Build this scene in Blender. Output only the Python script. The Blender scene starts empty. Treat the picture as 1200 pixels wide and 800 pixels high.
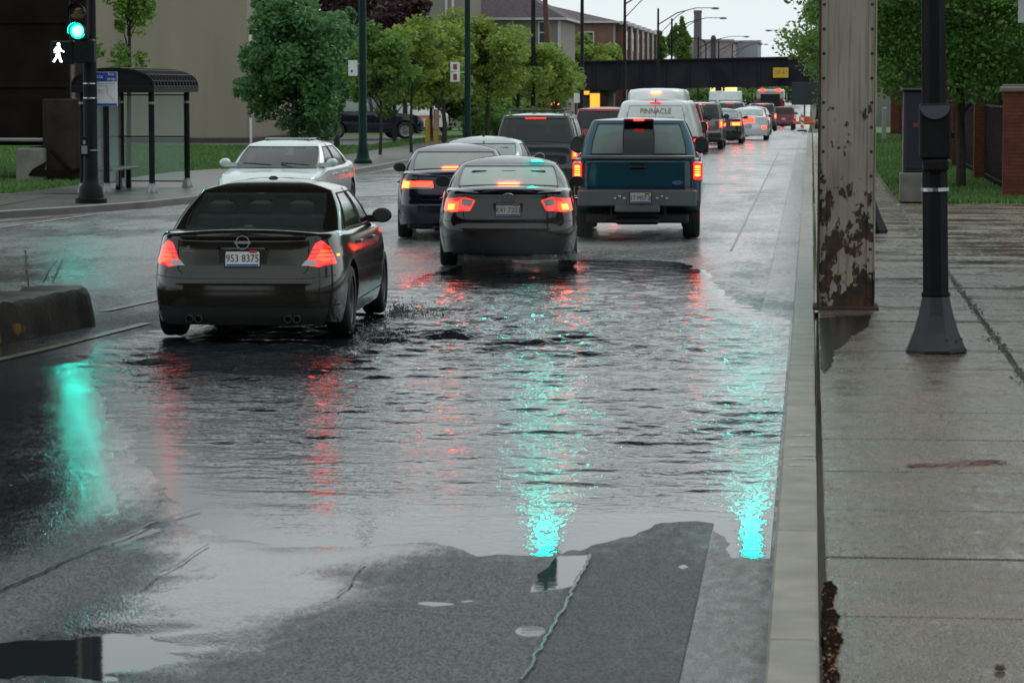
import bpy, bmesh, math, random
import numpy as np
from mathutils import Vector, Matrix, Euler
random.seed(7); rng = np.random.default_rng(7)
SC = bpy.context.scene; COL = SC.collection
R = math.radians

# ------------------------------------------------------------------ camera
F = 3600.0                     # focal length in pixels of a 1200 wide frame
CAM = Vector((0, 0, 2.36))
PITCH = math.atan(300 / F); YAW = math.atan(351 / F * math.cos(PITCH))
cd = bpy.data.cameras.new('camera'); cam = bpy.data.objects.new('camera', cd); COL.objects.link(cam)
cam.location = CAM; cam.rotation_euler = (R(90) - PITCH, 0, YAW)
cd.sensor_width = 36; cd.lens = 36 * F / 1200; cd.clip_end = 5000; cd.clip_start = .1
cd.dof.use_dof = True; cd.dof.focus_distance = 34; cd.dof.aperture_fstop = 9
SC.camera = cam
RM = cam.rotation_euler.to_matrix()

def ray(px, py):
    return RM @ Vector(((px - 600) / F, -(py - 400) / F, -1))
def at(px, py, Y):
    d = ray(px, py); return CAM + d * (Y / d.y)
def ground(px, py, z=0.0):
    d = ray(px, py); return CAM + d * ((z - CAM.z) / d.z)

# ------------------------------------------------------------------ sky and sun (overcast evening)
SUN_EL, SUN_AZ = R(50), R(25)
w = bpy.data.worlds.new('World'); SC.world = w; w.use_nodes = True
nt = w.node_tree; nt.nodes.clear()
out = nt.nodes.new('ShaderNodeOutputWorld'); bg = nt.nodes.new('ShaderNodeBackground')
sky = nt.nodes.new('ShaderNodeTexSky'); sky.sky_type = 'NISHITA'; sky.sun_disc = False
sky.sun_elevation = SUN_EL; sky.sun_rotation = SUN_AZ; sky.air_density = 1.5; sky.dust_density = 3
tc = nt.nodes.new('ShaderNodeTexCoord'); mp = nt.nodes.new('ShaderNodeMapping'); mp.inputs['Scale'].default_value = (1, 1, 3.5)
nz = nt.nodes.new('ShaderNodeTexNoise'); nz.inputs['Scale'].default_value = 1.6; nz.inputs['Detail'].default_value = 5
cr = nt.nodes.new('ShaderNodeValToRGB')
cr.color_ramp.elements[0].position = .3; cr.color_ramp.elements[0].color = (7.2, 8.1, 8.4, 1)
cr.color_ramp.elements[1].position = .75; cr.color_ramp.elements[1].color = (8.4, 9.2, 9.4, 1)
mx = nt.nodes.new('ShaderNodeMixRGB'); mx.inputs[0].default_value = .93
nt.links.new(tc.outputs['Generated'], mp.inputs[0]); nt.links.new(mp.outputs[0], nz.inputs['Vector'])
nt.links.new(nz.outputs['Fac'], cr.inputs[0]); nt.links.new(sky.outputs[0], mx.inputs[1]); nt.links.new(cr.outputs[0], mx.inputs[2])
nt.links.new(mx.outputs[0], bg.inputs[0]); bg.inputs[1].default_value = .1; nt.links.new(bg.outputs[0], out.inputs[0])
sd = bpy.data.lights.new('sun', 'SUN'); sd.energy = .5; sd.angle = R(25); sd.color = (1, .97, .92)
so = bpy.data.objects.new('sun', sd); COL.objects.link(so)
so.rotation_euler = (R(90) - SUN_EL, 0, R(180) - SUN_AZ)
SC.view_settings.view_transform = 'Standard'; SC.view_settings.look = 'None'
SC.view_settings.exposure = .12; SC.view_settings.gamma = 1
SC.cycles.max_bounces = 8; SC.cycles.transparent_max_bounces = 16; SC.cycles.sample_clamp_indirect = 60
SC.cycles.use_denoising = True

# ------------------------------------------------------------------ materials
def mat(name, col, rough=.5, metal=0, var=.12, vscale=3, bump=0, bscale=60, coat=0, emit=None, estr=0, spec=.5, stretch=None, col2=None, thr=None, world=False):
    m = bpy.data.materials.new(name); m.use_nodes = True; n = m.node_tree; b = n.nodes['Principled BSDF']; L = n.links
    b.inputs['Roughness'].default_value = rough; b.inputs['Metallic'].default_value = metal
    b.inputs['Specular IOR Level'].default_value = spec
    b.inputs['Coat Weight'].default_value = coat; b.inputs['Coat Roughness'].default_value = .05
    if world: g = n.nodes.new('ShaderNodeNewGeometry'); src = g.outputs['Position']
    else: g = n.nodes.new('ShaderNodeTexCoord'); src = g.outputs['Object']
    if stretch:
        q = n.nodes.new('ShaderNodeMapping'); q.inputs['Scale'].default_value = stretch; L.new(src, q.inputs[0]); src = q.outputs[0]
    t = n.nodes.new('ShaderNodeTexNoise'); t.inputs['Scale'].default_value = vscale; t.inputs['Detail'].default_value = 6; L.new(src, t.inputs['Vector'])
    r = n.nodes.new('ShaderNodeValToRGB'); e = r.color_ramp.elements
    lo, hi = thr or (.3, .7)
    e[0].position = lo; e[1].position = hi
    c2 = col2 or tuple(c * (1 + var) for c in col); c1 = col if col2 else tuple(c * (1 - var) for c in col)
    e[0].color = (*c1, 1); e[1].color = (*c2, 1)
    L.new(t.outputs['Fac'], r.inputs[0]); L.new(r.outputs[0], b.inputs['Base Color'])
    if bump:
        t2 = n.nodes.new('ShaderNodeTexNoise'); t2.inputs['Scale'].default_value = bscale; t2.inputs['Detail'].default_value = 4
        L.new(src, t2.inputs['Vector']); bp = n.nodes.new('ShaderNodeBump'); bp.inputs['Strength'].default_value = bump; bp.inputs['Distance'].default_value = .01
        L.new(t2.outputs['Fac'], bp.inputs['Height']); L.new(bp.outputs[0], b.inputs['Normal'])
        if coat: L.new(bp.outputs[0], b.inputs['Coat Normal'])
    if emit: b.inputs['Emission Color'].default_value = (*emit, 1); b.inputs['Emission Strength'].default_value = estr
    return m

def glass(name, tint, refl=1.0, fog=0):
    m = bpy.data.materials.new(name); m.use_nodes = True; n = m.node_tree; n.nodes.clear(); L = n.links
    o = n.nodes.new('ShaderNodeOutputMaterial'); t = n.nodes.new('ShaderNodeBsdfTransparent'); t.inputs[0].default_value = (*tint, 1)
    g = n.nodes.new('ShaderNodeBsdfGlossy'); g.inputs['Roughness'].default_value = .03
    fr = n.nodes.new('ShaderNodeFresnel'); fr.inputs[0].default_value = 1.5
    tx = n.nodes.new('ShaderNodeTexCoord'); no = n.nodes.new('ShaderNodeTexNoise'); no.inputs['Scale'].default_value = 90
    bp = n.nodes.new('ShaderNodeBump'); bp.inputs['Strength'].default_value = .12; bp.inputs['Distance'].default_value = .01
    L.new(tx.outputs['Object'], no.inputs['Vector']); L.new(no.outputs['Fac'], bp.inputs['Height']); L.new(bp.outputs[0], g.inputs['Normal'])
    ml = n.nodes.new('ShaderNodeMath'); ml.operation = 'MULTIPLY'; ml.inputs[1].default_value = refl; ml.use_clamp = True
    tsh = t.outputs[0]
    if fog:
        d0 = n.nodes.new('ShaderNodeBsdfTranslucent'); d0.inputs[0].default_value = (.82, 1, .9, 1); d2 = n.nodes.new('ShaderNodeBsdfDiffuse'); d2.inputs[0].default_value = (.82, 1, .9, 1)
        d1 = n.nodes.new('ShaderNodeAddShader'); L.new(d0.outputs[0], d1.inputs[0]); L.new(d2.outputs[0], d1.inputs[1]); fm = n.nodes.new('ShaderNodeMixShader'); fm.inputs[0].default_value = fog
        L.new(t.outputs[0], fm.inputs[1]); L.new(d1.outputs[0], fm.inputs[2]); tsh = fm.outputs[0]
    L.new(fr.outputs[0], ml.inputs[0]); mi = n.nodes.new('ShaderNodeMixShader')
    L.new(ml.outputs[0], mi.inputs[0]); L.new(tsh, mi.inputs[1]); L.new(g.outputs[0], mi.inputs[2]); L.new(mi.outputs[0], o.inputs[0])
    return m

def paint(name, c, metal=.3, rough=.22):
    return mat('paint_' + name, c, rough, metal, var=.08, vscale=1.5, bump=.02, bscale=140, coat=1, spec=.12)

M = {}
M['tyre'] = mat('tyre_rubber', (.018, .018, .018), .55)
M['rim'] = mat('alloy', (.32, .32, .33), .3, .9)
M['darkrim'] = mat('steel_wheel', (.1, .1, .1), .4, .7)
M['black'] = mat('black_plastic', (.018, .018, .02), .4, bump=.05)
M['seam'] = mat('panel_gap', (.005, .005, .005), .7)
M['trim'] = mat('chrome_trim', (.6, .6, .62), .2, 1)
M['interior'] = mat('dark_upholstery', (.03, .03, .032), .8)
M['plate'] = mat('plate_white', (.62, .62, .6), .4)
M['plateblue'] = mat('plate_blue', (.03, .09, .35), .4)
M['platered'] = mat('plate_red', (.5, .03, .03), .4)
M['platetext'] = mat('plate_text', (.07, .03, .05), .5)
M['cglass'] = glass('car_glass', (.62, .72, .68), 1.3, .22)
M['tglass'] = glass('tinted_glass', (.16, .19, .18), 1.4)
M['pglass'] = glass('pale_glass', (.85, .95, .9), .9, .8)
M['mirror'] = mat('mirror_face', (.05, .06, .06), .1, .2)
M['tail'] = mat('tail_lens', (.35, .01, .01), .15, coat=1)
M['tail_dim'] = mat('tail_lens_lit', (.4, .01, .01), .15, emit=(1, .03, .02), estr=1.3, coat=1)
M['tail_on'] = mat('brake_lit', (.5, .02, .02), .2, emit=(1, .02, .008), estr=9)
M['tail_core'] = mat('brake_bulb', (.5, .1, .02), .2, emit=(1, .065, .01), estr=15)
M['clear'] = mat('clear_lens', (.5, .48, .46), .1, coat=1)
M['amber'] = mat('amber_lens', (.7, .25, .02), .2, emit=(1, .35, .03), estr=2.5)
M['head'] = mat('headlight_lens', (.7, .75, .75), .08, .3, coat=1)
M['white'] = mat('white_paint', (.72, .74, .74), .35, bump=.03)

# ------------------------------------------------------------------ mesh helpers
def smooth(me, ang=35):
    me.polygons.foreach_set('use_smooth', [True] * len(me.polygons))
    if hasattr(me, 'set_sharp_from_angle'): me.set_sharp_from_angle(angle=R(ang))

class MB:
    def __init__(s): s.v = []; s.f = []; s.m = []
    def add(s, vs, fs, mi=0, X=None):
        k = len(s.v)
        s.v += [tuple(X @ Vector(p)) for p in vs] if X is not None else [tuple(p) for p in vs]
        s.f += [tuple(k + i for i in f) for f in fs]; s.m += [mi] * len(fs)
    def box(s, x0, x1, y0, y1, z0, z1, mi=0, X=None):
        s.add([(x0, y0, z0), (x1, y0, z0), (x1, y1, z0), (x0, y1, z0), (x0, y0, z1), (x1, y0, z1), (x1, y1, z1), (x0, y1, z1)],
              [(0, 3, 2, 1), (4, 5, 6, 7), (0, 1, 5, 4), (1, 2, 6, 5), (2, 3, 7, 6), (3, 0, 4, 7)], mi, X)
    def cbox(s, x0, x1, y0, y1, z0, z1, b=.02, mi=0, X=None):     # box with chamfered edges
        vs = []; 
        for z, i in ((z0, b), (z0 + b, 0), (z1 - b, 0), (z1, b)):
            for (x, y) in ((x0 + i, y0 + i + b), (x0 + i + b, y0 + i), (x1 - i - b, y0 + i), (x1 - i, y0 + i + b), (x1 - i, y1 - i - b), (x1 - i - b, y1 - i), (x0 + i + b, y1 - i), (x0 + i, y1 - i - b)):
                vs.append((x, y, z))
        fs = [tuple(range(7, -1, -1)), tuple(range(24, 32))]
        for r in range(3):
            for k in range(8): fs.append((r * 8 + k, r * 8 + (k + 1) % 8, r * 8 + 8 + (k + 1) % 8, r * 8 + 8 + k))
        s.add(vs, fs, mi, X)
    def tube(s, pts, rad, n=10, mi=0, cap=True):
        pts = [Vector(p) for p in pts]; rads = rad if isinstance(rad, (list, tuple)) else [rad] * len(pts)
        vs = []; fs = []; up = None
        for i, p in enumerate(pts):
            d = (pts[min(i + 1, len(pts) - 1)] - pts[max(i - 1, 0)]).normalized()
            if up is None: up = Vector((0, 0, 1)) if abs(d.z) < .9 else Vector((1, 0, 0))
            a = d.cross(up).normalized(); b = a.cross(d).normalized(); up = b
            for k in range(n):
                t = 2 * math.pi * (k + .5) / n; vs.append(p + (a * math.cos(t) + b * math.sin(t)) * rads[i])
        for i in range(len(pts) - 1):
            for k in range(n): fs.append((i * n + k, i * n + (k + 1) % n, (i + 1) * n + (k + 1) % n, (i + 1) * n + k))
        if cap: fs += [tuple(range(n - 1, -1, -1)), tuple((len(pts) - 1) * n + k for k in range(n))]
        s.add(vs, [tuple(reversed(f)) for f in fs], mi)
    def lathe(s, prof, c=(0, 0, 0), n=24, mi=0, X=None):           # prof: (r, z) rings about local z
        vs = []; fs = []
        for r, z in prof:
            for k in range(n): t = 2 * math.pi * (k + .5) / n; vs.append((c[0] + r * math.cos(t), c[1] + r * math.sin(t), c[2] + z))
        for i in range(len(prof) - 1):
            for k in range(n): fs.append((i * n + k, i * n + (k + 1) % n, (i + 1) * n + (k + 1) % n, (i + 1) * n + k))
        s.add(vs, fs, mi, X)
    def prism(s, poly, z0, z1, mi=0, X=None):
        n = len(poly); vs = [(x, y, z0) for x, y in poly] + [(x, y, z1) for x, y in poly]
        s.add(vs, [tuple(range(n - 1, -1, -1)), tuple(range(n, 2 * n))] + [(k, (k + 1) % n, n + (k + 1) % n, n + k) for k in range(n)], mi, X)
    def mesh(s, name, mats, sm=None):
        me = bpy.data.meshes.new(name); me.from_pydata(s.v, [], s.f)
        for m in (mats if isinstance(mats, (list, tuple)) else [mats]): me.materials.append(m)
        if any(s.m): me.polygons.foreach_set('material_index', s.m)
        if sm: smooth(me, sm)
        me.update(); return me
    def obj(s, name, mats, parent=None, sm=None): return link(name, s.mesh(name, mats, sm), parent)

def link(name, me, parent=None):
    o = bpy.data.objects.new(name, me); COL.objects.link(o)
    if parent: o.parent = parent
    return o
def tag(o, label=None, cat=None, group=None, kind=None):
    if label: o['label'] = label
    if cat: o['category'] = cat
    if group: o['group'] = group
    if kind: o['kind'] = kind
    return o
def empty(name, loc=(0, 0, 0), rz=0, label=None, cat=None, group=None):
    o = bpy.data.objects.new(name, None); COL.objects.link(o); o.location = loc; o.rotation_euler = (0, 0, rz)
    o.empty_display_size = .2
    return tag(o, label, cat, group)
def copy_tree(o, parent=None):
    c = o.copy(); COL.objects.link(c); c.parent = parent
    for ch in list(o.children): copy_tree(ch, c)
    return c
def np_mesh(name, V, Fq, mats, sm=None, attrs=None):
    me = bpy.data.meshes.new(name); V = np.asarray(V, np.float32); Fq = np.asarray(Fq, np.int32); k = Fq.shape[1]
    me.vertices.add(len(V)); me.vertices.foreach_set('co', V.ravel())
    me.loops.add(Fq.size); me.loops.foreach_set('vertex_index', Fq.ravel())
    me.polygons.add(len(Fq)); me.polygons.foreach_set('loop_start', np.arange(0, Fq.size, k, dtype=np.int32))
    me.polygons.foreach_set('loop_total', np.full(len(Fq), k, np.int32))
    for m in (mats if isinstance(mats, (list, tuple)) else [mats]): me.materials.append(m)
    for nm, a in (attrs or {}).items():
        at_ = me.attributes.new(nm, 'FLOAT', 'POINT'); at_.data.foreach_set('value', np.asarray(a, np.float32))
    me.update(calc_edges=True); me.validate()
    if sm: me.polygons.foreach_set('use_smooth', np.ones(len(Fq), bool))
    return me
def text(s, size, m, parent, loc, rot=(R(90), 0, 0), name='lettering', depth=.001, sx=1, align='CENTER'):
    cu = bpy.data.curves.new(name, 'FONT'); cu.body = s; cu.size = size; cu.align_x = align; cu.align_y = 'CENTER'; cu.extrude = depth; cu.resolution_u = 3
    t = bpy.data.objects.new('tmp', cu); COL.objects.link(t)
    me = bpy.data.meshes.new_from_object(t.evaluated_get(bpy.context.evaluated_depsgraph_get()))
    bpy.data.objects.remove(t); me.name = name; me.materials.clear(); me.materials.append(m)
    o = link(name, me, parent); o.location = loc; o.rotation_euler = rot; o.scale = (sx, 1, 1); return o

def zg(Y):                                                         # the road dips towards the railway bridge
    Y = np.asarray(Y, float)
    s = lambda t: (lambda c: c * c * (3 - 2 * c))(np.clip(t, 0, 1))
    return -1.4 * s((Y - 120) / 180) + 1.2 * s((Y - 320) / 200)
def zf(Y): return float(zg(Y))

# cheap value noise in numpy
def vnoise(x, y, seed=0):
    x = np.asarray(x, float); y = np.asarray(y, float); xi = np.floor(x).astype(int); yi = np.floor(y).astype(int)
    fx = x - xi; fy = y - yi; fx = fx * fx * (3 - 2 * fx); fy = fy * fy * (3 - 2 * fy)
    def h(a, b):
        n = (a * 374761393 + b * 668265263 + seed * 974711) & 0x7fffffff
        n = ((n ^ (n >> 13)) * 1274126177) & 0x7fffffff
        return ((n ^ (n >> 16)) & 0xffff) / 65535.0
    return (h(xi, yi) * (1 - fx) + h(xi + 1, yi) * fx) * (1 - fy) + (h(xi, yi + 1) * (1 - fx) + h(xi + 1, yi + 1) * fx) * fy
def fbm(x, y, o=4, seed=0):
    s = 0; a = .5
    for k in range(o): s = s + a * (vnoise(x * 2 ** k, y * 2 ** k, seed + k) - .5) * 2; a *= .5
    return s
def sdf(P, X, Y):                                                  # signed distance, positive inside
    d = np.full(X.shape, 1e9); ins = np.zeros(X.shape, bool); n = len(P)
    for i in range(n):
        ax, ay = P[i]; bx, by = P[(i + 1) % n]; ex, ey = bx - ax, by - ay
        t = np.clip(((X - ax) * ex + (Y - ay) * ey) / (ex * ex + ey * ey + 1e-12), 0, 1)
        d = np.minimum(d, np.hypot(X - ax - t * ex, Y - ay - t * ey))
        c = ((ay > Y) != (by > Y)) & (X < (bx - ax) * (Y - ay) / ((by - ay) if by != ay else 1e-9) + ax); ins ^= c
    return np.where(ins, d, -d)
def pxpoly(pts): return [tuple(ground(*p)[:2]) for p in pts]
# ================================================================== ground, road, water
PUD = pxpoly([(90, 418), (130, 402), (175, 388), (300, 368), (430, 345), (500, 322), (560, 306), (700, 304), (800, 306), (832, 322), (846, 345), (900, 368), (960, 388),
              (950, 560), (925, 655), (842, 656), (836, 630), (815, 611), (752, 611), (742, 628), (700, 640), (655, 652), (560, 652), (500, 634),
              (420, 640), (330, 642), (250, 625), (205, 596), (165, 550), (135, 500), (110, 450)])
SMALL = [pxpoly([(622, 694), (632, 672), (654, 652), (692, 650), (676, 684), (648, 690)]), pxpoly([(602, 738), (614, 732), (634, 734), (640, 740), (628, 746), (608, 745)]),
         pxpoly([(785, 658), (800, 661), (808, 665), (798, 666)]), pxpoly([(480, 706), (505, 704), (540, 707), (510, 711)]), pxpoly([(540, 702), (565, 703), (545, 706)]),
         pxpoly([(-60, 752), (75, 750), (150, 742), (190, 744), (225, 756), (215, 768), (180, 780), (120, 795), (-60, 800)]), pxpoly([(120, 638), (170, 618), (190, 620), (140, 640)])]
FILM = pxpoly([(190, 590), (230, 560), (330, 560), (500, 600), (505, 640), (440, 668), (420, 700), (370, 725), (310, 770), (240, 792), (60, 800), (70, 752), (150, 712), (190, 650)])
def wetness(X, Y):
    s = sdf(FILM, X, Y) + .35 * fbm(X * 1.3, Y * 1.3, 4, 3)
    film = np.clip(s / 1.0 + .55, 0, 1) * 1.25
    p = np.clip((sdf(PUD, X, Y) + .9) / 1.2, 0, 1) * np.where(Y > 30, 1, .75)
    nn = fbm(X * .9, Y * .35, 4, 11)
    far = np.clip((Y - 26) / 10, 0, 1) * (.62 + .25 * nn)
    left = np.clip((-3.0 - X) / 1.0, 0, 1) * np.clip((Y - 11.5) / 5, 0, 1) * np.clip((31 - Y) / 5, 0, 1) * (.98 + .2 * nn)
    base = .2 + .15 * nn
    streak = np.clip(fbm(X * 8 + Y * 1.5, Y * .9, 3, 5) - .25, 0, 1) * 1.2 * np.clip(1 - (X + .5) / -4, 0, 1) * 0
    return np.clip(np.maximum.reduce([film, p * .8, far, left, base]), 0, 1.35)
def road_h(X, Y):
    lf = np.clip((-3.2 - X) / 1.0, 0, 1); s = sdf(PUD, X, Y) + (.16 - .06 * lf) * fbm(X * 2.2, Y * 1.1, 5, 21) + .05 * fbm(X * 11, Y * 6, 2, 31)
    h = .006 - .03 * (lambda t: t * t * (3 - 2 * t))(np.clip(s / 1.3 + .27, 0, 1))
    for k, q in enumerate(SMALL):
        sq = sdf(q, X, Y) + (.16 if k == 5 else .02) * fbm(X * (4 if k == 5 else 12), Y * 6, 4, 51 + k)
        wd_ = .5 if k == 5 else .12; h = np.minimum(h, .006 - .012 * np.clip(sq / wd_ + .5, 0, 1))
    # water standing in the long joint
    jx = -1.13 + .005 * fbm(Y * 2, Y * 0 + 3, 3, 9)
    j = np.exp(-((X - jx) / .018) ** 2) * (Y < 15.6) * np.clip(.35 + fbm(Y * 1.1, Y * 0, 3, 77), 0, .8)
    h = h - .014 * j
    return h + .0009 * fbm(X * 25, Y * 9, 2, 41)

def lines(*segs):
    o = []
    for a, b, st in segs:
        n = max(1, int(round((b - a) / st))); o += list(np.linspace(a, b, n, endpoint=False))
    o.append(segs[-1][1]); return np.array(o)
def ysteps(y0, y1, k):                                            # rows that get longer with distance
    o = [y0]
    while o[-1] < y1: o.append(o[-1] + k * o[-1] ** 2)
    return np.array(o)
def grid(xs, ys, keep=None):
    X, Y = np.meshgrid(xs, ys); nx = len(xs); ny = len(ys)
    i, j = np.meshgrid(np.arange(nx - 1), np.arange(ny - 1)); a = (j * nx + i).ravel()
    Q = np.stack([a, a + 1, a + nx + 1, a + nx], 1)
    return X.ravel(), Y.ravel(), Q

def pavement_mat(name, dry, wetc, grain=220, concrete=False):
    m = bpy.data.materials.new(name); m.use_nodes = True; n = m.node_tree; L = n.links; b = n.nodes['Principled BSDF']
    g = n.nodes.new('ShaderNodeNewGeometry'); a = n.nodes.new('ShaderNodeAttribute'); a.attribute_name = 'wet'
    def noise(sc, det, st=None):
        t = n.nodes.new('ShaderNodeTexNoise'); t.inputs['Scale'].default_value = sc; t.inputs['Detail'].default_value = det
        if st:
            q = n.nodes.new('ShaderNodeMapping'); q.inputs['Scale'].default_value = st; L.new(g.outputs['Position'], q.inputs[0]); L.new(q.outputs[0], t.inputs['Vector'])
        else: L.new(g.outputs['Position'], t.inputs['Vector'])
        return t.outputs['Fac']
    def math_(op, x, y, cl=False):
        q = n.nodes.new('ShaderNodeMath'); q.operation = op; q.use_clamp = cl
        for k, s in enumerate((x, y)):
            if isinstance(s, (int, float)): q.inputs[k].default_value = s
            else: L.new(s, q.inputs[k])
        return q.outputs[0]
    n1 = noise(2.2, 8, (1, .35, 1)); n2 = noise(grain, 3, (1, .4, 1)); n3 = noise(14, 5, (1, .4, 1)); n4 = noise(70, 3)
    w_ = math_('ADD', a.outputs['Fac'], math_('MULTIPLY', math_('SUBTRACT', n1, .5), .5))
    w_ = math_('ADD', w_, math_('MULTIPLY', math_('SUBTRACT', n3, .5), .55))
    w_ = math_('ADD', w_, math_('MULTIPLY', math_('SUBTRACT', n4, .5), .6), True)
    mr = n.nodes.new('ShaderNodeMapRange'); mr.interpolation_type = 'SMOOTHSTEP'; L.new(w_, mr.inputs[0])
    mr.inputs[1].default_value = .2; mr.inputs[2].default_value = .9; mr.inputs[3].default_value = .58; mr.inputs[4].default_value = .07
    L.new(mr.outputs[0], b.inputs['Roughness'])
    c = n.nodes.new('ShaderNodeMixRGB'); c.inputs[1].default_value = (*dry, 1); c.inputs[2].default_value = (*wetc, 1); L.new(w_, c.inputs[0])
    c2 = n.nodes.new('ShaderNodeMixRGB'); c2.blend_type = 'MULTIPLY'; c2.inputs[0].default_value = 1; L.new(c.outputs[0], c2.inputs[1])
    rr = n.nodes.new('ShaderNodeValToRGB'); rr.color_ramp.elements[0].position = .4; rr.color_ramp.elements[0].color = (.3, .3, .31, 1)
    rr.color_ramp.elements[1].position = .6; rr.color_ramp.elements[1].color = (2.1, 2.1, 2.1, 1); L.new(n2, rr.inputs[0])
    L.new(rr.outputs[0], c2.inputs[2])
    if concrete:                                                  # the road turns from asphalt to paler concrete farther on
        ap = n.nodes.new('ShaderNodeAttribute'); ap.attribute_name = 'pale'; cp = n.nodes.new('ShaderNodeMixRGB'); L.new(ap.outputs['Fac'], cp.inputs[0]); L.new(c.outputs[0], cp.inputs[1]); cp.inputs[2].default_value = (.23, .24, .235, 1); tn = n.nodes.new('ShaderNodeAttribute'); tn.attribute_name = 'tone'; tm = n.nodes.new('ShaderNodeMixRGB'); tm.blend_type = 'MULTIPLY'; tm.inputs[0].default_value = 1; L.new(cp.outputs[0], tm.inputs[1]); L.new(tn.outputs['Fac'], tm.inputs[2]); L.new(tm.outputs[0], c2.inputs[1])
    c3 = n.nodes.new('ShaderNodeMixRGB'); c3.blend_type = 'MULTIPLY'; c3.inputs[0].default_value = .5; L.new(c2.outputs[0], c3.inputs[1])
    r3 = n.nodes.new('ShaderNodeValToRGB'); r3.color_ramp.elements[0].position = .35; r3.color_ramp.elements[0].color = (.5, .5, .5, 1); r3.color_ramp.elements[1].position = .65
    L.new(n3, r3.inputs[0]); L.new(r3.outputs[0], c3.inputs[2]); L.new(c3.outputs[0], b.inputs['Base Color'])
    bp = n.nodes.new('ShaderNodeBump'); bp.inputs['Distance'].default_value = .008; L.new(n2, bp.inputs['Height'])
    L.new(math_('MULTIPLY', math_('SUBTRACT', 1.15, w_), .9, True), bp.inputs['Strength']); L.new(bp.outputs[0], b.inputs['Normal'])
    b.inputs['Specular IOR Level'].default_value = .45
    return m
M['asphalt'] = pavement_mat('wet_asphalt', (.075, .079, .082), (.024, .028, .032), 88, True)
M['gutter'] = pavement_mat('gutter_concrete', (.15, .145, .135), (.09, .088, .085), 160)

xs = lines((-90, -12.4, 6), (-12.4, -9, .3), (-9, -.52, .045)); xs = np.append(xs, -.505)
ys = np.concatenate([np.array([-20., 0, 6, 8.5, 10]), ysteps(10.6, 44, .00028)[:], lines((44.6, 60, .3), (60, 130, 2), (130, 620, 6))])
X, Y, Q = grid(xs, ys)
cx = X[Q].mean(1); cy = Y[Q].mean(1); Q = Q[(cx > -13.4) | (cy < 62)]
H = np.where((Y > 8) & (Y < 46) & (X > -9.5), road_h(X, Y), .006)
Z = H + zg(Y)
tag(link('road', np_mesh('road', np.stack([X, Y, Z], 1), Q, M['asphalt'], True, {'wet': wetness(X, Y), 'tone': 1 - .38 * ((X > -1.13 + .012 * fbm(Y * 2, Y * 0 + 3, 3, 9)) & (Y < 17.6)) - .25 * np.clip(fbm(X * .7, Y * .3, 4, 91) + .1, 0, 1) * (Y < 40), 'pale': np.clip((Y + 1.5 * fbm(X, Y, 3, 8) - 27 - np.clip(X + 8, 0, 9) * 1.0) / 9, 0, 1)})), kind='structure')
xg = np.linspace(-.502, -.162, 8); X, Y, Q = grid(xg, ys)
Z = np.where((Y > 8) & (Y < 46), road_h(X, Y) - .001, .005) + zg(Y)
wt = np.where(Y < 15.7, .45, wetness(X, Y)) + .1
tag(link('gutter', np_mesh('gutter', np.stack([X, Y, Z], 1), Q, M['gutter'], True, {'wet': wt})), kind='structure')

# ---- the water standing on the road: real waves
xw = np.arange(-9.3, -.1615, .034); yw = ysteps(9.5, 44, .00006)
yw = yw[np.concatenate([[True], np.diff(yw) > 0])]
X, Y, Q = grid(xw, yw)
S = sdf(PUD, X, Y)
near_small = np.zeros(X.shape, bool)
for q in SMALL: near_small |= sdf(q, X, Y) > -.15
joint = (np.abs(X + 1.13) < .12) & (Y < 15.8)
Q = Q[((S > -.9) | near_small | joint)[Q].any(1)]
wx = X + .25 * fbm(X * .8, Y * .8, 3, 61); wy = Y + .3 * fbm(X * .7, Y * .9, 3, 62)
hw = np.zeros(X.shape); hc = np.zeros(X.shape)
for k in range(46):                                               # wind and wheel ripples
    lam = .16 * (1.07 ** k) if k < 26 else .15 + .3 * random.random(); kk = 2 * math.pi / lam
    th = R(90) + random.gauss(0, .55); ph = random.random() * 6.28; ridge = np.sin(kk * (wx * math.cos(th) + wy * math.sin(th)) + ph)
    hw += (lam ** .85) * .0040 * (ridge - .25 * np.cos(2 * np.arcsin(np.clip(ridge, -1, 1))))
# bow waves of the passing saloon: arcs that run out from its path
for (ox, oy, lam, am) in ((-4.3, 30.5, .42, .006), (-3.6, 38, .5, .005), (-6.0, 29, .3, .004)):
    r = np.hypot(wx - ox, wy - oy); hc += am * np.sin(2 * math.pi * r / lam) * np.exp(-r / 9)
calm = np.clip((Y - 16.2) / 4.5, .05, 1)
nis = np.exp(-(np.hypot((X + 4.6) / 2.6, (Y - 29) / 5.5)) ** 2)
patch = .55 + .75 * np.clip(fbm(X * .6, Y * .45, 3, 71) + .4, 0, 1)
rightchop = np.exp(-(((X + 1.0) / .9) ** 2 + ((Y - 21.5) / 2.2) ** 2))
amp = calm * patch * (.47 + 1.1 * nis + .3 * rightchop) * np.clip((S + .15) / .8, 0, 1) * np.clip(1.25 - (Y - 30) / 18, .5, 1)
Z = hw * amp + hc * calm * np.clip((S + .1) / 1.0, 0, 1)
soft = np.clip(1 - (X - np.interp(Y, [14, 17, 22, 29], [-3.3, -3.6, -4.9, -6.5])) / 1.1, 0, 1) * (Y < 30) * (Y > 15)
wm = bpy.data.materials.new('puddle_water'); wm.use_nodes = True; n = wm.node_tree; b = n.nodes['Principled BSDF']
b.inputs['Base Color'].default_value = (.016, .02, .022, 1); b.inputs['Roughness'].default_value = .035; b.inputs['IOR'].default_value = 1.33
g = n.nodes.new('ShaderNodeNewGeometry'); at_ = n.nodes.new('ShaderNodeAttribute'); at_.attribute_name = 'chop'
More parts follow.
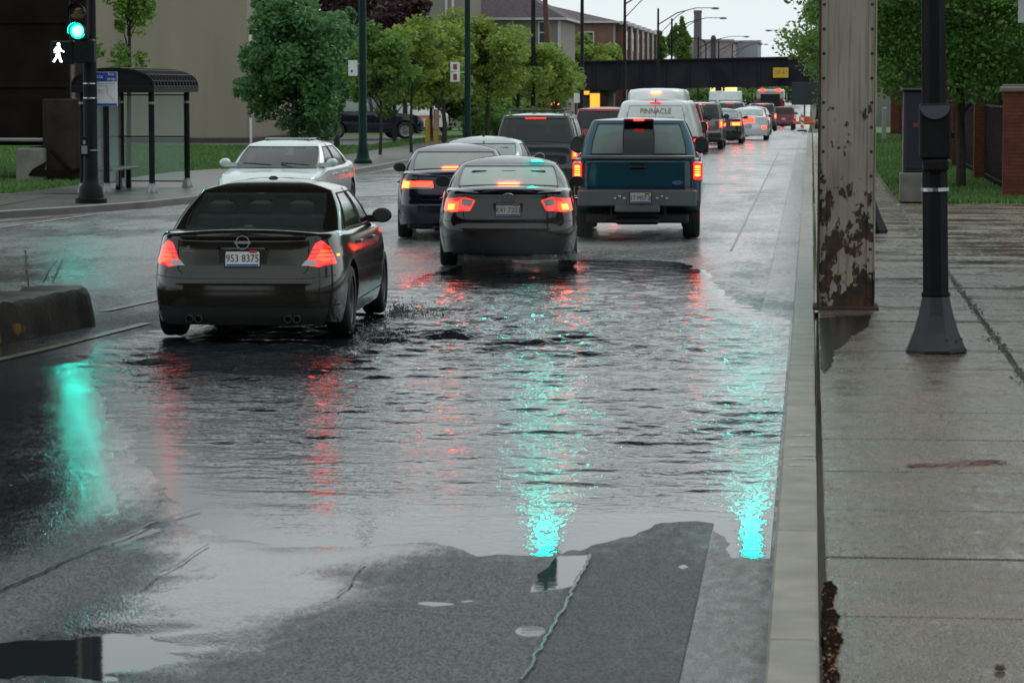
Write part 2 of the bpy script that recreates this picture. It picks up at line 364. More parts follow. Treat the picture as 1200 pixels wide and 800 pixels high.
a2 = n.nodes.new('ShaderNodeAttribute'); a2.attribute_name = 'soft'; mr = n.nodes.new('ShaderNodeMapRange'); mr.inputs[3].default_value = .03; mr.inputs[4].default_value = .2; n.links.new(a2.outputs['Fac'], mr.inputs[0]); n.links.new(mr.outputs[0], b.inputs['Roughness'])
t1 = n.nodes.new('ShaderNodeTexNoise'); t1.inputs['Scale'].default_value = 16; t1.inputs['Detail'].default_value = 3; n.links.new(g.outputs['Position'], t1.inputs['Vector'])
bp = n.nodes.new('ShaderNodeBump'); bp.inputs['Distance'].default_value = .022; n.links.new(t1.outputs['Fac'], bp.inputs['Height'])
n.links.new(at_.outputs['Fac'], bp.inputs['Strength']); n.links.new(bp.outputs[0], b.inputs['Normal'])
chop = np.clip(.08 + .4 * calm * patch * (1 + nis), 0, 1) * np.clip((S + .1) / .5, .06, 1)
tag(link('puddle_water', np_mesh('puddle_water', np.stack([X, Y, Z], 1), Q, wm, True, {'chop': chop, 'soft': soft})), kind='structure')

# ---- big ground sheet
M['dirt'] = mat('dull_grass_ground', (.05, .07, .025), .9, vscale=.5, col2=(.07, .075, .045), bump=.4, bscale=20, world=True)
xs = np.array([-1600, -500, -90, -40, -13.5, .2, 6, 20, 90, 500, 1600.]); ys = np.concatenate([[-300, -50, 0, 50], lines((60, 620, 10)), [900, 1800]])
X, Y, Q = grid(xs, ys); Z = zg(Y) - .06
tag(link('ground', np_mesh('ground', np.stack([X, Y, Z], 1), Q, M['dirt'])), kind='structure')

# ---- left pavement with its kerb
M['pave'] = mat('left_pavement_concrete', (.15, .145, .135), .3, vscale=.8, var=.2, bump=.15, bscale=40, world=True)
M['kerb'] = mat('kerb_concrete', (.23, .2, .165), .4, var=.3, vscale=4, bump=.25, bscale=80, world=True)
M['kerbl'] = mat('worn_kerb_concrete', (.12, .11, .105), .4, var=.2, vscale=2, bump=.3, bscale=60, world=True)
edge = [(-60, 49.5), (-30, 50.2), (-18, 51), (-14.6, 52.5), (-13.5, 55.2), (-12.7, 58), (-12.3, 61), (-12.1, 70), (-12.0, 85), (-12.1, 100), (-12.2, 140), (-12.2, 200), (-12.2, 260), (-12.2, 320), (-12.2, 420), (-12.2, 600)]
E = []
for (a, b_) in zip(edge[:-1], edge[1:]):
    nn_ = max(1, int(math.hypot(b_[0] - a[0], b_[1] - a[1]) / 6))
    for k in range(nn_): E.append((a[0] + (b_[0] - a[0]) * k / nn_, a[1] + (b_[1] - a[1]) * k / nn_))
E.append(edge[-1])
def inner(p):                                                     # back edge of the left pavement
    x, y = p
    if y < 60: return (min(x, -15.2) - (0 if x > -15.2 else 0), 62.0 if x < -15.2 else 62.0)
    if y < 80: return (-16.3, max(y, 62.0))
    return (-14.9, y)
mb = MB(); kb = MB()
for a, b_ in zip(E[:-1], E[1:]):
    za, zb_ = zf(a[1]) + .15, zf(b_[1]) + .15
    d = Vector((b_[0] - a[0], b_[1] - a[1])).normalized(); nrm = (-d.y * .16, d.x * .16)
    a2 = (a[0] + nrm[0], a[1] + nrm[1]); b2 = (b_[0] + nrm[0], b_[1] + nrm[1])
    kb.add([(*a, za - .17), (*b_, zb_ - .17), (*b_, zb_ - .02), (*a, za - .02), (a[0] + nrm[0] * .15, a[1] + nrm[1] * .15, za + .002), (b_[0] + nrm[0] * .15, b_[1] + nrm[1] * .15, zb_ + .002), (*b2, zb_ + .002), (*a2, za + .002)],
           [(0, 1, 2, 3), (3, 2, 5, 4), (4, 5, 6, 7)])
    ia, ib = inner(a), inner(b_)
    mb.add([(*a2, za - .004), (*b2, zb_ - .004), (*ib, zb_ - .004), (*ia, za - .004)], [(0, 1, 2, 3)])
tag(mb.obj('left_pavement', M['pave']), kind='structure'); tag(kb.obj('left_kerb', M['kerbl']), kind='structure')

# ---- lawns with blades
M['lawn'] = mat('lawn_soil', (.045, .11, .02), .9, vscale=1.2, col2=(.075, .16, .028), bump=.6, bscale=30, world=True)
M['blade'] = mat('grass_blades', (.06, .15, .025), .6, vscale=.9, col2=(.11, .21, .045), world=True)
def strip(name, x0, x1, y0, y1, z, m, kind='structure', step=5):
    xs = np.array([x0, x1]); ys = np.linspace(y0, y1, max(2, int((y1 - y0) / step) + 1)); X, Y, Q = grid(xs, ys)
    return tag(link(name, np_mesh(name, np.stack([X, Y, zg(Y) + z], 1), Q, m)), kind=kind)
strip('lawn', -60, -16.28, 62, 80, .11, M['lawn']); strip('lawn', -60, -14.88, 80, 113, .11, M['lawn'])
strip('parking_lot', -60, -16.5, 113, 137, .125, M['pave']); strip('lawn', -60, -14.88, 137, 300, .11, M['lawn'])
strip('verge', -16.5, -14.88, 113, 137, .11, M['lawn'])
strip('verge', 1.72, 12, 58.6, 300, .12, M['lawn'])
def blades(name, areas, h=(.04, .11)):
    V = []
    for x0, x1, y0, y1, n_, zo in areas:
        x = rng.uniform(x0, x1, n_); y = rng.uniform(y0, y1, n_); a = rng.uniform(0, 6.28, n_); hh = rng.uniform(*h, n_); wd = .02
        z = zg(y) + zo; lx = rng.normal(0, .03, n_); ly = rng.normal(0, .03, n_)
        A = np.stack([x - np.cos(a) * wd, y - np.sin(a) * wd, z], 1); B = np.stack([x + np.cos(a) * wd, y + np.sin(a) * wd, z], 1); C = np.stack([x + lx, y + ly, z + hh], 1)
        V.append(np.stack([A, B, C], 1).reshape(-1, 3))
    V = np.concatenate(V); return tag(link(name, np_mesh(name, V, np.arange(len(V)).reshape(-1, 3), M['blade'])), kind='stuff')
tag(blades('grass', [(-30, -16.2, 62, 80, 45000, .11), (-32, -14.85, 80, 113, 60000, .11), (-16.4, -14.9, 113, 137, 4000, .11)]), 'green lawn grass between the bus shelter and the tan wall', 'grass')
tag(blades('grass', [(1.7, 6.5, 58.6, 90, 30000, .12), (1.7, 5, 90, 150, 12000, .12)]), 'green grass strip round the brick pillars', 'grass')

# ---- right kerb and slabs
kr = tag(empty('kerb'), kind='structure')
kmesh = MB(); kmesh.cbox(-.16, .045, 0, 3.02, 0, .16, .012); km = kmesh.mesh('kerb_block', M['kerb'], 30)
y = 6.1; k = 0
while y < 150:
    o = link('kerb_block', km, kr); o.location = (random.uniform(-.003, .003), y, zf(y + 1.5)); o.rotation_euler = (math.atan2(zf(y + 3) - zf(y), 3.0), 0, random.uniform(-.0008, .0008)); y += 3.03
strip('sidewalk_bed', .05, 6.6, 0, 58.7, .118, mat('joint_water', (.03, .03, .028), .06, world=True))
strip('sidewalk_bed', .05, 1.7, 58.7, 400, .118, M['dirt'])
sl = pavement_mat('sidewalk_concrete', (.2, .162, .118), (.09, .072, .052), 110)
# brushed, wet concrete: wetness varies in bands across the walk
n = sl.node_tree
for nd in n.nodes:
    if nd.type == 'ATTRIBUTE':
        lk = [l for l in n.links if l.from_node == nd][0]; sock = lk.to_socket
        g = [q for q in n.nodes if q.type == 'NEW_GEOMETRY'][0]; q = n.nodes.new('ShaderNodeMapping'); q.inputs['Scale'].default_value = (.6, 1.5, 1); n.links.new(g.outputs['Position'], q.inputs[0])
        t = n.nodes.new('ShaderNodeTexNoise'); t.inputs['Scale'].default_value = 1; t.inputs['Detail'].default_value = 6; n.links.new(q.outputs[0], t.inputs['Vector'])
        mr = n.nodes.new('ShaderNodeMapRange'); mr.inputs[1].default_value = .3; mr.inputs[2].default_value = .72; mr.inputs[3].default_value = .42; mr.inputs[4].default_value = .85
        n.links.new(t.outputs['Fac'], mr.inputs[0]); n.links.new(mr.outputs[0], sock); break
sw = tag(empty('sidewalk'), kind='structure')
def slab(wd, ln):
    m_ = MB(); m_.cbox(0, wd, 0, ln, 0, .05, .006); return m_.mesh('slab', sl, 25)
cols = [(.085, 1.515, slab(1.515, 1.592)), (1.645, 1.56, slab(1.56, 1.592)), (3.22, 1.56, slab(1.56, 1.592)), (4.8, 1.6, slab(1.6, 1.592))]
y = 12.81 - 1.62 * 3
while y < 57.5:
    for c, (x, wd, me) in enumerate(cols):
        if x > .12 * y + 1: continue
        o = link('slab', me, sw); o.location = (x, y, .1 + random.uniform(-.004, .004)); o.rotation_euler = (random.uniform(-.0012, .0012), random.uniform(-.0015, .0015), 0)
    y += 1.62
while y < 150:
    o = link('slab', cols[0][2], sw); o.location = (.085, y, .1 + zf(y + .8)); y += 1.62
# ================================================================== vehicles
def wheel_meshes(r=.32, wd=.22, rim='rim', spokes=7):
    X = Matrix.Rotation(R(90), 4, 'Y')
    t = MB(); h = wd / 2
    t.lathe([(r * .66, -h * .8), (r * .7, -h), (r * .9, -h), (r * .97, -h * .85), (r, -h * .6), (r, -h * .1), (r * .985, -h * .06), (r * .985, h * .06), (r, h * .1), (r, h * .6), (r * .97, h * .85), (r * .9, h), (r * .7, h), (r * .66, h * .8), (r * .66, -h * .8)], n=32, X=X)
    q = MB(); q.lathe([(r * .67, -h * .85), (r * .64, -h * .85), (r * .6, -h * .3), (r * .6, h * .8), (r * .67, h * .85)], n=32, X=X)
    for sd_ in (1, -1):
        q.lathe([(0, sd_ * h * .62), (r * .14, sd_ * h * .62), (r * .16, sd_ * h * .5)], n=16, X=X)
        for k in range(spokes):
            a = 2 * math.pi * k / spokes; Y_ = Matrix.Rotation(a, 4, 'X')
            q.box(sd_ * h * .42 - .012, sd_ * h * .42 + .012, -r * .055, r * .055, r * .1, r * .63, 0, Y_)
        q.lathe([(0, sd_ * h * .1), (r * .6, sd_ * h * .1)], n=24, X=X)
    return t.mesh('tyre', M['tyre'], 40), q.mesh('rim', M[rim], 40)
WM = {}
def add_wheels(root, p):
    key = (p['wr'], p.get('ww', .22), p.get('rim', 'rim'), p.get('spokes', 7))
    if key not in WM: WM[key] = wheel_meshes(*key)
    ty, ri = WM[key]
    for ya in (p['ax'][0], p['ax'][1]):
        for sx in (1, -1):
            wl = link('wheel', ty, root); wl.location = (sx * (p['W'] / 2 - p.get('ww', .22) / 2 - .02), ya, p['wr']); link('rim', ri, wl)

class Body:
    def __init__(s, p):
        s.p = p; L, W = p['L'], p['W']; s.nr = p.get('nr', 6); s.nf = p.get('nf', 4.5)
        th = np.linspace(-math.pi / 2, math.pi / 2, 2400); c = np.cos(th); sn = np.sin(th); n_ = np.where(sn < 0, s.nr, s.nf)
        x = W / 2 * np.abs(c) ** (2 / n_); y = L / 2 * np.sign(sn) * np.abs(sn) ** (2 / n_)
        x = np.concatenate([np.linspace(0, x[1], 200)[:-1], x[1:-1], np.linspace(x[-2], 0, 200)]) if x[1] > .02 else x
        if len(x) != len(y): y = np.concatenate([np.full(199, y[0]), y[1:-1], np.full(200, y[-1])])
        d = np.concatenate([[0], np.cumsum(np.hypot(np.diff(x), np.diff(y)))]); s.d = d; s.x = x; s.y = y; s.S = d[-1]
    def zt(s, y): return np.interp(y, *zip(*s.p['deck']))
    def zb(s, y): return np.interp(y, *zip(*s.p['bot']))
    def base(s, a):
        a = np.asarray(a, float); sg = np.where(a < 0, -1, 1); A = np.abs(a); x = np.interp(A, s.d, s.x); y = np.interp(A, s.d, s.y)
        e = .01; x2 = np.interp(A + e, s.d, s.x); y2 = np.interp(A + e, s.d, s.y); x1 = np.interp(A - e, s.d, s.x); y1 = np.interp(A - e, s.d, s.y)
        tx, ty = x2 - x1, y2 - y1; ln = np.hypot(tx, ty) + 1e-9; nx, ny = ty / ln, -tx / ln
        return x * sg, y, nx * sg, ny
    def P(s, a, z, off=0.0, inset=0.0):
        x, y, nx, ny = s.base(a); p = s.p; L = p['L'] / 2
        pw = np.interp(z, *zip(*p['pw'])); r = np.interp(z, *zip(*p['pr'])); f = np.interp(z, *zip(*p['pf']))
        wr = np.clip(-y / L, 0, 1) ** 3; wf = np.clip(y / L, 0, 1) ** 3
        X_ = x * pw + nx * (off - inset); Y_ = y + r * wr - f * wf + ny * (off - inset)
        return np.stack([X_, Y_, np.broadcast_to(np.asarray(z, float), X_.shape)], -1)
    def s_at(s, y):                                               # perimeter position of a point on the side
        k = len(s.y) // 2; return float(np.interp(y, s.y, s.d))
    def mesh(s):
        K = 72; a = np.linspace(0, s.S, K + 1); A = np.concatenate([a, -a[-2:0:-1]]); N = len(A)
        _, y0, _, _ = s.base(A); zt = s.zt(y0); zb = s.zb(y0); r = s.p.get('round', .05); rows = []
        for v in np.linspace(0, 1, s.p.get('rows', 12)): rows.append(s.P(A, zb + (zt - r - zb) * v))
        for t in (.35, .65, .87, 1): rows.append(np.concatenate([s.P(A, zt - r + r * t, 0, r * (1 - math.sqrt(max(0, 1 - t * t))))], 0))
        V = np.concatenate(rows); nr = len(rows); Fs = []
        for j in range(nr - 1):
            for i in range(N): Fs.append((j * N + i, j * N + (i + 1) % N, (j + 1) * N + (i + 1) % N, (j + 1) * N + i))
        V = [tuple(v) for v in V]; cr_ = s.p.get('crown', .03)
        def cap(j, Mn, crown, flip):
            rowi = [[j * N + 0]]
            for i in range(1, K):
                ia, ib = j * N + i, j * N + (N - i); pa, pb = V[ia], V[ib]; row = [ia]
                for q in range(1, Mn):
                    t = q / Mn; x = pa[0] + (pb[0] - pa[0]) * t; u = 2 * t - 1
                    V.append((x, pa[1], pa[2] + crown * (1 - u * u))); row.append(len(V) - 1)
                row.append(ib); rowi.append(row)
            rowi.append([j * N + K])
            for k in range(len(rowi) - 1):
                A_, B_ = rowi[k], rowi[k + 1]
                if len(A_) == 1: fs = [(A_[0], B_[q + 1], B_[q]) for q in range(len(B_) - 1)]
                elif len(B_) == 1: fs = [(A_[q], A_[q + 1], B_[0]) for q in range(len(A_) - 1)]
                else: fs = [(A_[q], A_[q + 1], B_[q + 1], B_[q]) for q in range(len(A_) - 1)]
                for f in fs: Fs.append(tuple(reversed(f)) if flip else f)
        cap(nr - 1, 10, cr_, True); cap(0, 2, 0, False)
        me = bpy.data.meshes.new('body'); me.from_pydata(V, [], Fs); me.materials.append(s.p['paint']); me.materials.append(M['black'])
        bm = bmesh.new(); bm.from_mesh(me); bmesh.ops.recalc_face_normals(bm, faces=bm.faces); bm.to_mesh(me); bm.free()
        return me
    def cut(s, me, extra=None):
        o = link('tmp_body', me); c = MB(); Xr = Matrix.Rotation(R(90), 4, 'Y'); cuts = []
        for ya in s.p['ax']:
            for sx in (1, -1):
                k = MB(); rr = s.p['wr'] + s.p.get('gap', .05)
                X = Matrix.Translation((sx * s.p['W'] / 2, ya, s.p['wr'] + .01)) @ Xr
                n_ = 28; vs = [(rr * math.cos(2 * math.pi * q / n_), rr * math.sin(2 * math.pi * q / n_), z) for z in (-.3, .3) for q in range(n_)]
                k.add(vs, [tuple(range(n_ - 1, -1, -1)), tuple(range(n_, 2 * n_))] + [(q, (q + 1) % n_, n_ + (q + 1) % n_, n_ + q) for q in range(n_)], 0, X); cuts.append(k)
        if extra: cuts.append(extra)
        for k in cuts:
            co = k.obj('tmp_cut', M['black']); md = o.modifiers.new('b', 'BOOLEAN'); md.object = co; md.operation = 'DIFFERENCE'; md.solver = 'EXACT'
            if hasattr(md, 'material_mode'): md.material_mode = 'TRANSFER'
            nm = bpy.data.meshes.new_from_object(o.evaluated_get(bpy.context.evaluated_depsgraph_get())); o.modifiers.clear(); o.data = nm
            bpy.data.objects.remove(co)
        bpy.data.objects.remove(o); nm.name = 'body'; smooth(nm, 32); return nm
    def patch(s, poly, off, m, name, root, nz=7, ns=9, mirror=False, thick=.012):
        """A slab that follows the body; poly = (perimeter position, height), convex along each row."""
        if mirror: poly = [(-a, z) for a, z in poly]
        zs_ = np.linspace(min(z for _, z in poly) + 1e-4, max(z for _, z in poly) - 1e-4, nz); G = []
        for z in zs_:
            xs_ = []
            for k in range(len(poly)):
                (a1, z1), (a2, z2) = poly[k], poly[(k + 1) % len(poly)]
                if (z1 <= z < z2) or (z2 <= z < z1): xs_.append(a1 + (a2 - a1) * (z - z1) / (z2 - z1))
            lo, hi = min(xs_), max(xs_); G.append(s.P(np.linspace(lo, hi, ns), np.full(ns, z), off))
        V = np.array(G).reshape(-1, 3); Fs = []
        for j in range(nz - 1):
            for i in range(ns - 1): q = j * ns + i; Fs.append((q, q + 1, q + ns + 1, q + ns))
        ring = [i for i in range(ns)] + [j * ns + ns - 1 for j in range(1, nz)] + [(nz - 1) * ns + i for i in range(ns - 2, -1, -1)] + [j * ns for j in range(nz - 2, 0, -1)]
        c = V.mean(0); k0 = len(V); inn = []
        for i in ring:
            p_ = V[i].copy(); d = p_ - np.array([0, np.clip(p_[1], -s.p['L'] / 2 + .6, s.p['L'] / 2 - .6), p_[2]]); d /= np.linalg.norm(d) + 1e-9; inn.append(p_ - d * (off + thick))
        V = [tuple(v) for v in V] + [tuple(v) for v in inn]; nr_ = len(ring)
        for k in range(nr_): Fs.append((ring[k], ring[(k + 1) % nr_], k0 + (k + 1) % nr_, k0 + k))
        me = bpy.data.meshes.new(name); me.from_pydata(V, [], Fs); me.materials.append(m)
        bm = bmesh.new(); bm.from_mesh(me); bmesh.ops.recalc_face_normals(bm, faces=bm.faces); bm.to_mesh(me); bm.free()
        smooth(me, 40); return link(name, me, root)
    def line(s, pts, wd, m, name, root, off=.0015, both=False):
        for sg in ((1, -1) if both else (1,)):
            mb = MB(); P_ = []
            for (a, z), (b, z2) in zip(pts[:-1], pts[1:]):
                n_ = max(2, int(math.hypot(b - a, z2 - z) / .05)); P_ += [(a + (b - a) * k / n_, z + (z2 - z) * k / n_) for k in range(n_)]
            P_.append(pts[-1]); V = []
            for k, (a, z) in enumerate(P_):
                a0, z0 = P_[max(k - 1, 0)]; a1, z1 = P_[min(k + 1, len(P_) - 1)]; dx, dz = a1 - a0, z1 - z0; l = math.hypot(dx, dz) or 1; ox, oz = -dz / l * wd / 2, dx / l * wd / 2
                V += [tuple(s.P(sg * (a + ox), z + oz, off)), tuple(s.P(sg * (a - ox), z - oz, off))]
            mb.add(V, [(2 * k, 2 * k + 1, 2 * k + 3, 2 * k + 2) for k in range(len(P_) - 1)]); o_ = mb.obj(name, m, root)
        return o_

def cabin(root, B, c, p):
    """Greenhouse. c: base and top outlines as (tag, base xy, top xy) from rear centre to front centre."""
    keys = c['keys']; seg = []; base = []; top = []
    for (t, b0, t0), (_, b1, t1) in zip(keys[:-1], keys[1:]):
        n_ = 8 if t in ('rear_window', 'windshield') else (5 if t == 'side_window' else (4 if t == 'corner' else 2))
        for k in range(n_):
            u = k / n_
            if t in ('rear_window', 'windshield'):
                e = u * u if t == 'rear_window' else 1 - (1 - u) ** 2
                base.append((b0[0] + (b1[0] - b0[0]) * u, b0[1] + (b1[1] - b0[1]) * e)); top.append((t0[0] + (t1[0] - t0[0]) * u, t0[1] + (t1[1] - t0[1]) * e))
            elif t == 'corner':
                cx_, cy_ = b1[0], b0[1]; w0 = (1 - u) ** 2; w1 = 2 * u * (1 - u); w2 = u * u
                base.append((b0[0] * w0 + cx_ * w1 + b1[0] * w2, b0[1] * w0 + cy_ * w1 + b1[1] * w2)); cx_, cy_ = t1[0], t0[1]
                top.append((t0[0] * w0 + cx_ * w1 + t1[0] * w2, t0[1] * w0 + cy_ * w1 + t1[1] * w2))
            else:
                base.append((b0[0] + (b1[0] - b0[0]) * u, b0[1] + (b1[1] - b0[1]) * u)); top.append((t0[0] + (t1[0] - t0[0]) * u, t0[1] + (t1[1] - t0[1]) * u))
            seg.append(t)
    base.append(keys[-1][1]); top.append(keys[-1][2])
    H = len(base) - 1; b = base + [(-x, y) for x, y in reversed(base[1:-1])]; t = top + [(-x, y) for x, y in reversed(top[1:-1])]; sg = seg + seg[::-1]
    N = len(b); vs_ = c.get('v', (0, .06, .3, .5, .7, .9, 1)); V = []; zr = c['zr']; bulge = c.get('bulge', .03)
    for v in vs_:
        for i in range(N):
            (bx, by), (tx, ty) = b[i], t[i]; zb0 = float(B.zt(by)) - .02 + B.p.get('crown', .03) * (1 - min(1, abs(bx) / (B.p['W'] / 2)) ** 2)
            e = bulge * math.sin(math.pi * v); yc = c.get('yc', 0); x = bx + (tx - bx) * v; y = by + (ty - by) * v
            ln = math.hypot(x, (y - yc) * .5) + 1e-6; V.append((x * (1 + e / ln), y + (y - yc) * e / ln * .5, zb0 + (zr - zb0) * v))
    parts = {}
    R_ = len(vs_)
    for j in range(R_ - 1):
        for i in range(N):
            f = (j * N + i, j * N + (i + 1) % N, (j + 1) * N + (i + 1) % N, (j + 1) * N + i); tg = sg[i]
            if tg in ('rear_window', 'windshield', 'side_window') and 0 < j < R_ - 2:
                side = 'R' if i < H else 'L'; k_ = i if i < H else N - 1 - i
                run = sum(1 for q in range(1, k_ + 1) if sg[q] != sg[q - 1])
                parts.setdefault((tg, 0 if tg != 'side_window' else (side, run)), []).append(f)
            elif tg == 'bpillar': parts.setdefault(('pillar_trim', 0), []).append(f)
            else: parts.setdefault(('pillars', 0), []).append(f)
    j = R_ - 1; last = [j * N + i for i in range(N)]; roofF = []; yc = sum(y for _, y in t) / N; cr_ = c.get('crown', .06)
    for a_ in (.965, .88, .7, .45, .2):
        new = []
        for i in range(N):
            x, y = t[i]; V.append((x * a_, yc + (y - yc) * a_, zr + cr_ * (1 - a_ ** 2.2))); new.append(len(V) - 1)
        for i in range(N): roofF.append((last[i], last[(i + 1) % N], new[(i + 1) % N], new[i]))
        last = new
    V.append((0, yc, zr + cr_)); roofF += [(last[i], last[(i + 1) % N], len(V) - 1) for i in range(N)]
    def emit(name, fs, m):
        ids = sorted({i for f in fs for i in f}); mp_ = {i: k for k, i in enumerate(ids)}
        me = bpy.data.meshes.new(name); me.from_pydata([V[i] for i in ids], [], [tuple(mp_[i] for i in f) for f in fs]); me.materials.append(m); smooth(me, 50); return link(name, me, root)
    emit('roof', roofF, p.get('roofpaint', p['paint']))
    def comps(fs):                                                # one object for each connected pane or pillar
        par = {}
        def find(i):
            while par.setdefault(i, i) != i: i = par[i]
            return i
        for f in fs:
            for q in f[1:]: par[find(q)] = find(f[0])
        out_ = {}
        for f in fs: out_.setdefault(find(f[0]), []).append(f)
        return out_.values()
    for tg, fs in [(k_[0], g_) for k_, v_ in parts.items() for g_ in comps(v_)]:
        if tg == 'pillars': emit('pillars', fs, p['paint'])
        elif tg == 'pillar_trim': emit('pillar_trim', fs, M['black'])
        else:
            m = p.get('glass', M['cglass']) if tg != 'side_window' else p.get('sglass', p.get('glass', M['cglass']))
            if tg == 'rear_window' and p.get('rglass'): m = p['rglass']
            emit(tg, fs, m)
            # dark rubber edge round the pane
            cnt = {}
            for f in fs:
                for q in range(4): e = tuple(sorted((f[q], f[(q + 1) % 4]))); cnt[e] = cnt.get(e, 0) + 1
            mb = MB(); mt = MB(); mt2 = MB()
            for (i, j2), n_ in cnt.items():
                if n_ == 1: ((mt if V[i][0] > 0 else mt2) if tg == 'rear_window' and p.get('chromerear') and abs(V[i][2] - V[j2][2]) > .03 else mb).tube([V[i], V[j2]], .011 if tg != 'side_window' else .009, 5, cap=False)
            for q_ in (mt, mt2):
                if q_.v: q_.obj('window_trim', M['trim'], root, 60)
            mb.obj('window_seal', M['trim'] if (p.get('chromeside') and tg == 'side_window') else M['black'], root, 60)
    # interior
    y0, y1 = c['seats']; zf0 = float(B.zt(0)) - .02; hr = zr + c.get('crown', .06) - zf0
    for yy, xs_ in ((y0, (-.38, 0, .38)), (y1, (-.36, .36))):
        for x in xs_:
            mb = MB(); mb.cbox(x - .24, x + .24, yy - .06, yy + .06, zf0 - .05, zf0 + hr * .35, .03); mb.cbox(x - .12, x + .12, yy - .05, yy + .04, zf0 + hr * .34, zf0 + hr * .62, .03); mb.obj('seat', M['interior'], root, 40)
    mb = MB(); mb.lathe([(.17, -.012), (.185, 0), (.17, .012), (.165, 0), (.17, -.012)], (0, 0, 0), 20, 0, Matrix.Translation((-.36, y1 + .5, zf0 + .1)) @ Matrix.Rotation(R(65), 4, 'X')); mb.obj('steering_wheel', M['black'], root)
    mb = MB(); mb.cbox(-.1, .1, y1 + .55, y1 + .57, zr - .14, zr - .08, .006); mb.obj('rear_view_mirror', M['black'], root)

def mirrors(root, B, p, y, z, size=(.1, .07, .075), m=None):
    for sx in (1, -1):
        s0 = sx * (p['W'] / 2 * .9); bm = bmesh.new(); bmesh.ops.create_uvsphere(bm, u_segments=16, v_segments=10, radius=1)
        for v in bm.verts:
            v.co.x *= size[0]; v.co.y = v.co.y * size[1] if v.co.y > 0 else v.co.y * .02; v.co.z = v.co.z * size[2]
        bmesh.ops.translate(bm, verts=bm.verts, vec=(s0 + sx * (size[0] + .01), y, z)); bmesh.ops.create_cube(bm, size=1, matrix=Matrix.Translation((s0 + sx * .0, y + .03, z - .035)) @ Matrix.Diagonal((.22, .09, .07, 1)))
        me = bpy.data.meshes.new('side_mirror'); bm.to_mesh(me); bm.free(); me.materials.append(m or p['paint']); smooth(me, 50); o = link('side_mirror', me, root)
        g = MB(); cxm = s0 + sx * (size[0] + .01); vs = [(cxm + size[0] * .85 * math.cos(t * math.pi / 8), y - .024, z + size[2] * .82 * math.sin(t * math.pi / 8)) for t in range(16)]
        g.add(vs, [tuple(range(16))]); g.obj('mirror_glass', M['mirror'], o)

def plate(root, x, y, z, txt, tilt=0, wd=.31, h=.155):
    pl = MB(); pl.cbox(-wd / 2, wd / 2, -.004, .004, -h / 2, h / 2, .003); o = pl.obj('license_plate', M['plate'], root); o.location = (x, y, z); o.rotation_euler = (tilt, 0, 0)
    b_ = MB(); b_.box(-wd * .47, wd * .47, -.0065, -.0045, -h * .47, -h * .36); b_.obj('plate_stripe', M['plateblue'], o)
    b_ = MB(); b_.box(wd * .2, wd * .42, -.0065, -.0045, h * .3, h * .45); b_.obj('plate_sticker', M['platered'], o)
    t = text(txt, h * .62, M['platetext'], o, (0, -.0065, -.006), sx=.84, name='plate_number'); 
    f = MB(); f.box(-wd * .54, wd * .54, .004, .012, -h * .58, h * .58); f.obj('plate_frame', M['black'], o)
    return o

def sedan(p):
    root = empty(p['name'], p['loc'], p['rz'], p['label'], p.get('cat', 'car'), 'cars driving or queuing on the wet street')
    B = Body(p); me = B.cut(B.mesh()); link('body', me, root); L, W = p['L'], p['W']; cabin(root, B, p['cab'], p); add_wheels(root, p)
    mirrors(root, B, p, p['cab']['mirror'][0], p['cab']['mirror'][1], p.get('msize', (.1, .07, .075)), p.get('mmat'))
    hb = p.get('beltline', .5)
    if p.get('detail', 1):
        for (ya, yb) in p['doors']:
            sa, sb = B.s_at(ya), B.s_at(yb); zt_ = float(B.zt((ya + yb) / 2)) - .06
            B.line([(sa, .3), (sa, zt_)], .009, M['seam'], 'door_gap', root, both=True); B.line([(sb, .3), (sb, zt_)], .009, M['seam'], 'door_gap', root, both=True)
            for sx in (1, -1):
                q = B.P(sx * (sa + .18), zt_ - .06, .02); h_ = MB(); h_.cbox(q[0] - .02, q[0] + .02, q[1] - .09, q[1] + .09, q[2] - .015, q[2] + .015, .006); h_.obj('door_handle', p.get('handle', p['paint']), root, 40)
        sa, sb = B.s_at(p['doors'][0][0]), B.s_at(p['doors'][-1][1]); B.line([(sa, .32), (sb, .32)], .012, M['seam'], 'sill_gap', root, both=True)
    return root, B

def arcline(B, pts): return pts
def sedan_params(L=4.85, W=1.82, H=1.45, trunk=1.0, belt=.95, hood=.9, wr=.32, bot=.2, nr=6, nf=4.5):
    y = L / 2
    return dict(L=L, W=W, wr=wr, nr=nr, nf=nf, ax=(-y + 1.02, y - .98), round=.06, crown=.035,
        deck=[(-y, trunk - .03), (-y + .12, trunk), (-y + .7, trunk + .01), (-y + 1.3, belt + .02), (y - 1.6, belt), (y - 1.3, hood + .03), (y - .5, hood - .06), (y - .1, hood - .2), (y, hood - .26)],
        bot=[(-y, bot + .04), (-y + .5, bot), (-.9, .2), (1, .2), (y - .4, .18), (y, .22)],
        pw=[(.1, .93), (.25, .97), (.45, 1), (.6, 1), (.75, .985), (.9, .95), (1.05, .91)],
        pr=[(.1, .1), (.25, .03), (.4, 0), (.58, .0), (.63, .035), (.66, .045), (trunk - .08, .09), (trunk - .02, .07), (trunk, .08)],
        pf=[(.1, .12), (.25, .03), (.5, 0), (.62, .02), (.8, .12), (.95, .25)])
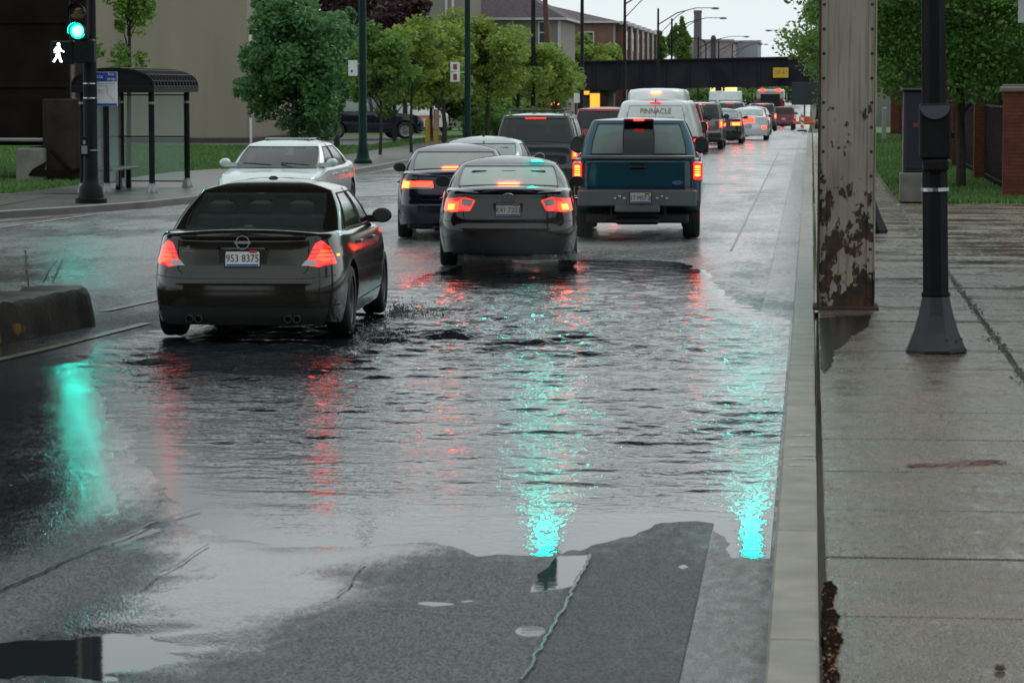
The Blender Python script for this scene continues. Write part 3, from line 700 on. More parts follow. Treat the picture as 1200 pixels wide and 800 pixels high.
def sedan_cab(L, W, H, yr=-1.72, yrt=-.85, yft=.35, yf=1.15, belt=.95, wb=None, wt=None, third=False):
    wb = wb or W / 2 * .9; wt = wt or W / 2 * .64; ys_ = (yrt * .35 + yft * .65)
    mid = (yr + .75 + yf) / 2 - .12
    return dict(zr=H - .1, crown=.1, yc=0, bulge=.035, seats=(yr + .62, mid + .0), mirror=(yf - .35, belt + .05), keys=[
        ('rear_window', (0, yr), (0, yrt)), ('corner', (wb * .8, yr + .09), (wt * .92, yrt + .05)), ('pillar', (wb, yr + .35), (wt, yrt + .16)),
        ('side_window', (wb, yr + .52), (wt, yrt + .26)), ('bpillar', (wb + .015, mid - .05), (wt + .01, mid - .1)), ('side_window', (wb + .015, mid + .06), (wt + .01, mid + .0)),
        ('corner', (wb, yf - .3), (wt, yft - .08)), ('windshield', (wb * .86, yf - .08), (wt * .93, yft - .01)), ('end', (0, yf + .1), (0, yft + .05))])
def place(X, Yr, L, yaw): # position from the rear bumper's centre
    return (X - math.sin(yaw) * L / 2, Yr + math.cos(yaw) * L / 2, 0)
def with_z(l): return (l[0], l[1], zf(l[1]) + .012)

def light_pair(B, root, poly, m, name='tail_light', off=.006, **k):
    return [B.patch(poly, off, m, name, root, mirror=mi, **k) for mi in (False, True)]
def seams_rear(B, root, w_=.62, ztop=.94, zbot=.64, col=None):
    B.line([(-w_ - .04, ztop), (-w_, zbot + .05), (-w_ + .06, zbot), (w_ - .06, zbot), (w_, zbot + .05), (w_ + .04, ztop)], .009, M['seam'], 'trunk_gap', root)
def exhausts(root, y, z, xs_, r=.035):
    for x in xs_:
        mb = MB(); mb.lathe([(r, 0), (r, .16), (r * .85, .16), (r * .85, .02), (0, .02)][::-1], (0, 0, 0), 14, 0, Matrix.Translation((x, y + .1, z)) @ Matrix.Rotation(R(90), 4, 'X')); mb.obj('exhaust_tip', M['darkrim'], root, 40)
def under(root, L, W, z=.2):
    mb = MB(); mb.cbox(-W * .4, W * .4, -L / 2 + .35, L / 2 - .4, z - .04, z + .12, .03); mb.cbox(-.34, .34, -L / 2 + .25, -L / 2 + .75, z - .06, z + .06, .04); mb.obj('underbody', M['black'], root)

# ---- near dark saloon with tail lights lit
P_ = sedan_params(4.92, 1.83, 1.45, trunk=1.0, belt=.97, hood=.92, wr=.335, bot=.17, nr=6.2)
P_.update(name='sedan', paint=paint('gunmetal', (.015, .012, .008), .15, .2), loc=with_z(place(-5.13, 27.45, 4.92, R(2))), rz=R(2), rglass=glass('rear_glass', (.78, .86, .84), 1.3, .03), sglass=glass('side_glass', (.3, .4, .32), 1.6), chromerear=True, handle=M['trim'],
    label='dark gunmetal saloon car driving through the puddle, nearest to the camera', cab=sedan_cab(4.92, 1.83, 1.45, yr=-1.78, yrt=-.85, yft=.38, yf=1.2, belt=.99, wb=.8, wt=.62), doors=[(-.95, .1), (.1, 1.15)])
r_, B = sedan(P_); NIS = r_
zt_ = .93
for mi in (False, True):
    tl = B.patch([(.55, .72), (.60, .76), (.70, .915), (.78, .94), (.90, .87), (.98, .72), (.7, .70)], .007, M['tail_dim'], 'tail_light', r_, mirror=mi, nz=12)
    tl.parent = r_
    lo = B.patch([(.66, .76), (.76, .87), (.84, .865), (.9, .76), (.78, .75)], .012, M['tail_on'], 'bulb_panel', tl, mirror=mi)
    for zz in (.79, .825, .86): B.patch([(.64, zz - .004), (.92, zz - .004), (.92, zz + .004), (.64, zz + .004)], .015, M['tail'], 'lens_rib', tl, nz=2, mirror=mi)
    B.patch([(.55, .715), (.595, .765), (.67, .765), (.68, .715)], .012, M['clear'], 'reversing_lens', tl, mirror=mi)
seams_rear(B, r_, .6, .95, .63)
B.line([(-.95, .62), (-.5, .6), (.5, .6), (.95, .62)], .006, M['seam'], 'bumper_gap', r_)
B.line([(-1.1, .345), (0, .335), (1.1, .345)], .012, M['seam'], 'bumper_gap', r_)
B.patch([(-.8, .175), (.8, .175), (.85, .33), (-.85, .33)], .004, M['black'], 'bumper_valance', r_, ns=24)
B.patch([(-.62, .955), (.62, .955), (.62, .985), (-.62, .985)], .006, P_['paint'], 'boot_lip', r_, ns=20)
yb = float(B.P(0, .78)[1])
plate(r_, 0, yb - .012, .785, '953 8375', R(-8))
mb = MB(); mb.cbox(-.24, .24, yb - .008, yb + .03, .685, .88, .02); mb.obj('plate_recess', P_['paint'], r_, 40)
mb = MB(); X_ = Matrix.Translation((0, yb + .0, .925)) @ Matrix.Rotation(R(90), 4, 'X')
mb.lathe([(.05, 0), (.056, .01), (.064, .01), (.068, 0)], n=28, X=X_); mb.box(-.075, .075, -.011, .011, 0, .014, 0, X_); mb.obj('emblem', M['trim'], r_, 40)
text('SE', .04, M['trim'], r_, (-.5, float(B.P(.5, .86)[1]) - .01, .875), name='badge_lettering'); text('MAXIMA', .03, M['trim'], r_, (-.5, float(B.P(.5, .82)[1]) - .01, .84), name='badge_lettering')
exhausts(r_, -2.42, .235, (-.48, -.4, .42, .5)); under(r_, 4.92, 1.83, .2)
mb = MB(); mb.lathe([(0, .035), (.03, .03), (.05, .01), (.055, 0)], (0, -.35, 1.435), 16); o = mb.obj('roof_antenna', M['black'], r_, 50)
B.patch([(-.4, .885), (-.34, .885), (-.34, .9), (-.4, .9)], .004, M['trim'], 'lock_cover', r_, nz=2, ns=3) if False else None
for mi in (False, True): B.patch([(B.s_at(2.15), .62), (B.s_at(2.38), .6), (B.s_at(2.38), .72), (B.s_at(1.95), .8), (B.s_at(1.9), .72)], .006, M['head'], 'headlight', r_, mirror=mi)
B.patch([(B.s_at(1.86), .6), (B.s_at(1.94), .6), (B.s_at(1.94), .63), (B.s_at(1.86), .63)], .008, M['amber'], 'side_marker', r_, nz=2, ns=3)
B.patch([(1.02, .79), (1.08, .79), (1.08, .81), (1.02, .81)], .008, M['amber'], 'side_marker', r_, nz=2, ns=3)

# ---- charcoal saloon with both brake lights bright
P_ = sedan_params(4.82, 1.82, 1.41, trunk=1.02, belt=.96, hood=.93, wr=.32, bot=.2, nr=6)
P_.update(name='sedan', paint=paint('charcoal_plum', (.012, .008, .01), .1), loc=with_z(place(-3.83, 38.9, 4.82, R(5.2))), rz=R(5.2), glass=M['pglass'],
    label='charcoal saloon car with oval emblem and glowing brake lights, just ahead of the nearest car', cab=sedan_cab(4.82, 1.82, 1.41, yr=-1.75, yrt=-.85, yft=.4, yf=1.25, belt=.98, wb=.8, wt=.62), doors=[(-.95, .1), (.1, 1.15)], mmat=M['black'])
r_, B = sedan(P_)
for mi in (False, True):
    tl = B.patch([(.52, .74), (.40, .93), (.62, .965), (.98, .93), (1.0, .75), (.7, .74)] if 0 else [(.5, .75), (.44, .89), (.60, .93), (1.0, .915), (1.02, .75), (.75, .73)], .007, M['tail_dim'], 'tail_light', r_, mirror=mi, nz=10)
    B.patch([(.66, .75), (.66, .875), (.9, .875), (.93, .75)], .012, M['tail_on'], 'brake_panel', tl, mirror=mi); B.patch([(.72, .765), (.71, .84), (.84, .84), (.85, .765)], .017, M['tail_core'], 'bulb', tl, mirror=mi)
    B.patch([(.49, .81), (.47, .89), (.62, .905), (.62, .83)], .012, M['clear'], 'reversing_lens', tl, mirror=mi)
seams_rear(B, r_, .57, .96, .62); B.line([(-1.0, .62), (-.5, .61), (.5, .61), (1.0, .62)], .006, M['seam'], 'bumper_gap', r_)
B.patch([(-.75, .21), (.75, .21), (.8, .38), (-.8, .38)], .003, M['black'], 'bumper_valance', r_, ns=24)
yb = float(B.P(0, .8)[1]); plate(r_, 0, yb - .014, .765, 'K41 7203', R(-8)); mb = MB(); mb.cbox(-.2, .2, yb - .01, yb + .03, .675, .855, .02); mb.obj('plate_recess', M['black'], r_, 40)
mb = MB()
for (rx, rz_, cz) in ((.085, .058, 0), (.028, .056, 0), (.06, .022, .026)):
    pts = [(rx * math.cos(t / 20 * 2 * math.pi), yb - .005, .915 + cz + rz_ * math.sin(t / 20 * 2 * math.pi)) for t in range(21)]; mb.tube(pts, .007, 6, cap=False)
mb.obj('emblem', M['trim'], r_, 60)
mb = MB(); mb.cbox(-.13, .13, -1.66, -1.6, 1.035, 1.075, .01); mb.obj('high_brake_light', M['tail_core'], r_)
mb = MB(); mb.cbox(-.62, -.44, yb - .0, yb + .01, .925, .94, .003); mb.obj('badge_lettering', M['trim'], r_)
under(r_, 4.82, 1.82, .22); exhausts(r_, -2.3, .25, (.5,))

# ---- navy saloon behind it
P_ = sedan_params(4.8, 1.81, 1.44, trunk=1.03, belt=.95, hood=.9, wr=.315, bot=.22, nr=6)
P_.update(name='sedan', paint=paint('navy', (.008, .009, .024), .15), loc=with_z(place(-5.36, 46.2, 4.8, R(6))), rz=R(6), glass=M['cglass'],
    label='dark navy saloon car left of the charcoal one, its wide tail lights lit orange', cab=sedan_cab(4.8, 1.81, 1.44, yr=-1.75, yrt=-.9, yft=.35, yf=1.15, belt=.98, wb=.79, wt=.62), doors=[(-.95, .1), (.1, 1.1)], mmat=M['black'])
r_, B = sedan(P_)
for mi in (False, True):
    tl = B.patch([(.33, .79), (.36, .9), (.98, .92), (1.0, .78)], .007, M['tail_on'], 'tail_light', r_, mirror=mi); B.patch([(.74, .795), (.74, .9), (.95, .905), (.96, .795)], .012, M['tail_core'], 'bulb', tl, mirror=mi)
    B.patch([(.36, .785), (.36, .82), (.72, .82), (.72, .785)], .014, M['clear'], 'reversing_lens', tl, mirror=mi)
seams_rear(B, r_, .56, .98, .62); yb = float(B.P(0, .5)[1]); plate(r_, 0, yb - .01, .52, 'R88 2714')
yb = float(B.P(0, .9)[1]); mb = MB(); mb.cbox(-.05, .05, yb - .01, yb, .86, .94, .01); mb.obj('emblem', M['trim'], r_)
mb = MB(); mb.cbox(-.2, .2, -1.66, -1.6, 1.06, 1.1, .01); mb.obj('high_brake_light', M['tail_core'], r_); under(r_, 4.8, 1.81)
B.patch([(-1.05, .42), (1.05, .42), (1.05, .47), (-1.05, .47)], .01, P_['paint'], 'bumper_strip', r_, ns=26)

# ---- pale green saloon
P_ = sedan_params(4.65, 1.76, 1.43, trunk=1.0, belt=.95, hood=.9, wr=.31)
P_.update(name='sedan', paint=paint('pale_sage', (.2, .25, .24), .5), loc=with_z(place(-5.85, 53.6, 4.65, R(1))), rz=R(1), glass=M['cglass'],
    label='pale grey-green saloon car, roof showing between the navy saloon and the dark slate SUV', cab=sedan_cab(4.65, 1.76, 1.43, yr=-1.7, yrt=-.85, yft=.4, yf=1.2, belt=.98, wb=.77, wt=.62), doors=[(-.9, .1), (.1, 1.1)])
r_, B = sedan(P_); light_pair(B, r_, [(.5, .74), (.5, .86), (.85, .88), (.86, .74)], M['tail_dim']); seams_rear(B, r_); plate(r_, 0, float(B.P(0, .78)[1]) - .01, .78, 'L20 6645'); under(r_, 4.65, 1.76)
mb = MB(); mb.lathe([(0, .07), (.012, .06), (.02, 0)], (0, -.7, 1.42), 8); mb.obj('roof_antenna', M['black'], r_)
CHAINSEDAN = r_

# ---- boxy cars (SUV, van, jeep)
def boxy(p):
    root = empty(p['name'], p['loc'], p['rz'], p['label'], p['cat'], p.get('group', 'cars driving or queuing on the wet street')); B = Body(p); link('body', B.cut(B.mesh(), p.get('extra')), root)
    if p.get('cab'): cabin(root, B, p['cab'], p)
    add_wheels(root, p); mirrors(root, B, p, p['my'][0], p['my'][1], p.get('msize', (.11, .07, .1)), M['black'])
    for (ya, yb2) in p.get('doors', []):
        for q in (ya, yb2): s_ = B.s_at(q); B.line([(s_, .35), (s_, float(B.zt(q)) - .08)], .01, M['seam'], 'door_gap', root, both=True)
        for sx in (1, -1): q = B.P(sx * (B.s_at(ya) + .18), float(B.zt(ya)) - .14, .02); h_ = MB(); h_.cbox(q[0] - .02, q[0] + .02, q[1] - .09, q[1] + .09, q[2] - .015, q[2] + .015, .006); h_.obj('door_handle', M['black'], root)
    under(root, p['L'], p['W'], .3); return root, B
def suv_params(L=4.6, W=1.82, H=1.75, belt=1.12, wr=.36, hood=1.05, yf=1.05):
    y = L / 2
    return dict(L=L, W=W, wr=wr, nr=9, nf=5, ax=(-y + .85, y - .9), round=.05, crown=.03, gap=.06, my=(yf - .35, belt + .08),
        deck=[(-y, belt), (yf - .1, belt), (yf + .25, hood), (y - .3, hood - .07), (y, hood - .25)], bot=[(-y, .38), (-y + .5, .33), (0, .3), (y, .32)],
        pw=[(.1, .95), (.4, 1), (.7, 1), (.95, .985), (1.2, .96)], pr=[(.1, .1), (.4, 0), (.62, 0), (.66, .06), (.9, .07), (1.2, .1)], pf=[(.3, .05), (.5, 0), (.7, 0), (1.1, .15)], doors=[(-.95, .05), (.05, 1.0)],
        cab=dict(zr=H - .05, crown=.05, yc=-.4, bulge=.03, seats=(-y + 1.2, .1), keys=[('rear_window', (0, -y + .13), (0, -y + .36)), ('corner', (W * .41, -y + .17), (W * .345, -y + .4)),
            ('side_window', (W * .455, -y + .4), (W * .375, -y + .58)), ('pillar', (W * .458, -y + .95), (W * .378, -y + 1.02)), ('side_window', (W * .458, -y + 1.1), (W * .378, -y + 1.15)), ('bpillar', (W * .46, -.05), (W * .38, -.08)),
            ('side_window', (W * .46, .07), (W * .38, .03)), ('corner', (W * .455, yf - .3), (W * .375, yf - .95)), ('windshield', (W * .4, yf - .06), (W * .35, yf - .85)), ('end', (0, yf + .08), (0, yf - .78))]))
def suv_lights(B, r_, z0=.85, z1=1.12, on='tail_on', W=1.82, core=True):
    for mi in (False, True):
        e = W / 2; tl = B.patch([(e - .1, z0), (e - .08, z1), (e + .08, z1), (e + .08, z0)], .008, M[on], 'tail_light', r_, mirror=mi)
        if core: B.patch([(e - .06, z0 + .05), (e - .06, z1 - .06), (e + .03, z1 - .06), (e + .03, z0 + .05)], .013, M['tail_core'], 'bulb', tl, mirror=mi)
def roof_rack(root, H, L, m=None):
    mb = MB()
    for sx in (1, -1): mb.tube([(sx * .58, -L / 2 + .6, H - .02), (sx * .58, -L / 2 + .75, H + .05), (sx * .58, .4, H + .05), (sx * .58, .55, H)], .018, 8)
    for y in (-L / 2 + .9, .1): mb.tube([(-.58, y, H + .07), (.58, y, H + .07)], .016, 8)
    mb.obj('roof_rack', m or M['black'], root, 50)
P_ = suv_params(4.6, 1.84, 1.76); P_.update(name='suv', cat='SUV', paint=paint('dark_slate', (.03, .038, .04), .3), loc=with_z(place(-5.75, 64, 4.6, 0)), rz=0, rglass=M['tglass'], sglass=M['cglass'],
    label='dark slate SUV with roof rack and tinted rear window, left of the teal pickup')
r_, B = boxy(P_); suv_lights(B, r_, .82, 1.1); roof_rack(r_, 1.74, 4.6); plate(r_, 0, float(B.P(0, .8)[1]) - .01, .8, 'X13 9087')
mb = MB(); mb.cbox(-.22, .22, -2.0, -1.93, 1.64, 1.67, .006); mb.obj('high_brake_light', M['tail_dim'], r_); SUV = r_
B.patch([(-.85, .4), (.85, .4), (.85, .62), (-.85, .62)], .012, M['black'], 'rear_bumper', r_, ns=20)

# ---- teal pickup
W, L = 1.95, 5.5; y = L / 2
P_ = dict(L=L, W=W, wr=.38, ww=.26, rim='darkrim', nr=12, nf=7, ax=(-y + 1.15, y - .95), round=.04, crown=.0, gap=.07, rows=10, msize=(.12, .08, .14), my=(1.15, 1.38),
    deck=[(-y, 1.25), (1.6, 1.25), (1.75, 1.2), (y - .2, 1.14), (y, 1.0)], bot=[(-y, .62), (-y + .3, .6), (-y + .6, .42), (0, .38), (y, .36)],
    pw=[(.3, .96), (.6, 1), (1.0, 1), (1.27, .985)], pr=[(.5, 0), (1.27, .02)], pf=[(.3, .03), (.6, 0), (1.2, .1)], doors=[(-.15, 1.35)],
    cab=dict(zr=1.79, crown=.04, yc=.6, bulge=.03, seats=(.0, .35), keys=[('pillar', (0, -.4), (0, -.12)), ('rear_window', (.24, -.4), (.22, -.12)), ('corner', (.76, -.38), (.62, -.08)), ('side_window', (.92, -.12), (.73, .08)),
        ('bpillar', (.925, .2), (.735, .25)), ('side_window', (.925, .28), (.735, .32)), ('corner', (.92, 1.3), (.73, .8)), ('windshield', (.8, 1.55), (.66, .92)), ('end', (0, 1.7), (0, 1.0))]),
    paint=paint('teal', (.002, .07, .105), .3, .3), name='pickup_truck', cat='pickup truck', loc=with_z(place(-2.6, 46.3, L, R(2.8))), rz=R(2.8),
    label='teal pickup truck with grey bumper and three-part cab window')
ex = MB(); ex.box(-.86, .86, -y + .1, -.48, .75, 1.5); P_['extra'] = ex
P_['rglass'] = glass('cab_glass', (.7, .8, .74), 1.1, .2)
r_, B = boxy(P_); yb = -y
mb = MB(); mb.add([(-.24, -.445, 1.25), (.24, -.445, 1.25), (.235, -.335, 1.5), (.22, -.17, 1.75), (-.22, -.17, 1.75), (-.235, -.335, 1.5)], [(0, 1, 2, 5), (5, 2, 3, 4)]); mb.obj('sliding_window', M['tglass'], r_)
mb = MB(); mb.cbox(-.9, .9, yb - .07, yb + .1, .53, .78, .025); mb.cbox(-.34, .34, yb - .09, yb + .1, .44, .56, .02); mb.obj('rear_bumper', mat('bumper_grey', (.17, .18, .18), .45, .4), r_, 40)
mb = MB()
for (x0, x1, z0, z1) in ((-.84, .84, 1.225, 1.232), (-.84, .84, .815, .825), (-.845, -.836, .815, 1.23), (.836, .845, .815, 1.23)): mb.box(x0, x1, yb - .004, yb + .03, z0, z1)
mb.obj('tailgate_gap', M['seam'], r_)
mb = MB(); mb.cbox(-.86, .86, yb - .012, yb + .03, 1.235, 1.3, .015); mb.obj('tailgate_cap', mat('cap_rail', (.2, .24, .25), .3, .6), r_, 40)
mb = MB(); mb.cbox(-.13, .13, yb - .025, yb + .02, 1.09, 1.17, .02); mb.obj('tailgate_handle', M['black'], r_, 40)
mb = MB(); mb.lathe([(0, .012), (.9, .012), (1, 0)], n=24, X=Matrix.Translation((.6, yb - .0, .885)) @ Matrix.Rotation(R(90), 4, 'X') @ Matrix.Diagonal((.085, .034, 1, 1))); mb.obj('emblem', mat('emblem_blue', (.1, .16, .4), .3, .3), r_, 40)
for mi in (1, -1):
    mb = MB(); mb.cbox(mi * .905 - .07, mi * .905 + .07, yb - .02, yb + .14, .93, 1.2, .02); tl = mb.obj('tail_light', M['tail_dim'], r_, 40)
    mb = MB(); mb.cbox(mi * .905 - .045, mi * .905 + .045, yb - .028, yb, .98, 1.15, .01); mb.obj('bulb_panel', M['tail_core'], tl)
    for zz in (1.03, 1.065, 1.1):
        mb = MB(); mb.box(mi * .905 - .06, mi * .905 + .06, yb - .032, yb - .02, zz - .006, zz + .006); mb.obj('lens_rib', M['tail'], tl)
pl = plate(r_, .05, yb - .085, .66, '17 M57 B'); 
for sx in (-1, 1):
    mb = MB()
    for q in range(3): mb.lathe([(0, .02), (.02, .015), (.025, 0)], n=10, X=Matrix.Translation((sx * (.25 + .07 * q) + .05, yb - .072, .655 + .03 * (q % 2))) @ Matrix.Rotation(R(90), 4, 'X'))
    mb.obj('bumper_bolt', M['trim'], r_)
mb = MB(); mb.cbox(-.24, .24, -.3, -.1, 1.78, 1.82, .01); o = mb.obj('high_brake_light', M['tail'], r_); mb = MB(); mb.cbox(-.08, .08, -.32, -.29, 1.785, 1.815, .004); mb.obj('bulb', M['tail_on'], o)
mb = MB(); mb.lathe([(0, -.17), (.1, -.14), (.15, -.05), (.15, .05), (.1, .14), (0, .17)], (0, 0, 0), 16, 0, Matrix.Translation((0, -y + 1.15, .36)) @ Matrix.Rotation(R(90), 4, 'X')); mb.tube([(-.85, -y + 1.15, .38), (.85, -y + 1.15, .38)], .045, 10)
mb.box(-.42, -.38, -y + .3, -y + .34, .32, .6); mb.box(.4, .44, -y + .3, -y + .34, .32, .6); mb.tube([(-.5, -y + .4, .42), (-.2, -y + .5, .36), (.1, -y + .5, .36)], .05, 8); mb.obj('rear_axle', M['black'], r_, 40)
TRUCK = r_

# ---- white van with raised roof and gold lettering
W, L = 2.0, 5.6; y = L / 2; WP = mat('van_white', (.78, .8, .79), .35, var=.04, coat=.6, bump=.04, bscale=120)
P_ = dict(L=L, W=W, wr=.36, rim='darkrim', nr=11, nf=6, ax=(-y + 1.2, y - .9), round=.1, crown=.05, gap=.06, rows=16, my=(y - 1.5, 1.35), msize=(.1, .07, .14),
    deck=[(-y, 2.0), (y - 1.7, 2.0), (y - 1.0, 1.35), (y - .2, 1.15), (y, .95)], bot=[(-y, .45), (0, .38), (y, .36)],
    pw=[(.3, .97), (.6, 1), (1.1, 1), (1.35, .98), (2.0, .78)], pr=[(.3, .05), (.5, 0), (1.1, .02), (2.0, .16)], pf=[(.3, .03), (.6, 0), (1.2, .1)], doors=[],
    paint=WP, name='van', cat='van', loc=with_z(place(-3.5, 69.5, L, R(1))), rz=R(1), label='white high-roofed van with gold and brown lettering across its rear doors')
r_, B = boxy(P_); VAN = r_
hp = MB(); ring = [(1, 0), (1, .1), (.97, .2), (.9, .26), (.6, .29), (0, .3)]; prev = None; vs = []; n_ = 40
for k, (sc_, dz) in enumerate(ring):
    for q in range(n_):
        t = 2 * math.pi * q / n_; c_, s_ = math.cos(t), math.sin(t); vs.append((.7 * sc_ * math.copysign(abs(c_) ** .4, c_) if sc_ else 0, .3 + (1.9 + .1 * 0) * (sc_ ** .5 if sc_ else 0) * math.copysign(abs(s_) ** .4, s_) - .55 - (.0 if sc_ else 0), 1.98 + dz))
hp.add(vs, [(k * n_ + q, k * n_ + (q + 1) % n_, (k + 1) * n_ + (q + 1) % n_, (k + 1) * n_ + q) for k in range(5) for q in range(n_)]); hp.obj('raised_roof', WP, r_, 40)
yr_ = -.25 - 1.9
mb = MB(); mb.cbox(-.12, .1, yr_ - .03, yr_ + .1, 2.17, 2.215, .01); mb.obj('high_brake_light', mat('amber_roof_light', (.6, .2, .1), .3, emit=(1, .4, .2), estr=3), r_)
yq = float(B.P(0, 1.96)[1]); mb = MB(); mb.cbox(-.13, .13, yq - .02, yq + .08, 1.93, 1.965, .006); mb.obj('high_brake_light', M['tail_dim'], r_)
ps = lambda x, z: tuple(B.P(x, z, .004))
B.line([(0, .6), (0, 1.9)], .012, M['seam'], 'door_gap', r_); B.line([(-.72, .62), (-.72, 1.88), (.72, 1.88), (.72, .62)], .01, M['seam'], 'door_gap', r_)
for z in (.9, 1.7):
    for sx in (1, -1): q = B.P(sx * .76, z, .01); mb = MB(); mb.cbox(q[0] - .02, q[0] + .02, q[1] - .015, q[1] + .01, z - .06, z + .06, .005); mb.obj('hinge', WP, r_)
gold = mat('gold_print', (.24, .14, .045), .5); brown = mat('brown_print', (.16, .1, .07), .5)
tz = 1.76; tilt = math.atan2(.14, .9)
text('PINNACLE', .175, gold, r_, (0, float(B.P(0, tz)[1]) - .012, tz), (R(90) - tilt, 0, 0), name='van_lettering', sx=.86, depth=.002)
mb = MB()
for k in range(17):
    xx = -.42 + k * .052; yy = float(B.P(0, tz - .13)[1]) - .008; mb.box(xx, xx + (.034 if k % 4 else .02), yy - .002, yy, tz - .14, tz - .12)
mb.obj('small_print', mat('grey_print', (.35, .36, .36), .5), r_)
mb = MB(); yy = float(B.P(0, tz + .2)[1]) - .012
mb.add([(-.02, yy, tz + .11), (.05, yy, tz + .11), (.1, yy + .01, tz + .17), (.03, yy + .015, tz + .25), (.06, yy + .01, tz + .18), (.0, yy + .02, tz + .3), (.02, yy + .01, tz + .2), (-.04, yy + .01, tz + .16)], [(0, 1, 2, 7), (2, 3, 4), (7, 4, 6), (6, 5, 7)]); mb.obj('flame_logo', gold, r_)
for sx in (1, -1):
    q = B.P(sx * .93, 1.0, .0); mb = MB(); mb.cbox(q[0] - .07, q[0] + .07, q[1] - .03, q[1] + .1, .84, 1.12, .015); tl = mb.obj('tail_light', M['tail_on'], r_, 40)
    mb = MB(); mb.cbox(q[0] - .045, q[0] + .045, q[1] - .045, q[1], .88, 1.03, .01); mb.obj('bulb', M['tail_core'], tl)
    mb = MB(); mb.cbox(q[0] - .06, q[0] + .06, q[1] - .035, q[1] + .1, 1.13, 1.2, .01); mb.obj('upper_lens', M['tail'], tl)
for sx in (1, -1):
    mb = MB(); vs = [tuple(B.P(sx * B.s_at(a), z, .005)) for a, z in ((y - 1.75, 1.4), (y - 1.25, 1.4), (y - 1.55, 1.8), (y - 1.75, 1.85))]; mb.add(vs, [(0, 1, 2, 3)]); mb.obj('side_window', M['tglass'], r_)
mb = MB(); mb.cbox(-.95, .95, -y - .08, -y + .1, .42, .6, .03); mb.obj('rear_bumper', M['black'], r_, 40); plate(r_, -.5, -y - .09, .52, '482 119')

# ---- red minivan roof on the left, red one beyond the van
RP = paint('red', (.3, .02, .022), .3)
P_ = suv_params(4.7, 1.86, 1.74); P_.update(name='minivan', cat='minivan', paint=RP, roofpaint=mat('faded_red_roof', (.33, .06, .06), .4, coat=.3), loc=with_z(place(-5.75, 85, 4.7, 0)), rz=0, glass=M['tglass'], label='red minivan seen between the dark SUV and the white van')
r_, B = boxy(P_); suv_lights(B, r_, .82, 1.12, 'tail_dim', 1.86, False); plate(r_, 0, float(B.P(0, .8)[1]) - .01, .8, 'B72 4401')
mb = MB(); mb.cbox(-.2, .2, -2.05, -1.98, 1.62, 1.65, .006); mb.obj('high_brake_light', M['tail'], r_); RED = r_
def far_copy(src, X, Yr, L, name, label, yaw=0, cat=None, swap=None, sc=1):
    c = copy_tree(src); c.name = name; c['label'] = label; c.location = with_z(place(X, Yr, L, yaw)); c.rotation_euler = (0, 0, yaw); c.scale = (sc, sc, sc)
    if cat: c['category'] = cat
    if swap:
        def rec(o):
            if o.type == 'MESH':
                for s_ in o.material_slots:
                    old_ = s_.material
                    if old_ in swap: s_.link = 'OBJECT'; s_.material = swap[old_]
            for ch in o.children: rec(ch)
        oldm = {id(k): v for k, v in swap.items()}; rec(c)
    return c
far_copy(RED, -4.5, 104, 4.7, 'minivan', 'red minivan just to the right of the white van, farther ahead', 0, swap={M['tail_dim']: M['tail_dim']}, sc=1.02)
silver = paint('silver', (.3, .31, .31), .6); slate = SUV.children[0].data.materials[0]
far_copy(SUV, -4.1, 113, 4.6, 'suv', 'grey SUV behind the red minivan, its tall tail light glowing high on the side', 0, swap={slate: paint('warm_grey', (.16, .15, .14), .5)}, sc=.98)
# black saloon
P_ = sedan_params(4.7, 1.8, 1.42, trunk=1.02, belt=.95, hood=.9, wr=.32); P_.update(name='sedan', paint=paint('black', (.014, .014, .016), .3), loc=with_z(place(-3.6, 124, 4.7, 0)), rz=0, glass=M['cglass'], detail=0,
    label='black saloon car with a wide glowing tail light, just behind the white saloon', cab=sedan_cab(4.7, 1.8, 1.42, belt=.98, wb=.79, wt=.62), doors=[])
r_, B = sedan(P_)
for mi in (False, True):
    tl = B.patch([(.4, .74), (.4, .88), (.95, .9), (.95, .74)], .008, M['tail_on'], 'tail_light', r_, mirror=mi); B.patch([(.45, .75), (.45, .86), (.8, .87), (.8, .75)], .014, M['tail_core'], 'bulb', tl, mirror=mi)
plate(r_, 0, float(B.P(0, .7)[1]) - .01, .72, 'P55 1020'); BLK = r_; under(r_, 4.7, 1.8)
# white saloon with a red plate holder
P_ = sedan_params(4.7, 1.8, 1.43, trunk=1.04, belt=.95, hood=.9, wr=.32); P_.update(name='sedan', paint=paint('white', (.62, .66, .66), .1), loc=with_z(place(-2.72, 133, 4.7, 0)), rz=0, glass=M['cglass'], detail=0,
    label='white saloon car waiting beside the black saloon, with a red glow low on its boot', cab=sedan_cab(4.7, 1.8, 1.43, belt=.98, wb=.79, wt=.62), doors=[])
r_, B = sedan(P_)
for mi in (False, True): tl = B.patch([(.62, .5), (.62, .62), (.85, .62), (.85, .5)], .008, M['tail_on'], 'tail_light', r_, mirror=mi)
B.patch([(-.28, .78), (-.28, .98), (.28, .98), (.28, .78)], .01, M['tail_on'], 'brake_panel', r_); plate(r_, 0, float(B.P(0, .6)[1]) - .01, .6, 'T29 8116'); WHT = r_
P2 = sedan_params(4.75, 1.82, 1.45, trunk=1.06, belt=.97, hood=.9, wr=.32); P2.update(name='sedan', paint=silver, loc=with_z(place(-2.95, 158, 4.75, 0)), rz=0, glass=M['tglass'], detail=0,
    label='silver saloon car with three lit brake lights, ahead of the white saloon', cab=sedan_cab(4.75, 1.82, 1.45, belt=1.0, wb=.8, wt=.62), doors=[])
r_, B = sedan(P2)
for mi in (False, True): tl = B.patch([(.55, .78), (.55, .94), (.95, .94), (.95, .78)], .008, M['tail_on'], 'tail_light', r_, mirror=mi); B.patch([(.65, .8), (.65, .9), (.85, .9), (.85, .8)], .014, M['tail_core'], 'bulb', tl, mirror=mi)
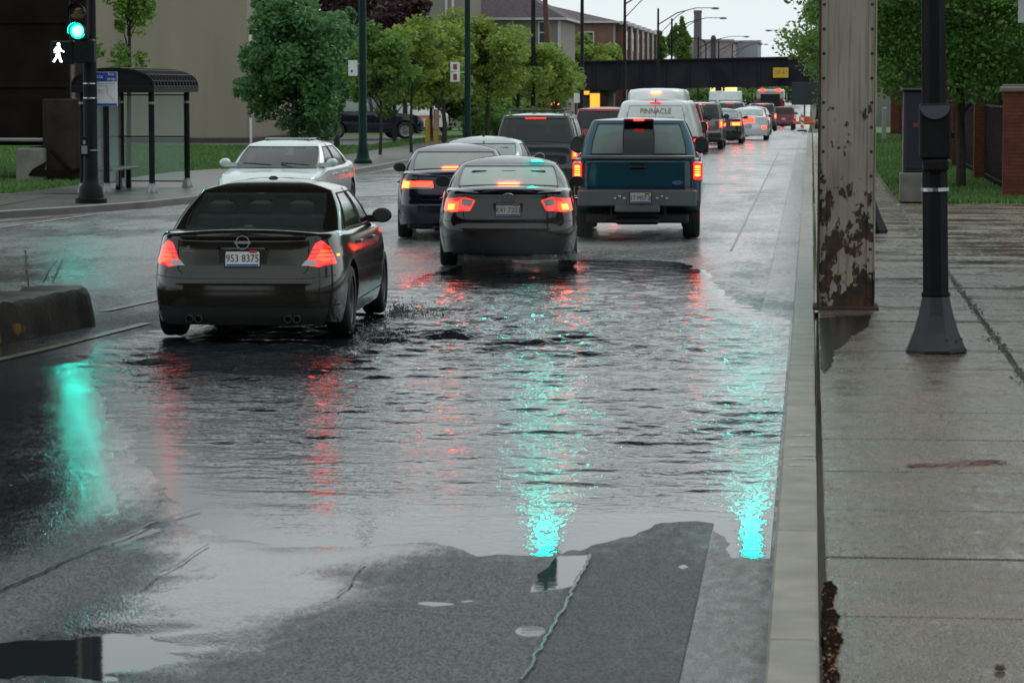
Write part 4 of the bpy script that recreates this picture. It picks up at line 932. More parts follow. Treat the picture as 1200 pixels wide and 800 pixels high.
mb = MB(); mb.cbox(-.2, .2, -1.68, -1.62, 1.09, 1.14, .01); mb.obj('high_brake_light', M['tail_core'], r_)
far_copy(SUV, -3.9, 148, 4.6, 'suv', 'pale silver SUV roof showing behind the black saloon', 0, swap={slate: silver}, sc=.95)
far_copy(SUV, -3.1, 196, 4.6, 'suv', 'dark SUV with a pair of bright brake lights, just behind the fire engine', 0, sc=1.0)
far_copy(RED, -2.1, 236, 4.7, 'minivan', 'small dark red minivan at the far right of the queue, beside the fire engine', 0, swap={RP: paint('dark_red', (.14, .015, .015))}, sc=1)
# oncoming white saloon
P_ = sedan_params(4.9, 1.82, 1.43, trunk=1.0, belt=.95, hood=.9, wr=.33, nf=5); P_['nf'] = 5
P_.update(name='sedan', paint=mat('pearl_white', (.6, .68, .65), .3, .1, var=.03, coat=1, bump=.04, bscale=140), loc=with_z((-9.05, 52.9, 0)), rz=R(180 - 1), glass=glass('blue_glass', (.3, .38, .4), 1.4), detail=1,
    label='white saloon car coming towards the camera in the left lane, with its sunroof closed', cab=sedan_cab(4.9, 1.82, 1.43, yr=-1.75, yrt=-.85, yft=.35, yf=1.25, belt=.98, wb=.8, wt=.63), doors=[(-.95, .1), (.1, 1.15)])
r_, B = sedan(P_); y = 2.45
for mi in (False, True):
    B.patch([(B.S - .85, .58), (B.S - .85, .72), (B.S - .5, .7), (B.S - .5, .56)], .008, M['head'], 'headlight', r_, mirror=mi)
    B.patch([(.5, .74), (.5, .9), (1.05, .92), (1.05, .74)], .008, M['tail_dim'], 'tail_light', r_, mirror=mi)
B.patch([(B.S - .35, .5), (B.S - .38, .66), (B.S - .01, .67), (B.S - .01, .5)], .008, M['black'], 'grille', r_); B.patch([(-B.S + .35, .5), (-B.S + .38, .66), (-B.S + .01, .67), (-B.S + .01, .5)], .008, M['black'], 'grille', r_)
mb = MB(); mb.cbox(-.4, .4, -.55, .1, 1.405, 1.432, .01); mb.obj('sunroof', mat('sunroof_glass', (.2, .22, .24), .1, coat=1), r_, 40)
for x0, x1 in ((-.62, -.1), (.05, .55)):
    mb = MB(); mb.tube([(x0, 1.27, 1.0), (x1, 1.16, 1.03)], .012, 6); mb.obj('wiper', M['black'], r_)
under(r_, 4.9, 1.82); plate(r_, 0, 2.46, .42, 'H90 3352').rotation_euler = (0, 0, R(180))

# ---- parked black SUV side-on and its neighbours
BLKP = paint('blue_black', (.012, .016, .03), .3)
c = copy_tree(SUV); c.name = 'suv'; c['label'] = 'black SUV parked side-on in the lot behind the dark green lamp post'; c['group'] = 'vehicles parked in the lot'
c.location = (*at(428, 150, 127)[:2], .13); c.rotation_euler = (0, 0, R(-65)); c.scale = (1.05, 1.05, 1.0)
def recolor(o, a, b_):
    if o.type == 'MESH':
        for s_ in o.material_slots:
            if s_.material == a: s_.link = 'OBJECT'; s_.material = b_
    for ch in o.children: recolor(ch, a, b_)
recolor(c, slate, BLKP)
for o in c.children_recursive:
    if o.name.startswith(('tail_light', 'bulb')):
        for s_ in o.material_slots: s_.link = 'OBJECT'; s_.material = M['tail']
c = copy_tree(WHT); c.name = 'sedan'; c['label'] = 'white saloon parked in the lot, glimpsed through the big leafy tree'; c['group'] = 'vehicles parked in the lot'; c.location = (*at(345, 150, 134)[:2], .13); c.rotation_euler = (0, 0, R(-80))
for o in c.children_recursive:
    if o.name.startswith(('tail_light', 'brake_panel')):
        for s_ in o.material_slots: s_.link = 'OBJECT'; s_.material = M['tail']
c = copy_tree(VAN); c.name = 'van'; c['label'] = 'white van with an orange side stripe parked beyond the yellow bollards'; c['group'] = 'vehicles parked in the lot'; c.location = (*at(489, 150, 150)[:2], .0); c.rotation_euler = (0, 0, R(-20)); c.scale = (.8, .8, .8)
for o in c.children_recursive:
    if o.name.startswith(('tail_light', 'bulb', 'high_brake')):
        for s_ in o.material_slots: s_.link = 'OBJECT'; s_.material = M['tail']
    if o.name.startswith(('van_lettering', 'flame_logo', 'small_print')): bpy.data.objects.remove(o)
mb = MB(); mb.box(-1.012, 1.012, -2.85, 1.2, .95, 1.12); mb.obj('side_stripe', mat('orange_stripe', (.6, .12, .03), .4), c)

# ---- fire engine far ahead
r_ = empty('fire_engine', (-3.6, 272, zf(272)), 0, 'red and white fire engine with two red roof lamps, farthest vehicle in the queue', 'fire engine', 'cars driving or queuing on the wet street')
mb = MB(); mb.cbox(-1.25, 1.25, 0, 8, .6, 2.4, .05); mb.obj('body', mat('engine_red', (.35, .02, .02), .35, coat=1), r_)
mb = MB(); mb.cbox(-1.2, 1.2, .02, 8, 2.4, 3.3, .12); mb.obj('upper_body', M['white'], r_); mb = MB(); mb.cbox(-.85, .85, -.03, .03, 1.5, 2.9, .03); mb.obj('roller_door', mat('dark_roller', (.03, .03, .03), .5), r_)
for x in (-.7, .7): mb = MB(); mb.cbox(x - .2, x + .2, -.05, .1, 3.16, 3.36, .05); mb.obj('roof_lamp', M['tail_on'], r_)
for x in (-1.0, 1.0): mb = MB(); mb.cbox(x - .14, x + .14, -.04, .05, .95, 1.35, .03); mb.obj('tail_light', M['tail_on'], r_)
mb = MB(); mb.cbox(-1.25, 1.25, -.35, 0, .5, .65, .03); mb.obj('rear_step', M['trim'], r_)
mb = MB(); mb.tube([(-1.25, .2, 2.2), (-1.45, .2, 2.3), (-1.45, .2, 3.0)], .03, 6); mb.tube([(1.25, .2, 2.2), (1.45, .2, 2.3), (1.45, .2, 3.0)], .03, 6); mb.obj('grab_rail', M['trim'], r_)
ty, ri = WM[(.38, .26, 'darkrim', 7)]
for yy in (1.8, 6.6):
    for sx in (1, -1): o = link('wheel', ty, r_); o.location = (sx * 1.08, yy, .5); o.scale = (1.3, 1.3, 1.3); link('rim', ri, o)
# pale box trailer
r_ = empty('box_truck', (-6.6, 236, zf(236)), 0, 'pale box truck in the oncoming lane under the railway bridge', 'truck', 'cars driving or queuing on the wet street')
mb = MB(); mb.cbox(-1.2, 1.2, 0, 6, .8, 2.9, .06); mb.obj('cargo_box', M['white'], r_); mb = MB(); mb.cbox(-1.05, 1.05, -1.9, -.05, .5, 2.1, .15); mb.obj('cab', M['white'], r_); mb = MB(); mb.cbox(-.9, .9, -1.93, -1.85, 1.3, 1.95, .05); mb.obj('windshield', M['tglass'], r_)
for yy in (-1.1, 4.6):
    for sx in (1, -1): o = link('wheel', ty, r_); o.location = (sx * 1.0, yy, .42); link('rim', ri, o)
# ================================================================== street furniture, right side
M['polegreen'] = mat('dark_green_paint', (.004, .024, .019), .45, bump=.1, spec=.12)
M['poleblack'] = mat('black_pole_paint', (.011, .0105, .012), .45, 0, var=.3, bump=.15, bscale=40, coat=0, spec=.12)
M['oldconc'] = mat('weathered_concrete', (.17, .16, .14), .7, var=.3, vscale=3, bump=.4, bscale=30)

def peel_mat():
    m = bpy.data.materials.new('peeling_paint'); m.use_nodes = True; n = m.node_tree; L = n.links; b = n.nodes['Principled BSDF']
    tc = n.nodes.new('ShaderNodeTexCoord'); sp = n.nodes.new('ShaderNodeSeparateXYZ'); L.new(tc.outputs['Object'], sp.inputs[0])
    def noise(sc, det, st=(1, 1, 1), rg=.5):
        q = n.nodes.new('ShaderNodeMapping'); q.inputs['Scale'].default_value = st; L.new(tc.outputs['Object'], q.inputs[0])
        t = n.nodes.new('ShaderNodeTexNoise'); t.inputs['Scale'].default_value = sc; t.inputs['Detail'].default_value = det; t.inputs['Roughness'].default_value = rg; L.new(q.outputs[0], t.inputs['Vector']); return t.outputs['Fac']
    def ramp(src, lo, hi, a, c):
        r = n.nodes.new('ShaderNodeValToRGB'); r.color_ramp.elements[0].position = lo; r.color_ramp.elements[1].position = hi; r.color_ramp.elements[0].color = (*a, 1); r.color_ramp.elements[1].color = (*c, 1); L.new(src, r.inputs[0]); return r.outputs[0]
    pc = ramp(noise(3, 8, (1, 1, .35)), .3, .7, (.24, .205, .16), (.36, .315, .25)); rust = ramp(noise(9, 8), .35, .7, (.012, .009, .008), (.075, .035, .018))
    yel = ramp(noise(6, 5), .45, .62, (0, 0, 0), (1, 1, 1))
    mz = n.nodes.new('ShaderNodeMapRange'); mz.inputs[1].default_value = 0; mz.inputs[2].default_value = 2.3; mz.inputs[3].default_value = .15; mz.inputs[4].default_value = -.11; L.new(sp.outputs['Z'], mz.inputs[0])
    ad = n.nodes.new('ShaderNodeMath'); ad.operation = 'ADD'; L.new(noise(4.2, 12, (1.1, 1.1, .7), .68), ad.inputs[0]); L.new(mz.outputs[0], ad.inputs[1])
    msk = ramp(ad.outputs[0], .565, .58, (0, 0, 0), (1, 1, 1))
    c1 = n.nodes.new('ShaderNodeMixRGB'); L.new(yel, c1.inputs[0]); L.new(pc, c1.inputs[1]); c1.inputs[2].default_value = (.27, .2, .12, 1)
    mm = n.nodes.new('ShaderNodeMath'); mm.operation = 'MULTIPLY'; L.new(yel, mm.inputs[0]); L.new(mz.outputs[0], mm.inputs[1]); mm.use_clamp = True
    mm2 = n.nodes.new('ShaderNodeMath'); mm2.operation = 'MULTIPLY'; L.new(mm.outputs[0], mm2.inputs[0]); mm2.inputs[1].default_value = 3; mm2.use_clamp = True; L.new(mm2.outputs[0], c1.inputs[0])
    c2 = n.nodes.new('ShaderNodeMixRGB'); L.new(msk, c2.inputs[0]); L.new(c1.outputs[0], c2.inputs[1]); L.new(rust, c2.inputs[2])
    st = ramp(noise(5, 6, (6, 6, .25)), .5, .8, (1, 1, 1), (.45, .36, .3)); c3 = n.nodes.new('ShaderNodeMixRGB'); c3.blend_type = 'MULTIPLY'; c3.inputs[0].default_value = 1; L.new(c2.outputs[0], c3.inputs[1]); L.new(st, c3.inputs[2])
    L.new(c3.outputs[0], b.inputs['Base Color']); b.inputs['Roughness'].default_value = .5
    bp = n.nodes.new('ShaderNodeBump'); bp.invert = True; bp.inputs['Strength'].default_value = .8; bp.inputs['Distance'].default_value = .008; L.new(msk, bp.inputs['Height']); L.new(bp.outputs[0], b.inputs['Normal'])
    return m
M['peel'] = peel_mat(); M['rustdark'] = mat('dark_rust', (.02, .013, .01), .7, col2=(.07, .035, .02), vscale=6, bump=.5, bscale=25)
# steel column of the elevated railway: built-up H section
x0 = at(957, 362, 30.4).x; x1 = at(1025, 362, 30.4).x; cw = x1 - x0; Hc = 5.35
r_ = empty('steel_column', ((x0 + x1) / 2, 30.6, .15), 0, 'tall tan steel column with peeling paint and rust, standing at the kerb', 'steel column')
h = cw / 2
mb = MB(); mb.cbox(-h + .07, h - .075, -.1, -.075, 0, Hc, .004); mb.obj('web_plate', M['peel'], r_)
mb = MB(); mb.cbox(-h, -h + .02, -.17, .3, 0, Hc, .005); mb.obj('side_flange', M['rustdark'], r_)
mb = MB(); mb.cbox(h - .016, h, -.15, .3, 0, Hc, .005); mb.obj('side_flange', M['peel'], r_)
for a, b_ in ((-h + .021, -h + .085), (h - .08, h - .017)):
    mb = MB(); mb.cbox(a, b_, -.125, -.101, 0, Hc, .004); mb.obj('flange_angle', M['peel'], r_)
mb = MB(); mb.cbox(-h + .02, h - .02, .24, .26, 0, Hc, .004); mb.obj('back_plate', M['rustdark'], r_)
mb = MB()
for k in range(30):
    for x in (-h + .053, h - .048): mb.lathe([(0, .012), (.01, .01), (.016, 0)], n=8, X=Matrix.Translation((x, -.126, .12 + k * .24)) @ Matrix.Rotation(R(90), 4, 'X'))
mb.obj('rivets', M['rustdark'], r_)
mb = MB(); mb.cbox(-h - .04, h + .04, -.24, .36, 0, .035, .008); mb.obj('base_plate', M['rustdark'], r_)
mb = MB(); mb.cbox(-.62, .62, -.5, .6, Hc, Hc + .06, .01); mb.cbox(-.35, .35, -.6, .7, Hc + .06, Hc + .9, .03); mb.obj('cap_bracket', M['rustdark'], r_)
# dark wet patch at its foot, coloured and shaped as the column's reflection
def blob(name, c, rx, ry, z, m, seed, label=None, n_=90, parent=None, kind='structure'):
    mb = MB(); vs = [(0, 0, 0)]
    for k in range(n_):
        t = 2 * math.pi * k / n_; q = .72 + .45 * float(vnoise(2 + 2 * math.cos(t), 5 + 2 * math.sin(t), seed)) + .16 * float(vnoise(t * 6, 2, seed)); vs.append((rx * q * math.cos(t), ry * q * math.sin(t), 0))
    mb.add(vs, [(0, 1 + k, 1 + (k + 1) % n_) for k in range(n_)]); o = mb.obj(name, m, parent); o.location = (*c, z); return tag(o, kind=kind)
muck = mat('wet_black_grime', (.008, .007, .006), .9, col2=(.025, .017, .012), vscale=9, spec=0)
wet_refl = mat('dark_wet_reflection', (.006, .005, .004), .22, spec=.35)
def px_patch(name, pts, z, m, rough_=.01):
    P_ = [ground(*p, z) for p in pts]; vs = []
    for a, b_ in zip(P_, P_[1:] + P_[:1]):
        k_ = max(1, int((b_ - a).length / .05))
        for k in range(k_): q = a.lerp(b_, k / k_); vs.append((min(q.x + random.gauss(0, rough_), 9), q.y + random.gauss(0, rough_ * 2), z))
    me = bpy.data.meshes.new(name); bm = bmesh.new(); f = bm.faces.new([bm.verts.new(v) for v in vs]); bmesh.ops.triangulate(bm, faces=[f]); bmesh.ops.recalc_face_normals(bm, faces=bm.faces); bm.to_mesh(me); bm.free()
    me.materials.append(m)
    if me.polygons[0].normal.z < 0: me.flip_normals()
    return tag(link(name, me), kind='structure')
px_patch('wet_column_reflection', [(960, 372), (1020, 369), (1018, 380), (1008, 388), (996, 393), (990, 404), (978, 410), (974, 428), (966, 436), (961, 430)], .1555, wet_refl)
px_patch('grime_patch', [(965, 682), (975, 679), (981, 690), (975, 704), (978, 712), (984, 722), (979, 734), (988, 748), (983, 762), (978, 776), (984, 792), (980, 806), (964, 806), (966, 770), (962, 730), (964, 700)], .1545, muck, .004)
g1 = ground(968, 700, .15)
rustleaf = mat('rusty_leaf_litter', (.12, .03, .008), .6, col2=(.3, .1, .02), vscale=30)
mb = MB()
for k in range(110):
    g1 = ground(random.gauss(975, 6), random.choice((random.uniform(690, 800), random.uniform(725, 800), random.uniform(760, 800))), .17); s_ = random.uniform(.004, .012); a = random.random() * 6
    X_ = Matrix.Translation((g1.x, g1.y, .166 + random.random() * .004)) @ Euler((random.gauss(0, .4), random.gauss(0, .4), a)).to_matrix().to_4x4(); mb.add([(-s_, 0, 0), (0, -s_ * .6, 0), (s_, 0, .002), (0, s_ * .6, 0)], [(0, 1, 2, 3)], 0, X_)
tag(mb.obj('leaf_litter', rustleaf), 'rust coloured leaf bits in the gap behind the kerb', 'litter', kind='stuff')
g1 = ground(1172, 784, .15); mb = MB(); mb.lathe([(.0, .02), (.015, .018), (.022, .006), (.02, 0)], (g1.x, g1.y, .151), 9); tag(mb.obj('pebble', mat('brown_pebble', (.1, .05, .025), .6)), 'small brown pebble on the near sidewalk slab', 'pebble')
# pale scuffs on the kerb and a pink mark on the slab
scuff = mat('chalky_scuff', (.5, .5, .48), .5, col2=(.2, .18, .16), vscale=40)
for k, (py, xa, xb) in enumerate(((510, 929, 950), (522, 926, 958), (533, 941, 959), (537, 928, 962), (545, 925, 945))):
    a = ground(xa, py, .16); b_ = ground(xb, py, .16); mb = MB(); n_ = 10; vs = []
    for q in range(n_ + 1):
        x = a.x + (min(b_.x, .035) - a.x) * q / n_; wq = .02 + .035 * random.random(); yq = a.y + random.gauss(0, .01); vs += [(x, yq - wq, .1625), (x, yq + wq, .1625)]
    mb.add(vs, [(2 * q, 2 * q + 2, 2 * q + 3, 2 * q + 1) for q in range(n_)]); tag(mb.obj('kerb_scuff', scuff), kind='structure')
pink = mat('pink_chalk', (.34, .09, .1), .5, col2=(.2, .16, .14), vscale=14, thr=(.42, .6))
a = ground(1062, 546, .15); b_ = ground(1180, 541, .15); mb = MB()
for k in range(420):
    u = random.random() ** .8; x = a.x + (b_.x - a.x) * u; yq = a.y + (b_.y - a.y) * u + random.gauss(0, .03 + .05 * math.sin(u * 3.1)); l_ = random.uniform(.006, .03); s_ = random.uniform(.003, .012)
    mb.add([(x - l_, yq - s_ * .4, .1575), (x + l_ * .3, yq - s_, .1575), (x + l_, yq + s_ * .3, .1575), (x - l_ * .2, yq + s_, .1575)], [(0, 1, 2, 3)])
tag(mb.obj('spray_mark', pink), kind='structure')
# uneven weeds and grit in the long slab joint
mb = MB()
for k in range(1500):
    y = random.uniform(19, 57); x = 1.622 + random.gauss(0, .022 + .012 * math.sin(y * 1.7)); s_ = random.uniform(.008, .03); mb.add([(x - s_ * .6, y - s_, .158), (x + s_ * .6, y, .158), (x, y + s_ * 2, .16 + random.random() * .012)], [(0, 1, 2)])
tag(mb.obj('joint_weeds', mat('wet_moss', (.014, .018, .01), .6)), 'dark moss and grit along the lengthwise sidewalk joint', 'moss', kind='stuff')

# black flared pole
p0 = ground(1097, 412, .15); r_ = empty('street_pole', (p0.x, p0.y, .155), 0, 'black octagonal pole with flared cast base standing on the right sidewalk', 'pole')
r_.rotation_euler = (0, R(-1.1), 0)
mb = MB(); mb.lathe([(.27, 0), (.27, .02), (.255, .035), (.2, .16), (.155, .3), (.125, .43), (.118, .46)], n=8); mb.obj('cast_base', mat('cast_base_paint', (.022, .022, .026), .4, .1, var=.35, bump=.2, bscale=30, coat=.2, spec=.3), r_)
mb = MB(); mb.lathe([(.118, .455), (.128, .465), (.128, .485), (.112, .495), (.105, 3.0), (.095, 8.2), (0, 8.22)], n=8); mb.obj('shaft', M['poleblack'], r_)
mb = MB(); mb.lathe([(.0, .02), (.014, .018), (.016, 0)], (.2, -.14, .1), 8); mb.lathe([(.0, .02), (.014, .018), (.016, 0)], (.08, -.2, .1), 8); mb.obj('base_bolt', M['rustdark'], r_)
mb = MB(); mb.lathe([(.112, 1.33), (.118, 1.33), (.118, 1.36), (.112, 1.36)], n=16); mb.obj('steel_band', M['trim'], r_)
zb0 = (2.36 - .1 / 1 * 0) ; za = at(1095, 200, 25.3).z - .15; zb1 = at(1095, 122, 25.3).z - .15
mb = MB(); mb.cbox(-.125, .135, -.16, .12, za + .08, zb1, .02); mb.cbox(-.1, .11, -.17, .1, za - .02, za + .08, .02); mb.cbox(.135, .165, -.1, .05, za + .25, za + .3, .006); mb.obj('signal_housing', M['poleblack'], r_)
mb = MB(); vs = [(0, -.185, zb1 - .02)] + [(.125 * math.cos(t), -.185, zb1 - .02 - .11 * math.sin(t)) for t in np.linspace(0, math.pi, 14)]; vs2 = [(x * 1, -.155, z) for x, _, z in vs]
mb.add(vs + vs2, [(0, k, k + 1) for k in range(1, 14)] + [(k, 15 + k, 16 + k, k + 1) for k in range(1, 14)]); mb.obj('hood', mat('dull_blue_metal', (.09, .09, .12), .4, .3), r_)
# control cabinet on a concrete base
g1 = ground(1053, 236, .15); r_ = empty('control_cabinet', (g1.x + .44, 58.9, .15), 0, 'dark electrical cabinet on a concrete plinth behind the black pole', 'cabinet')
mb = MB(); mb.cbox(-.43, .43, -.3, .3, 0, .56, .02); mb.obj('plinth', M['oldconc'], r_)
cabm = mat('dark_blue_cabinet', (.022, .024, .04), .4, .3, bump=.15, coat=.3); mb = MB(); mb.cbox(-.38, .38, -.24, .26, .56, 2.1, .02); mb.obj('cabinet_box', cabm, r_)
mb = MB(); mb.cbox(-.34, .34, -.262, -.242, .64, 1.98, .01); d_ = mb.obj('cabinet_door', cabm, r_); mb = MB(); mb.cbox(.2, .24, -.3, -.262, 1.15, 1.35, .01); mb.obj('door_handle', M['trim'], d_)
mb = MB(); mb.cbox(-.42, .42, -.3, .3, 2.1, 2.15, .015); mb.obj('cabinet_lid', cabm, r_); mb = MB(); mb.cbox(-.2, .1, -.268, -.262, 1.42, 1.5, .001); mb.obj('label_plate', mat('brown_label', (.1, .04, .02), .5), r_)

# signal mast pole hidden behind the column, arm over the road with two green heads
GREEN = mat('green_signal_lit', (.02, .5, .4), .3, emit=(.009, 1.0, .8), estr=75)
GREENRIM = mat('green_signal_glow', (.02, .4, .2), .3, emit=(.0, 1.0, .5), estr=1.6)
REDOFF = mat('red_lens_off', (.08, .01, .008), .2, coat=1); AMBOFF = mat('amber_lens_off', (.1, .05, .01), .2, coat=1)
def signal_head(root, x, y, zc, w_=.34, on=2, mat_on=GREEN):
    """three lenses facing -Y, lowest lens centre at zc"""
    mb = MB(); mb.cbox(x - w_ / 2, x + w_ / 2, y, y + .2, zc - .17, zc + .88, .03); hd = mb.obj('signal_head', M['poleblack'], root, 40)
    for k in range(3):
        z = zc + .35 * k; mm_ = GREENRIM if k == 2 - on else (AMBOFF if k == 1 else REDOFF)
        if k == 0: mb = MB(); mb.lathe([(0, .036), (.06, .034), (.105, .026), (.108, .01)], n=20, X=Matrix.Translation((x, y - .004, z)) @ Matrix.Rotation(R(90), 4, 'X')); mb.obj('signal_bulb', mat_on, hd, 60)
        mb = MB(); mb.lathe([(0, .03), (.09, .022), (.13, .008), (.148, 0)], n=24, X=Matrix.Translation((x, y - .004, z)) @ Matrix.Rotation(R(90), 4, 'X')); mb.obj('signal_lens', mm_, hd, 60)
        mb = MB(); n_ = 14; vs = []
        for q in range(n_ + 1):
            t = math.radians(-20 + 220 * q / n_); c_, s_ = math.cos(t), math.sin(t); vs += [(x + .158 * c_, y, z + .158 * s_), (x + .158 * c_, y - .2 + .06 * (1 - s_) / 2, z + .158 * s_), (x + .165 * c_, y - .2 + .06 * (1 - s_) / 2, z + .165 * s_), (x + .165 * c_, y, z + .165 * s_)]
        mb.add(vs, [(4 * q + a, 4 * q + 4 + a, 4 * q + 4 + (a + 1) % 4, 4 * q + (a + 1) % 4) for q in range(n_) for a in range(4)]); mb.obj('visor', M['poleblack'], hd, 40)
    return hd
r_ = empty('traffic_signal', (.83, 46.5, .15), 0, 'traffic signal mast behind the tan column, only its dark base showing', 'traffic signal')
mb = MB(); mb.lathe([(.34, 0), (.34, .05), (.26, .2), (.17, .42), (.14, .55), (.11, 3), (.1, 5.6), (0, 5.65)], n=10); mb.obj('mast', M['poleblack'], r_)
mb = MB(); mb.tube([(0, 0, 5.3), (-2, 0, 5.65), (-5.2, 0, 5.75)], [.08, .07, .05], 10); mb.obj('mast_arm', M['poleblack'], r_)
for x in (-4.83, -1.68):
    hd = signal_head(r_, x, -.1, 4.28); mb = MB(); mb.tube([(x, 0, 5.1), (x, 0, 5.7)], .025, 8); mb.obj('hanger', M['poleblack'], r_)

# overhead railway deck carried by the column, above the frame
r2_ = tag(empty('unseen_railway_decks', (0, 0, 6.45)), kind='structure'); deckm = mat('deck_steel', (.045, .038, .033), .7, var=.4, bump=.3, bscale=6)
for yy in (30.4, 34, 37.6, 41.2): mb = MB(); mb.cbox(-34, 22, yy - .2, yy + .2, 0, 1.5, .03); mb.obj('plate_girder', deckm, r2_)
mb = MB(); mb.cbox(-34, 22, 29.9, 41.7, 1.5, 1.75, .02); mb.obj('deck_floor', deckm, r2_)
for yy in (-22, -16, -10, -4, 2): mb = MB(); mb.cbox(-40, 22, yy - .2, yy + .2, 0, 1.5, .03); mb.obj('plate_girder', deckm, r2_)  # second unseen deck behind the camera, added to darken the car rears
mb = MB(); mb.cbox(-40, 22, -22.5, 2.5, 1.5, 1.75, .02); mb.obj('deck_floor', deckm, r2_)
for k in range(15): x = -33 + k * 3.9; mb = MB(); mb.cbox(x - .12, x + .12, 30.61, 40.99, .55, 1.48, .01); mb.obj('cross_beam', deckm, r2_)

# brick pillars, iron fence
bricks_m = mat('red_brick', (.105, .028, .018), .7, spec=.2, col2=(.17, .05, .03), vscale=7, bump=.3, bscale=60, world=True); mort = mat('mortar', (.1, .075, .06), .8); capm = mat('limestone_cap', (.16, .14, .12), .6, bump=.3, bscale=30)
def pillar_meshes(wd, ht):
    c = MB(); c.box(-wd / 2 + .012, wd / 2 - .012, -wd / 2 + .012, wd / 2 - .012, 0, ht)
    b_ = MB(); rows = int(ht / .0755)
    for k in range(rows):
        z = k * ht / rows; hh = ht / rows - .011; n_ = max(2, int(round(wd / .205))); st = wd / n_; off = (k % 2) * st / 2
        edges = sorted({-wd / 2, wd / 2} | {-wd / 2 + off + q * st for q in range(n_ + 1) if -wd / 2 < -wd / 2 + off + q * st < wd / 2})
        for a, e in zip(edges[:-1], edges[1:]):
            j = random.uniform(0, .003)
            b_.box(a + .004, e - .004, -wd / 2 - j, -wd / 2 + .02, z, z + hh); b_.box(a + .004, e - .004, wd / 2 - .02, wd / 2 + j, z, z + hh)
            b_.box(-wd / 2 - j, -wd / 2 + .02, a + .022, e - .022, z, z + hh); b_.box(wd / 2 - .02, wd / 2 + j, a + .022, e - .022, z, z + hh)
    k_ = MB(); q = wd / 2 + .07; k_.cbox(-q, q, -q, q, ht, ht + .12, .03); k_.cbox(-q + .05, q - .05, -q + .05, q - .05, ht + .12, ht + .16, .01)
    return c.mesh('core', mort), b_.mesh('brickwork', bricks_m), k_.mesh('cap', capm, 30)
pm = pillar_meshes(.42, 2.02); pm1 = pillar_meshes(.42, 2.12)
Ys = [62, 73.5, 85, 96.5, 108, 120, 132, 145]
bars_v = MB()
for k in range(92): bars_v.box(-.011, .011, .3 + k * .118 - .011, .3 + k * .118 + .011, .08, 1.95)
iron = mat('black_iron', (.012, .012, .014), .4, .4)
names = ['nearest brick pillar, at the right edge of the picture', 'second nearest brick pillar, left of and behind the nearest', 'third brick pillar, behind the small street tree', 'fourth brick pillar, half hidden by the black pole', 'fifth brick pillar, hidden behind the black pole', 'sixth brick pillar, behind the dark cabinet', 'seventh brick pillar, behind the dark cabinet', 'far brick pillar with a pale cap showing left of the dark cabinet']
picket = MB(); picket.box(-.011, .011, -.011, .011, 0, 1.87); picket = picket.mesh('picket', iron)
for i, yy in enumerate(Ys):
    xx = 4.0 + (.04 if i else 0.02); zz = zf(yy) + .1; r_ = empty('brick_pillar', (xx, yy, zz), 0, names[i], 'brick pillar', 'brick pillars along the fence')
    for me in (pm1 if i == 0 else pm):
        o = link(me.name, me, r_)
        if me.name.startswith('brickwork'): o['kind'] = 'stuff'
    if i == 7: r_.location.x = 3.9
    if i < 7:
        y1 = Ys[i + 1]; zz1 = zf(y1) + .1
        f = empty('iron_fence', (xx + .05, yy, zz), 0, 'black iron fence panel running back from the %s' % names[i].split(',')[0].split(' with')[0], 'iron fence', 'iron fence panels between brick pillars')
        for zr_ in (.2, 1.8): mb = MB(); mb.tube([(0, .2, zr_), (0, y1 - yy - .2, zr_ + zz1 - zz)], .022, 4); mb.obj('rail', iron, f)
        if i < 3:
            for k in range(int((y1 - yy - .5) / .13)): o = link('picket', picket, f); o.location = (0, .28 + k * .13, .08 + (zz1 - zz) * k * .13 / (y1 - yy))
        else: mb = MB(); [mb.box(-.011, .011, .3 + k * .13 - .011, .3 + k * .13 + .011, .08 + (zz1 - zz) * k * .13 / (y1 - yy), 1.95) for k in range(int((y1 - yy - .5) / .13))]; tag(mb.obj('pickets', iron, f), kind='stuff')
f = empty('iron_fence', (4.3, 61.9, .1), 0, 'black iron fence running right from the nearest brick pillar, at the picture edge', 'iron fence', 'iron fence panels between brick pillars')
for zr_ in (.2, 1.85): mb = MB(); mb.tube([(0, 0, zr_), (6, -.3, zr_)], .022, 4); mb.obj('rail', iron, f)
for k in range(46): o = link('picket', picket, f); o.location = (.08 + k * .13, -.3 * k / 46, .1)
mb = MB(); mb.cbox(-.08, 6, .3, .75, 0, 2.12, .02); o = mb.obj('brick_wall', mat('dark_wall', (.06, .025, .02), .7, bump=.3)); o.location = (4.32, 62.1, .1); tag(o, 'dark brick wall with a stone cap at the right picture edge', 'wall')
mb = MB(); mb.cbox(-.05, 6, .22, .83, 2.12, 2.26, .03); mb.obj('cap', capm, o)
# grey bollard-like post by the far path
g1 = at(1036, 150, 128); mb = MB(); mb.cbox(-.09, .09, -.09, .09, 0, 1.35, .03); o = mb.obj('marker_post', mat('pale_post', (.3, .32, .32), .5)); o.location = (g1.x, 128, zf(128) + .1); tag(o, 'pale grey post beside the far end of the sidewalk', 'post')

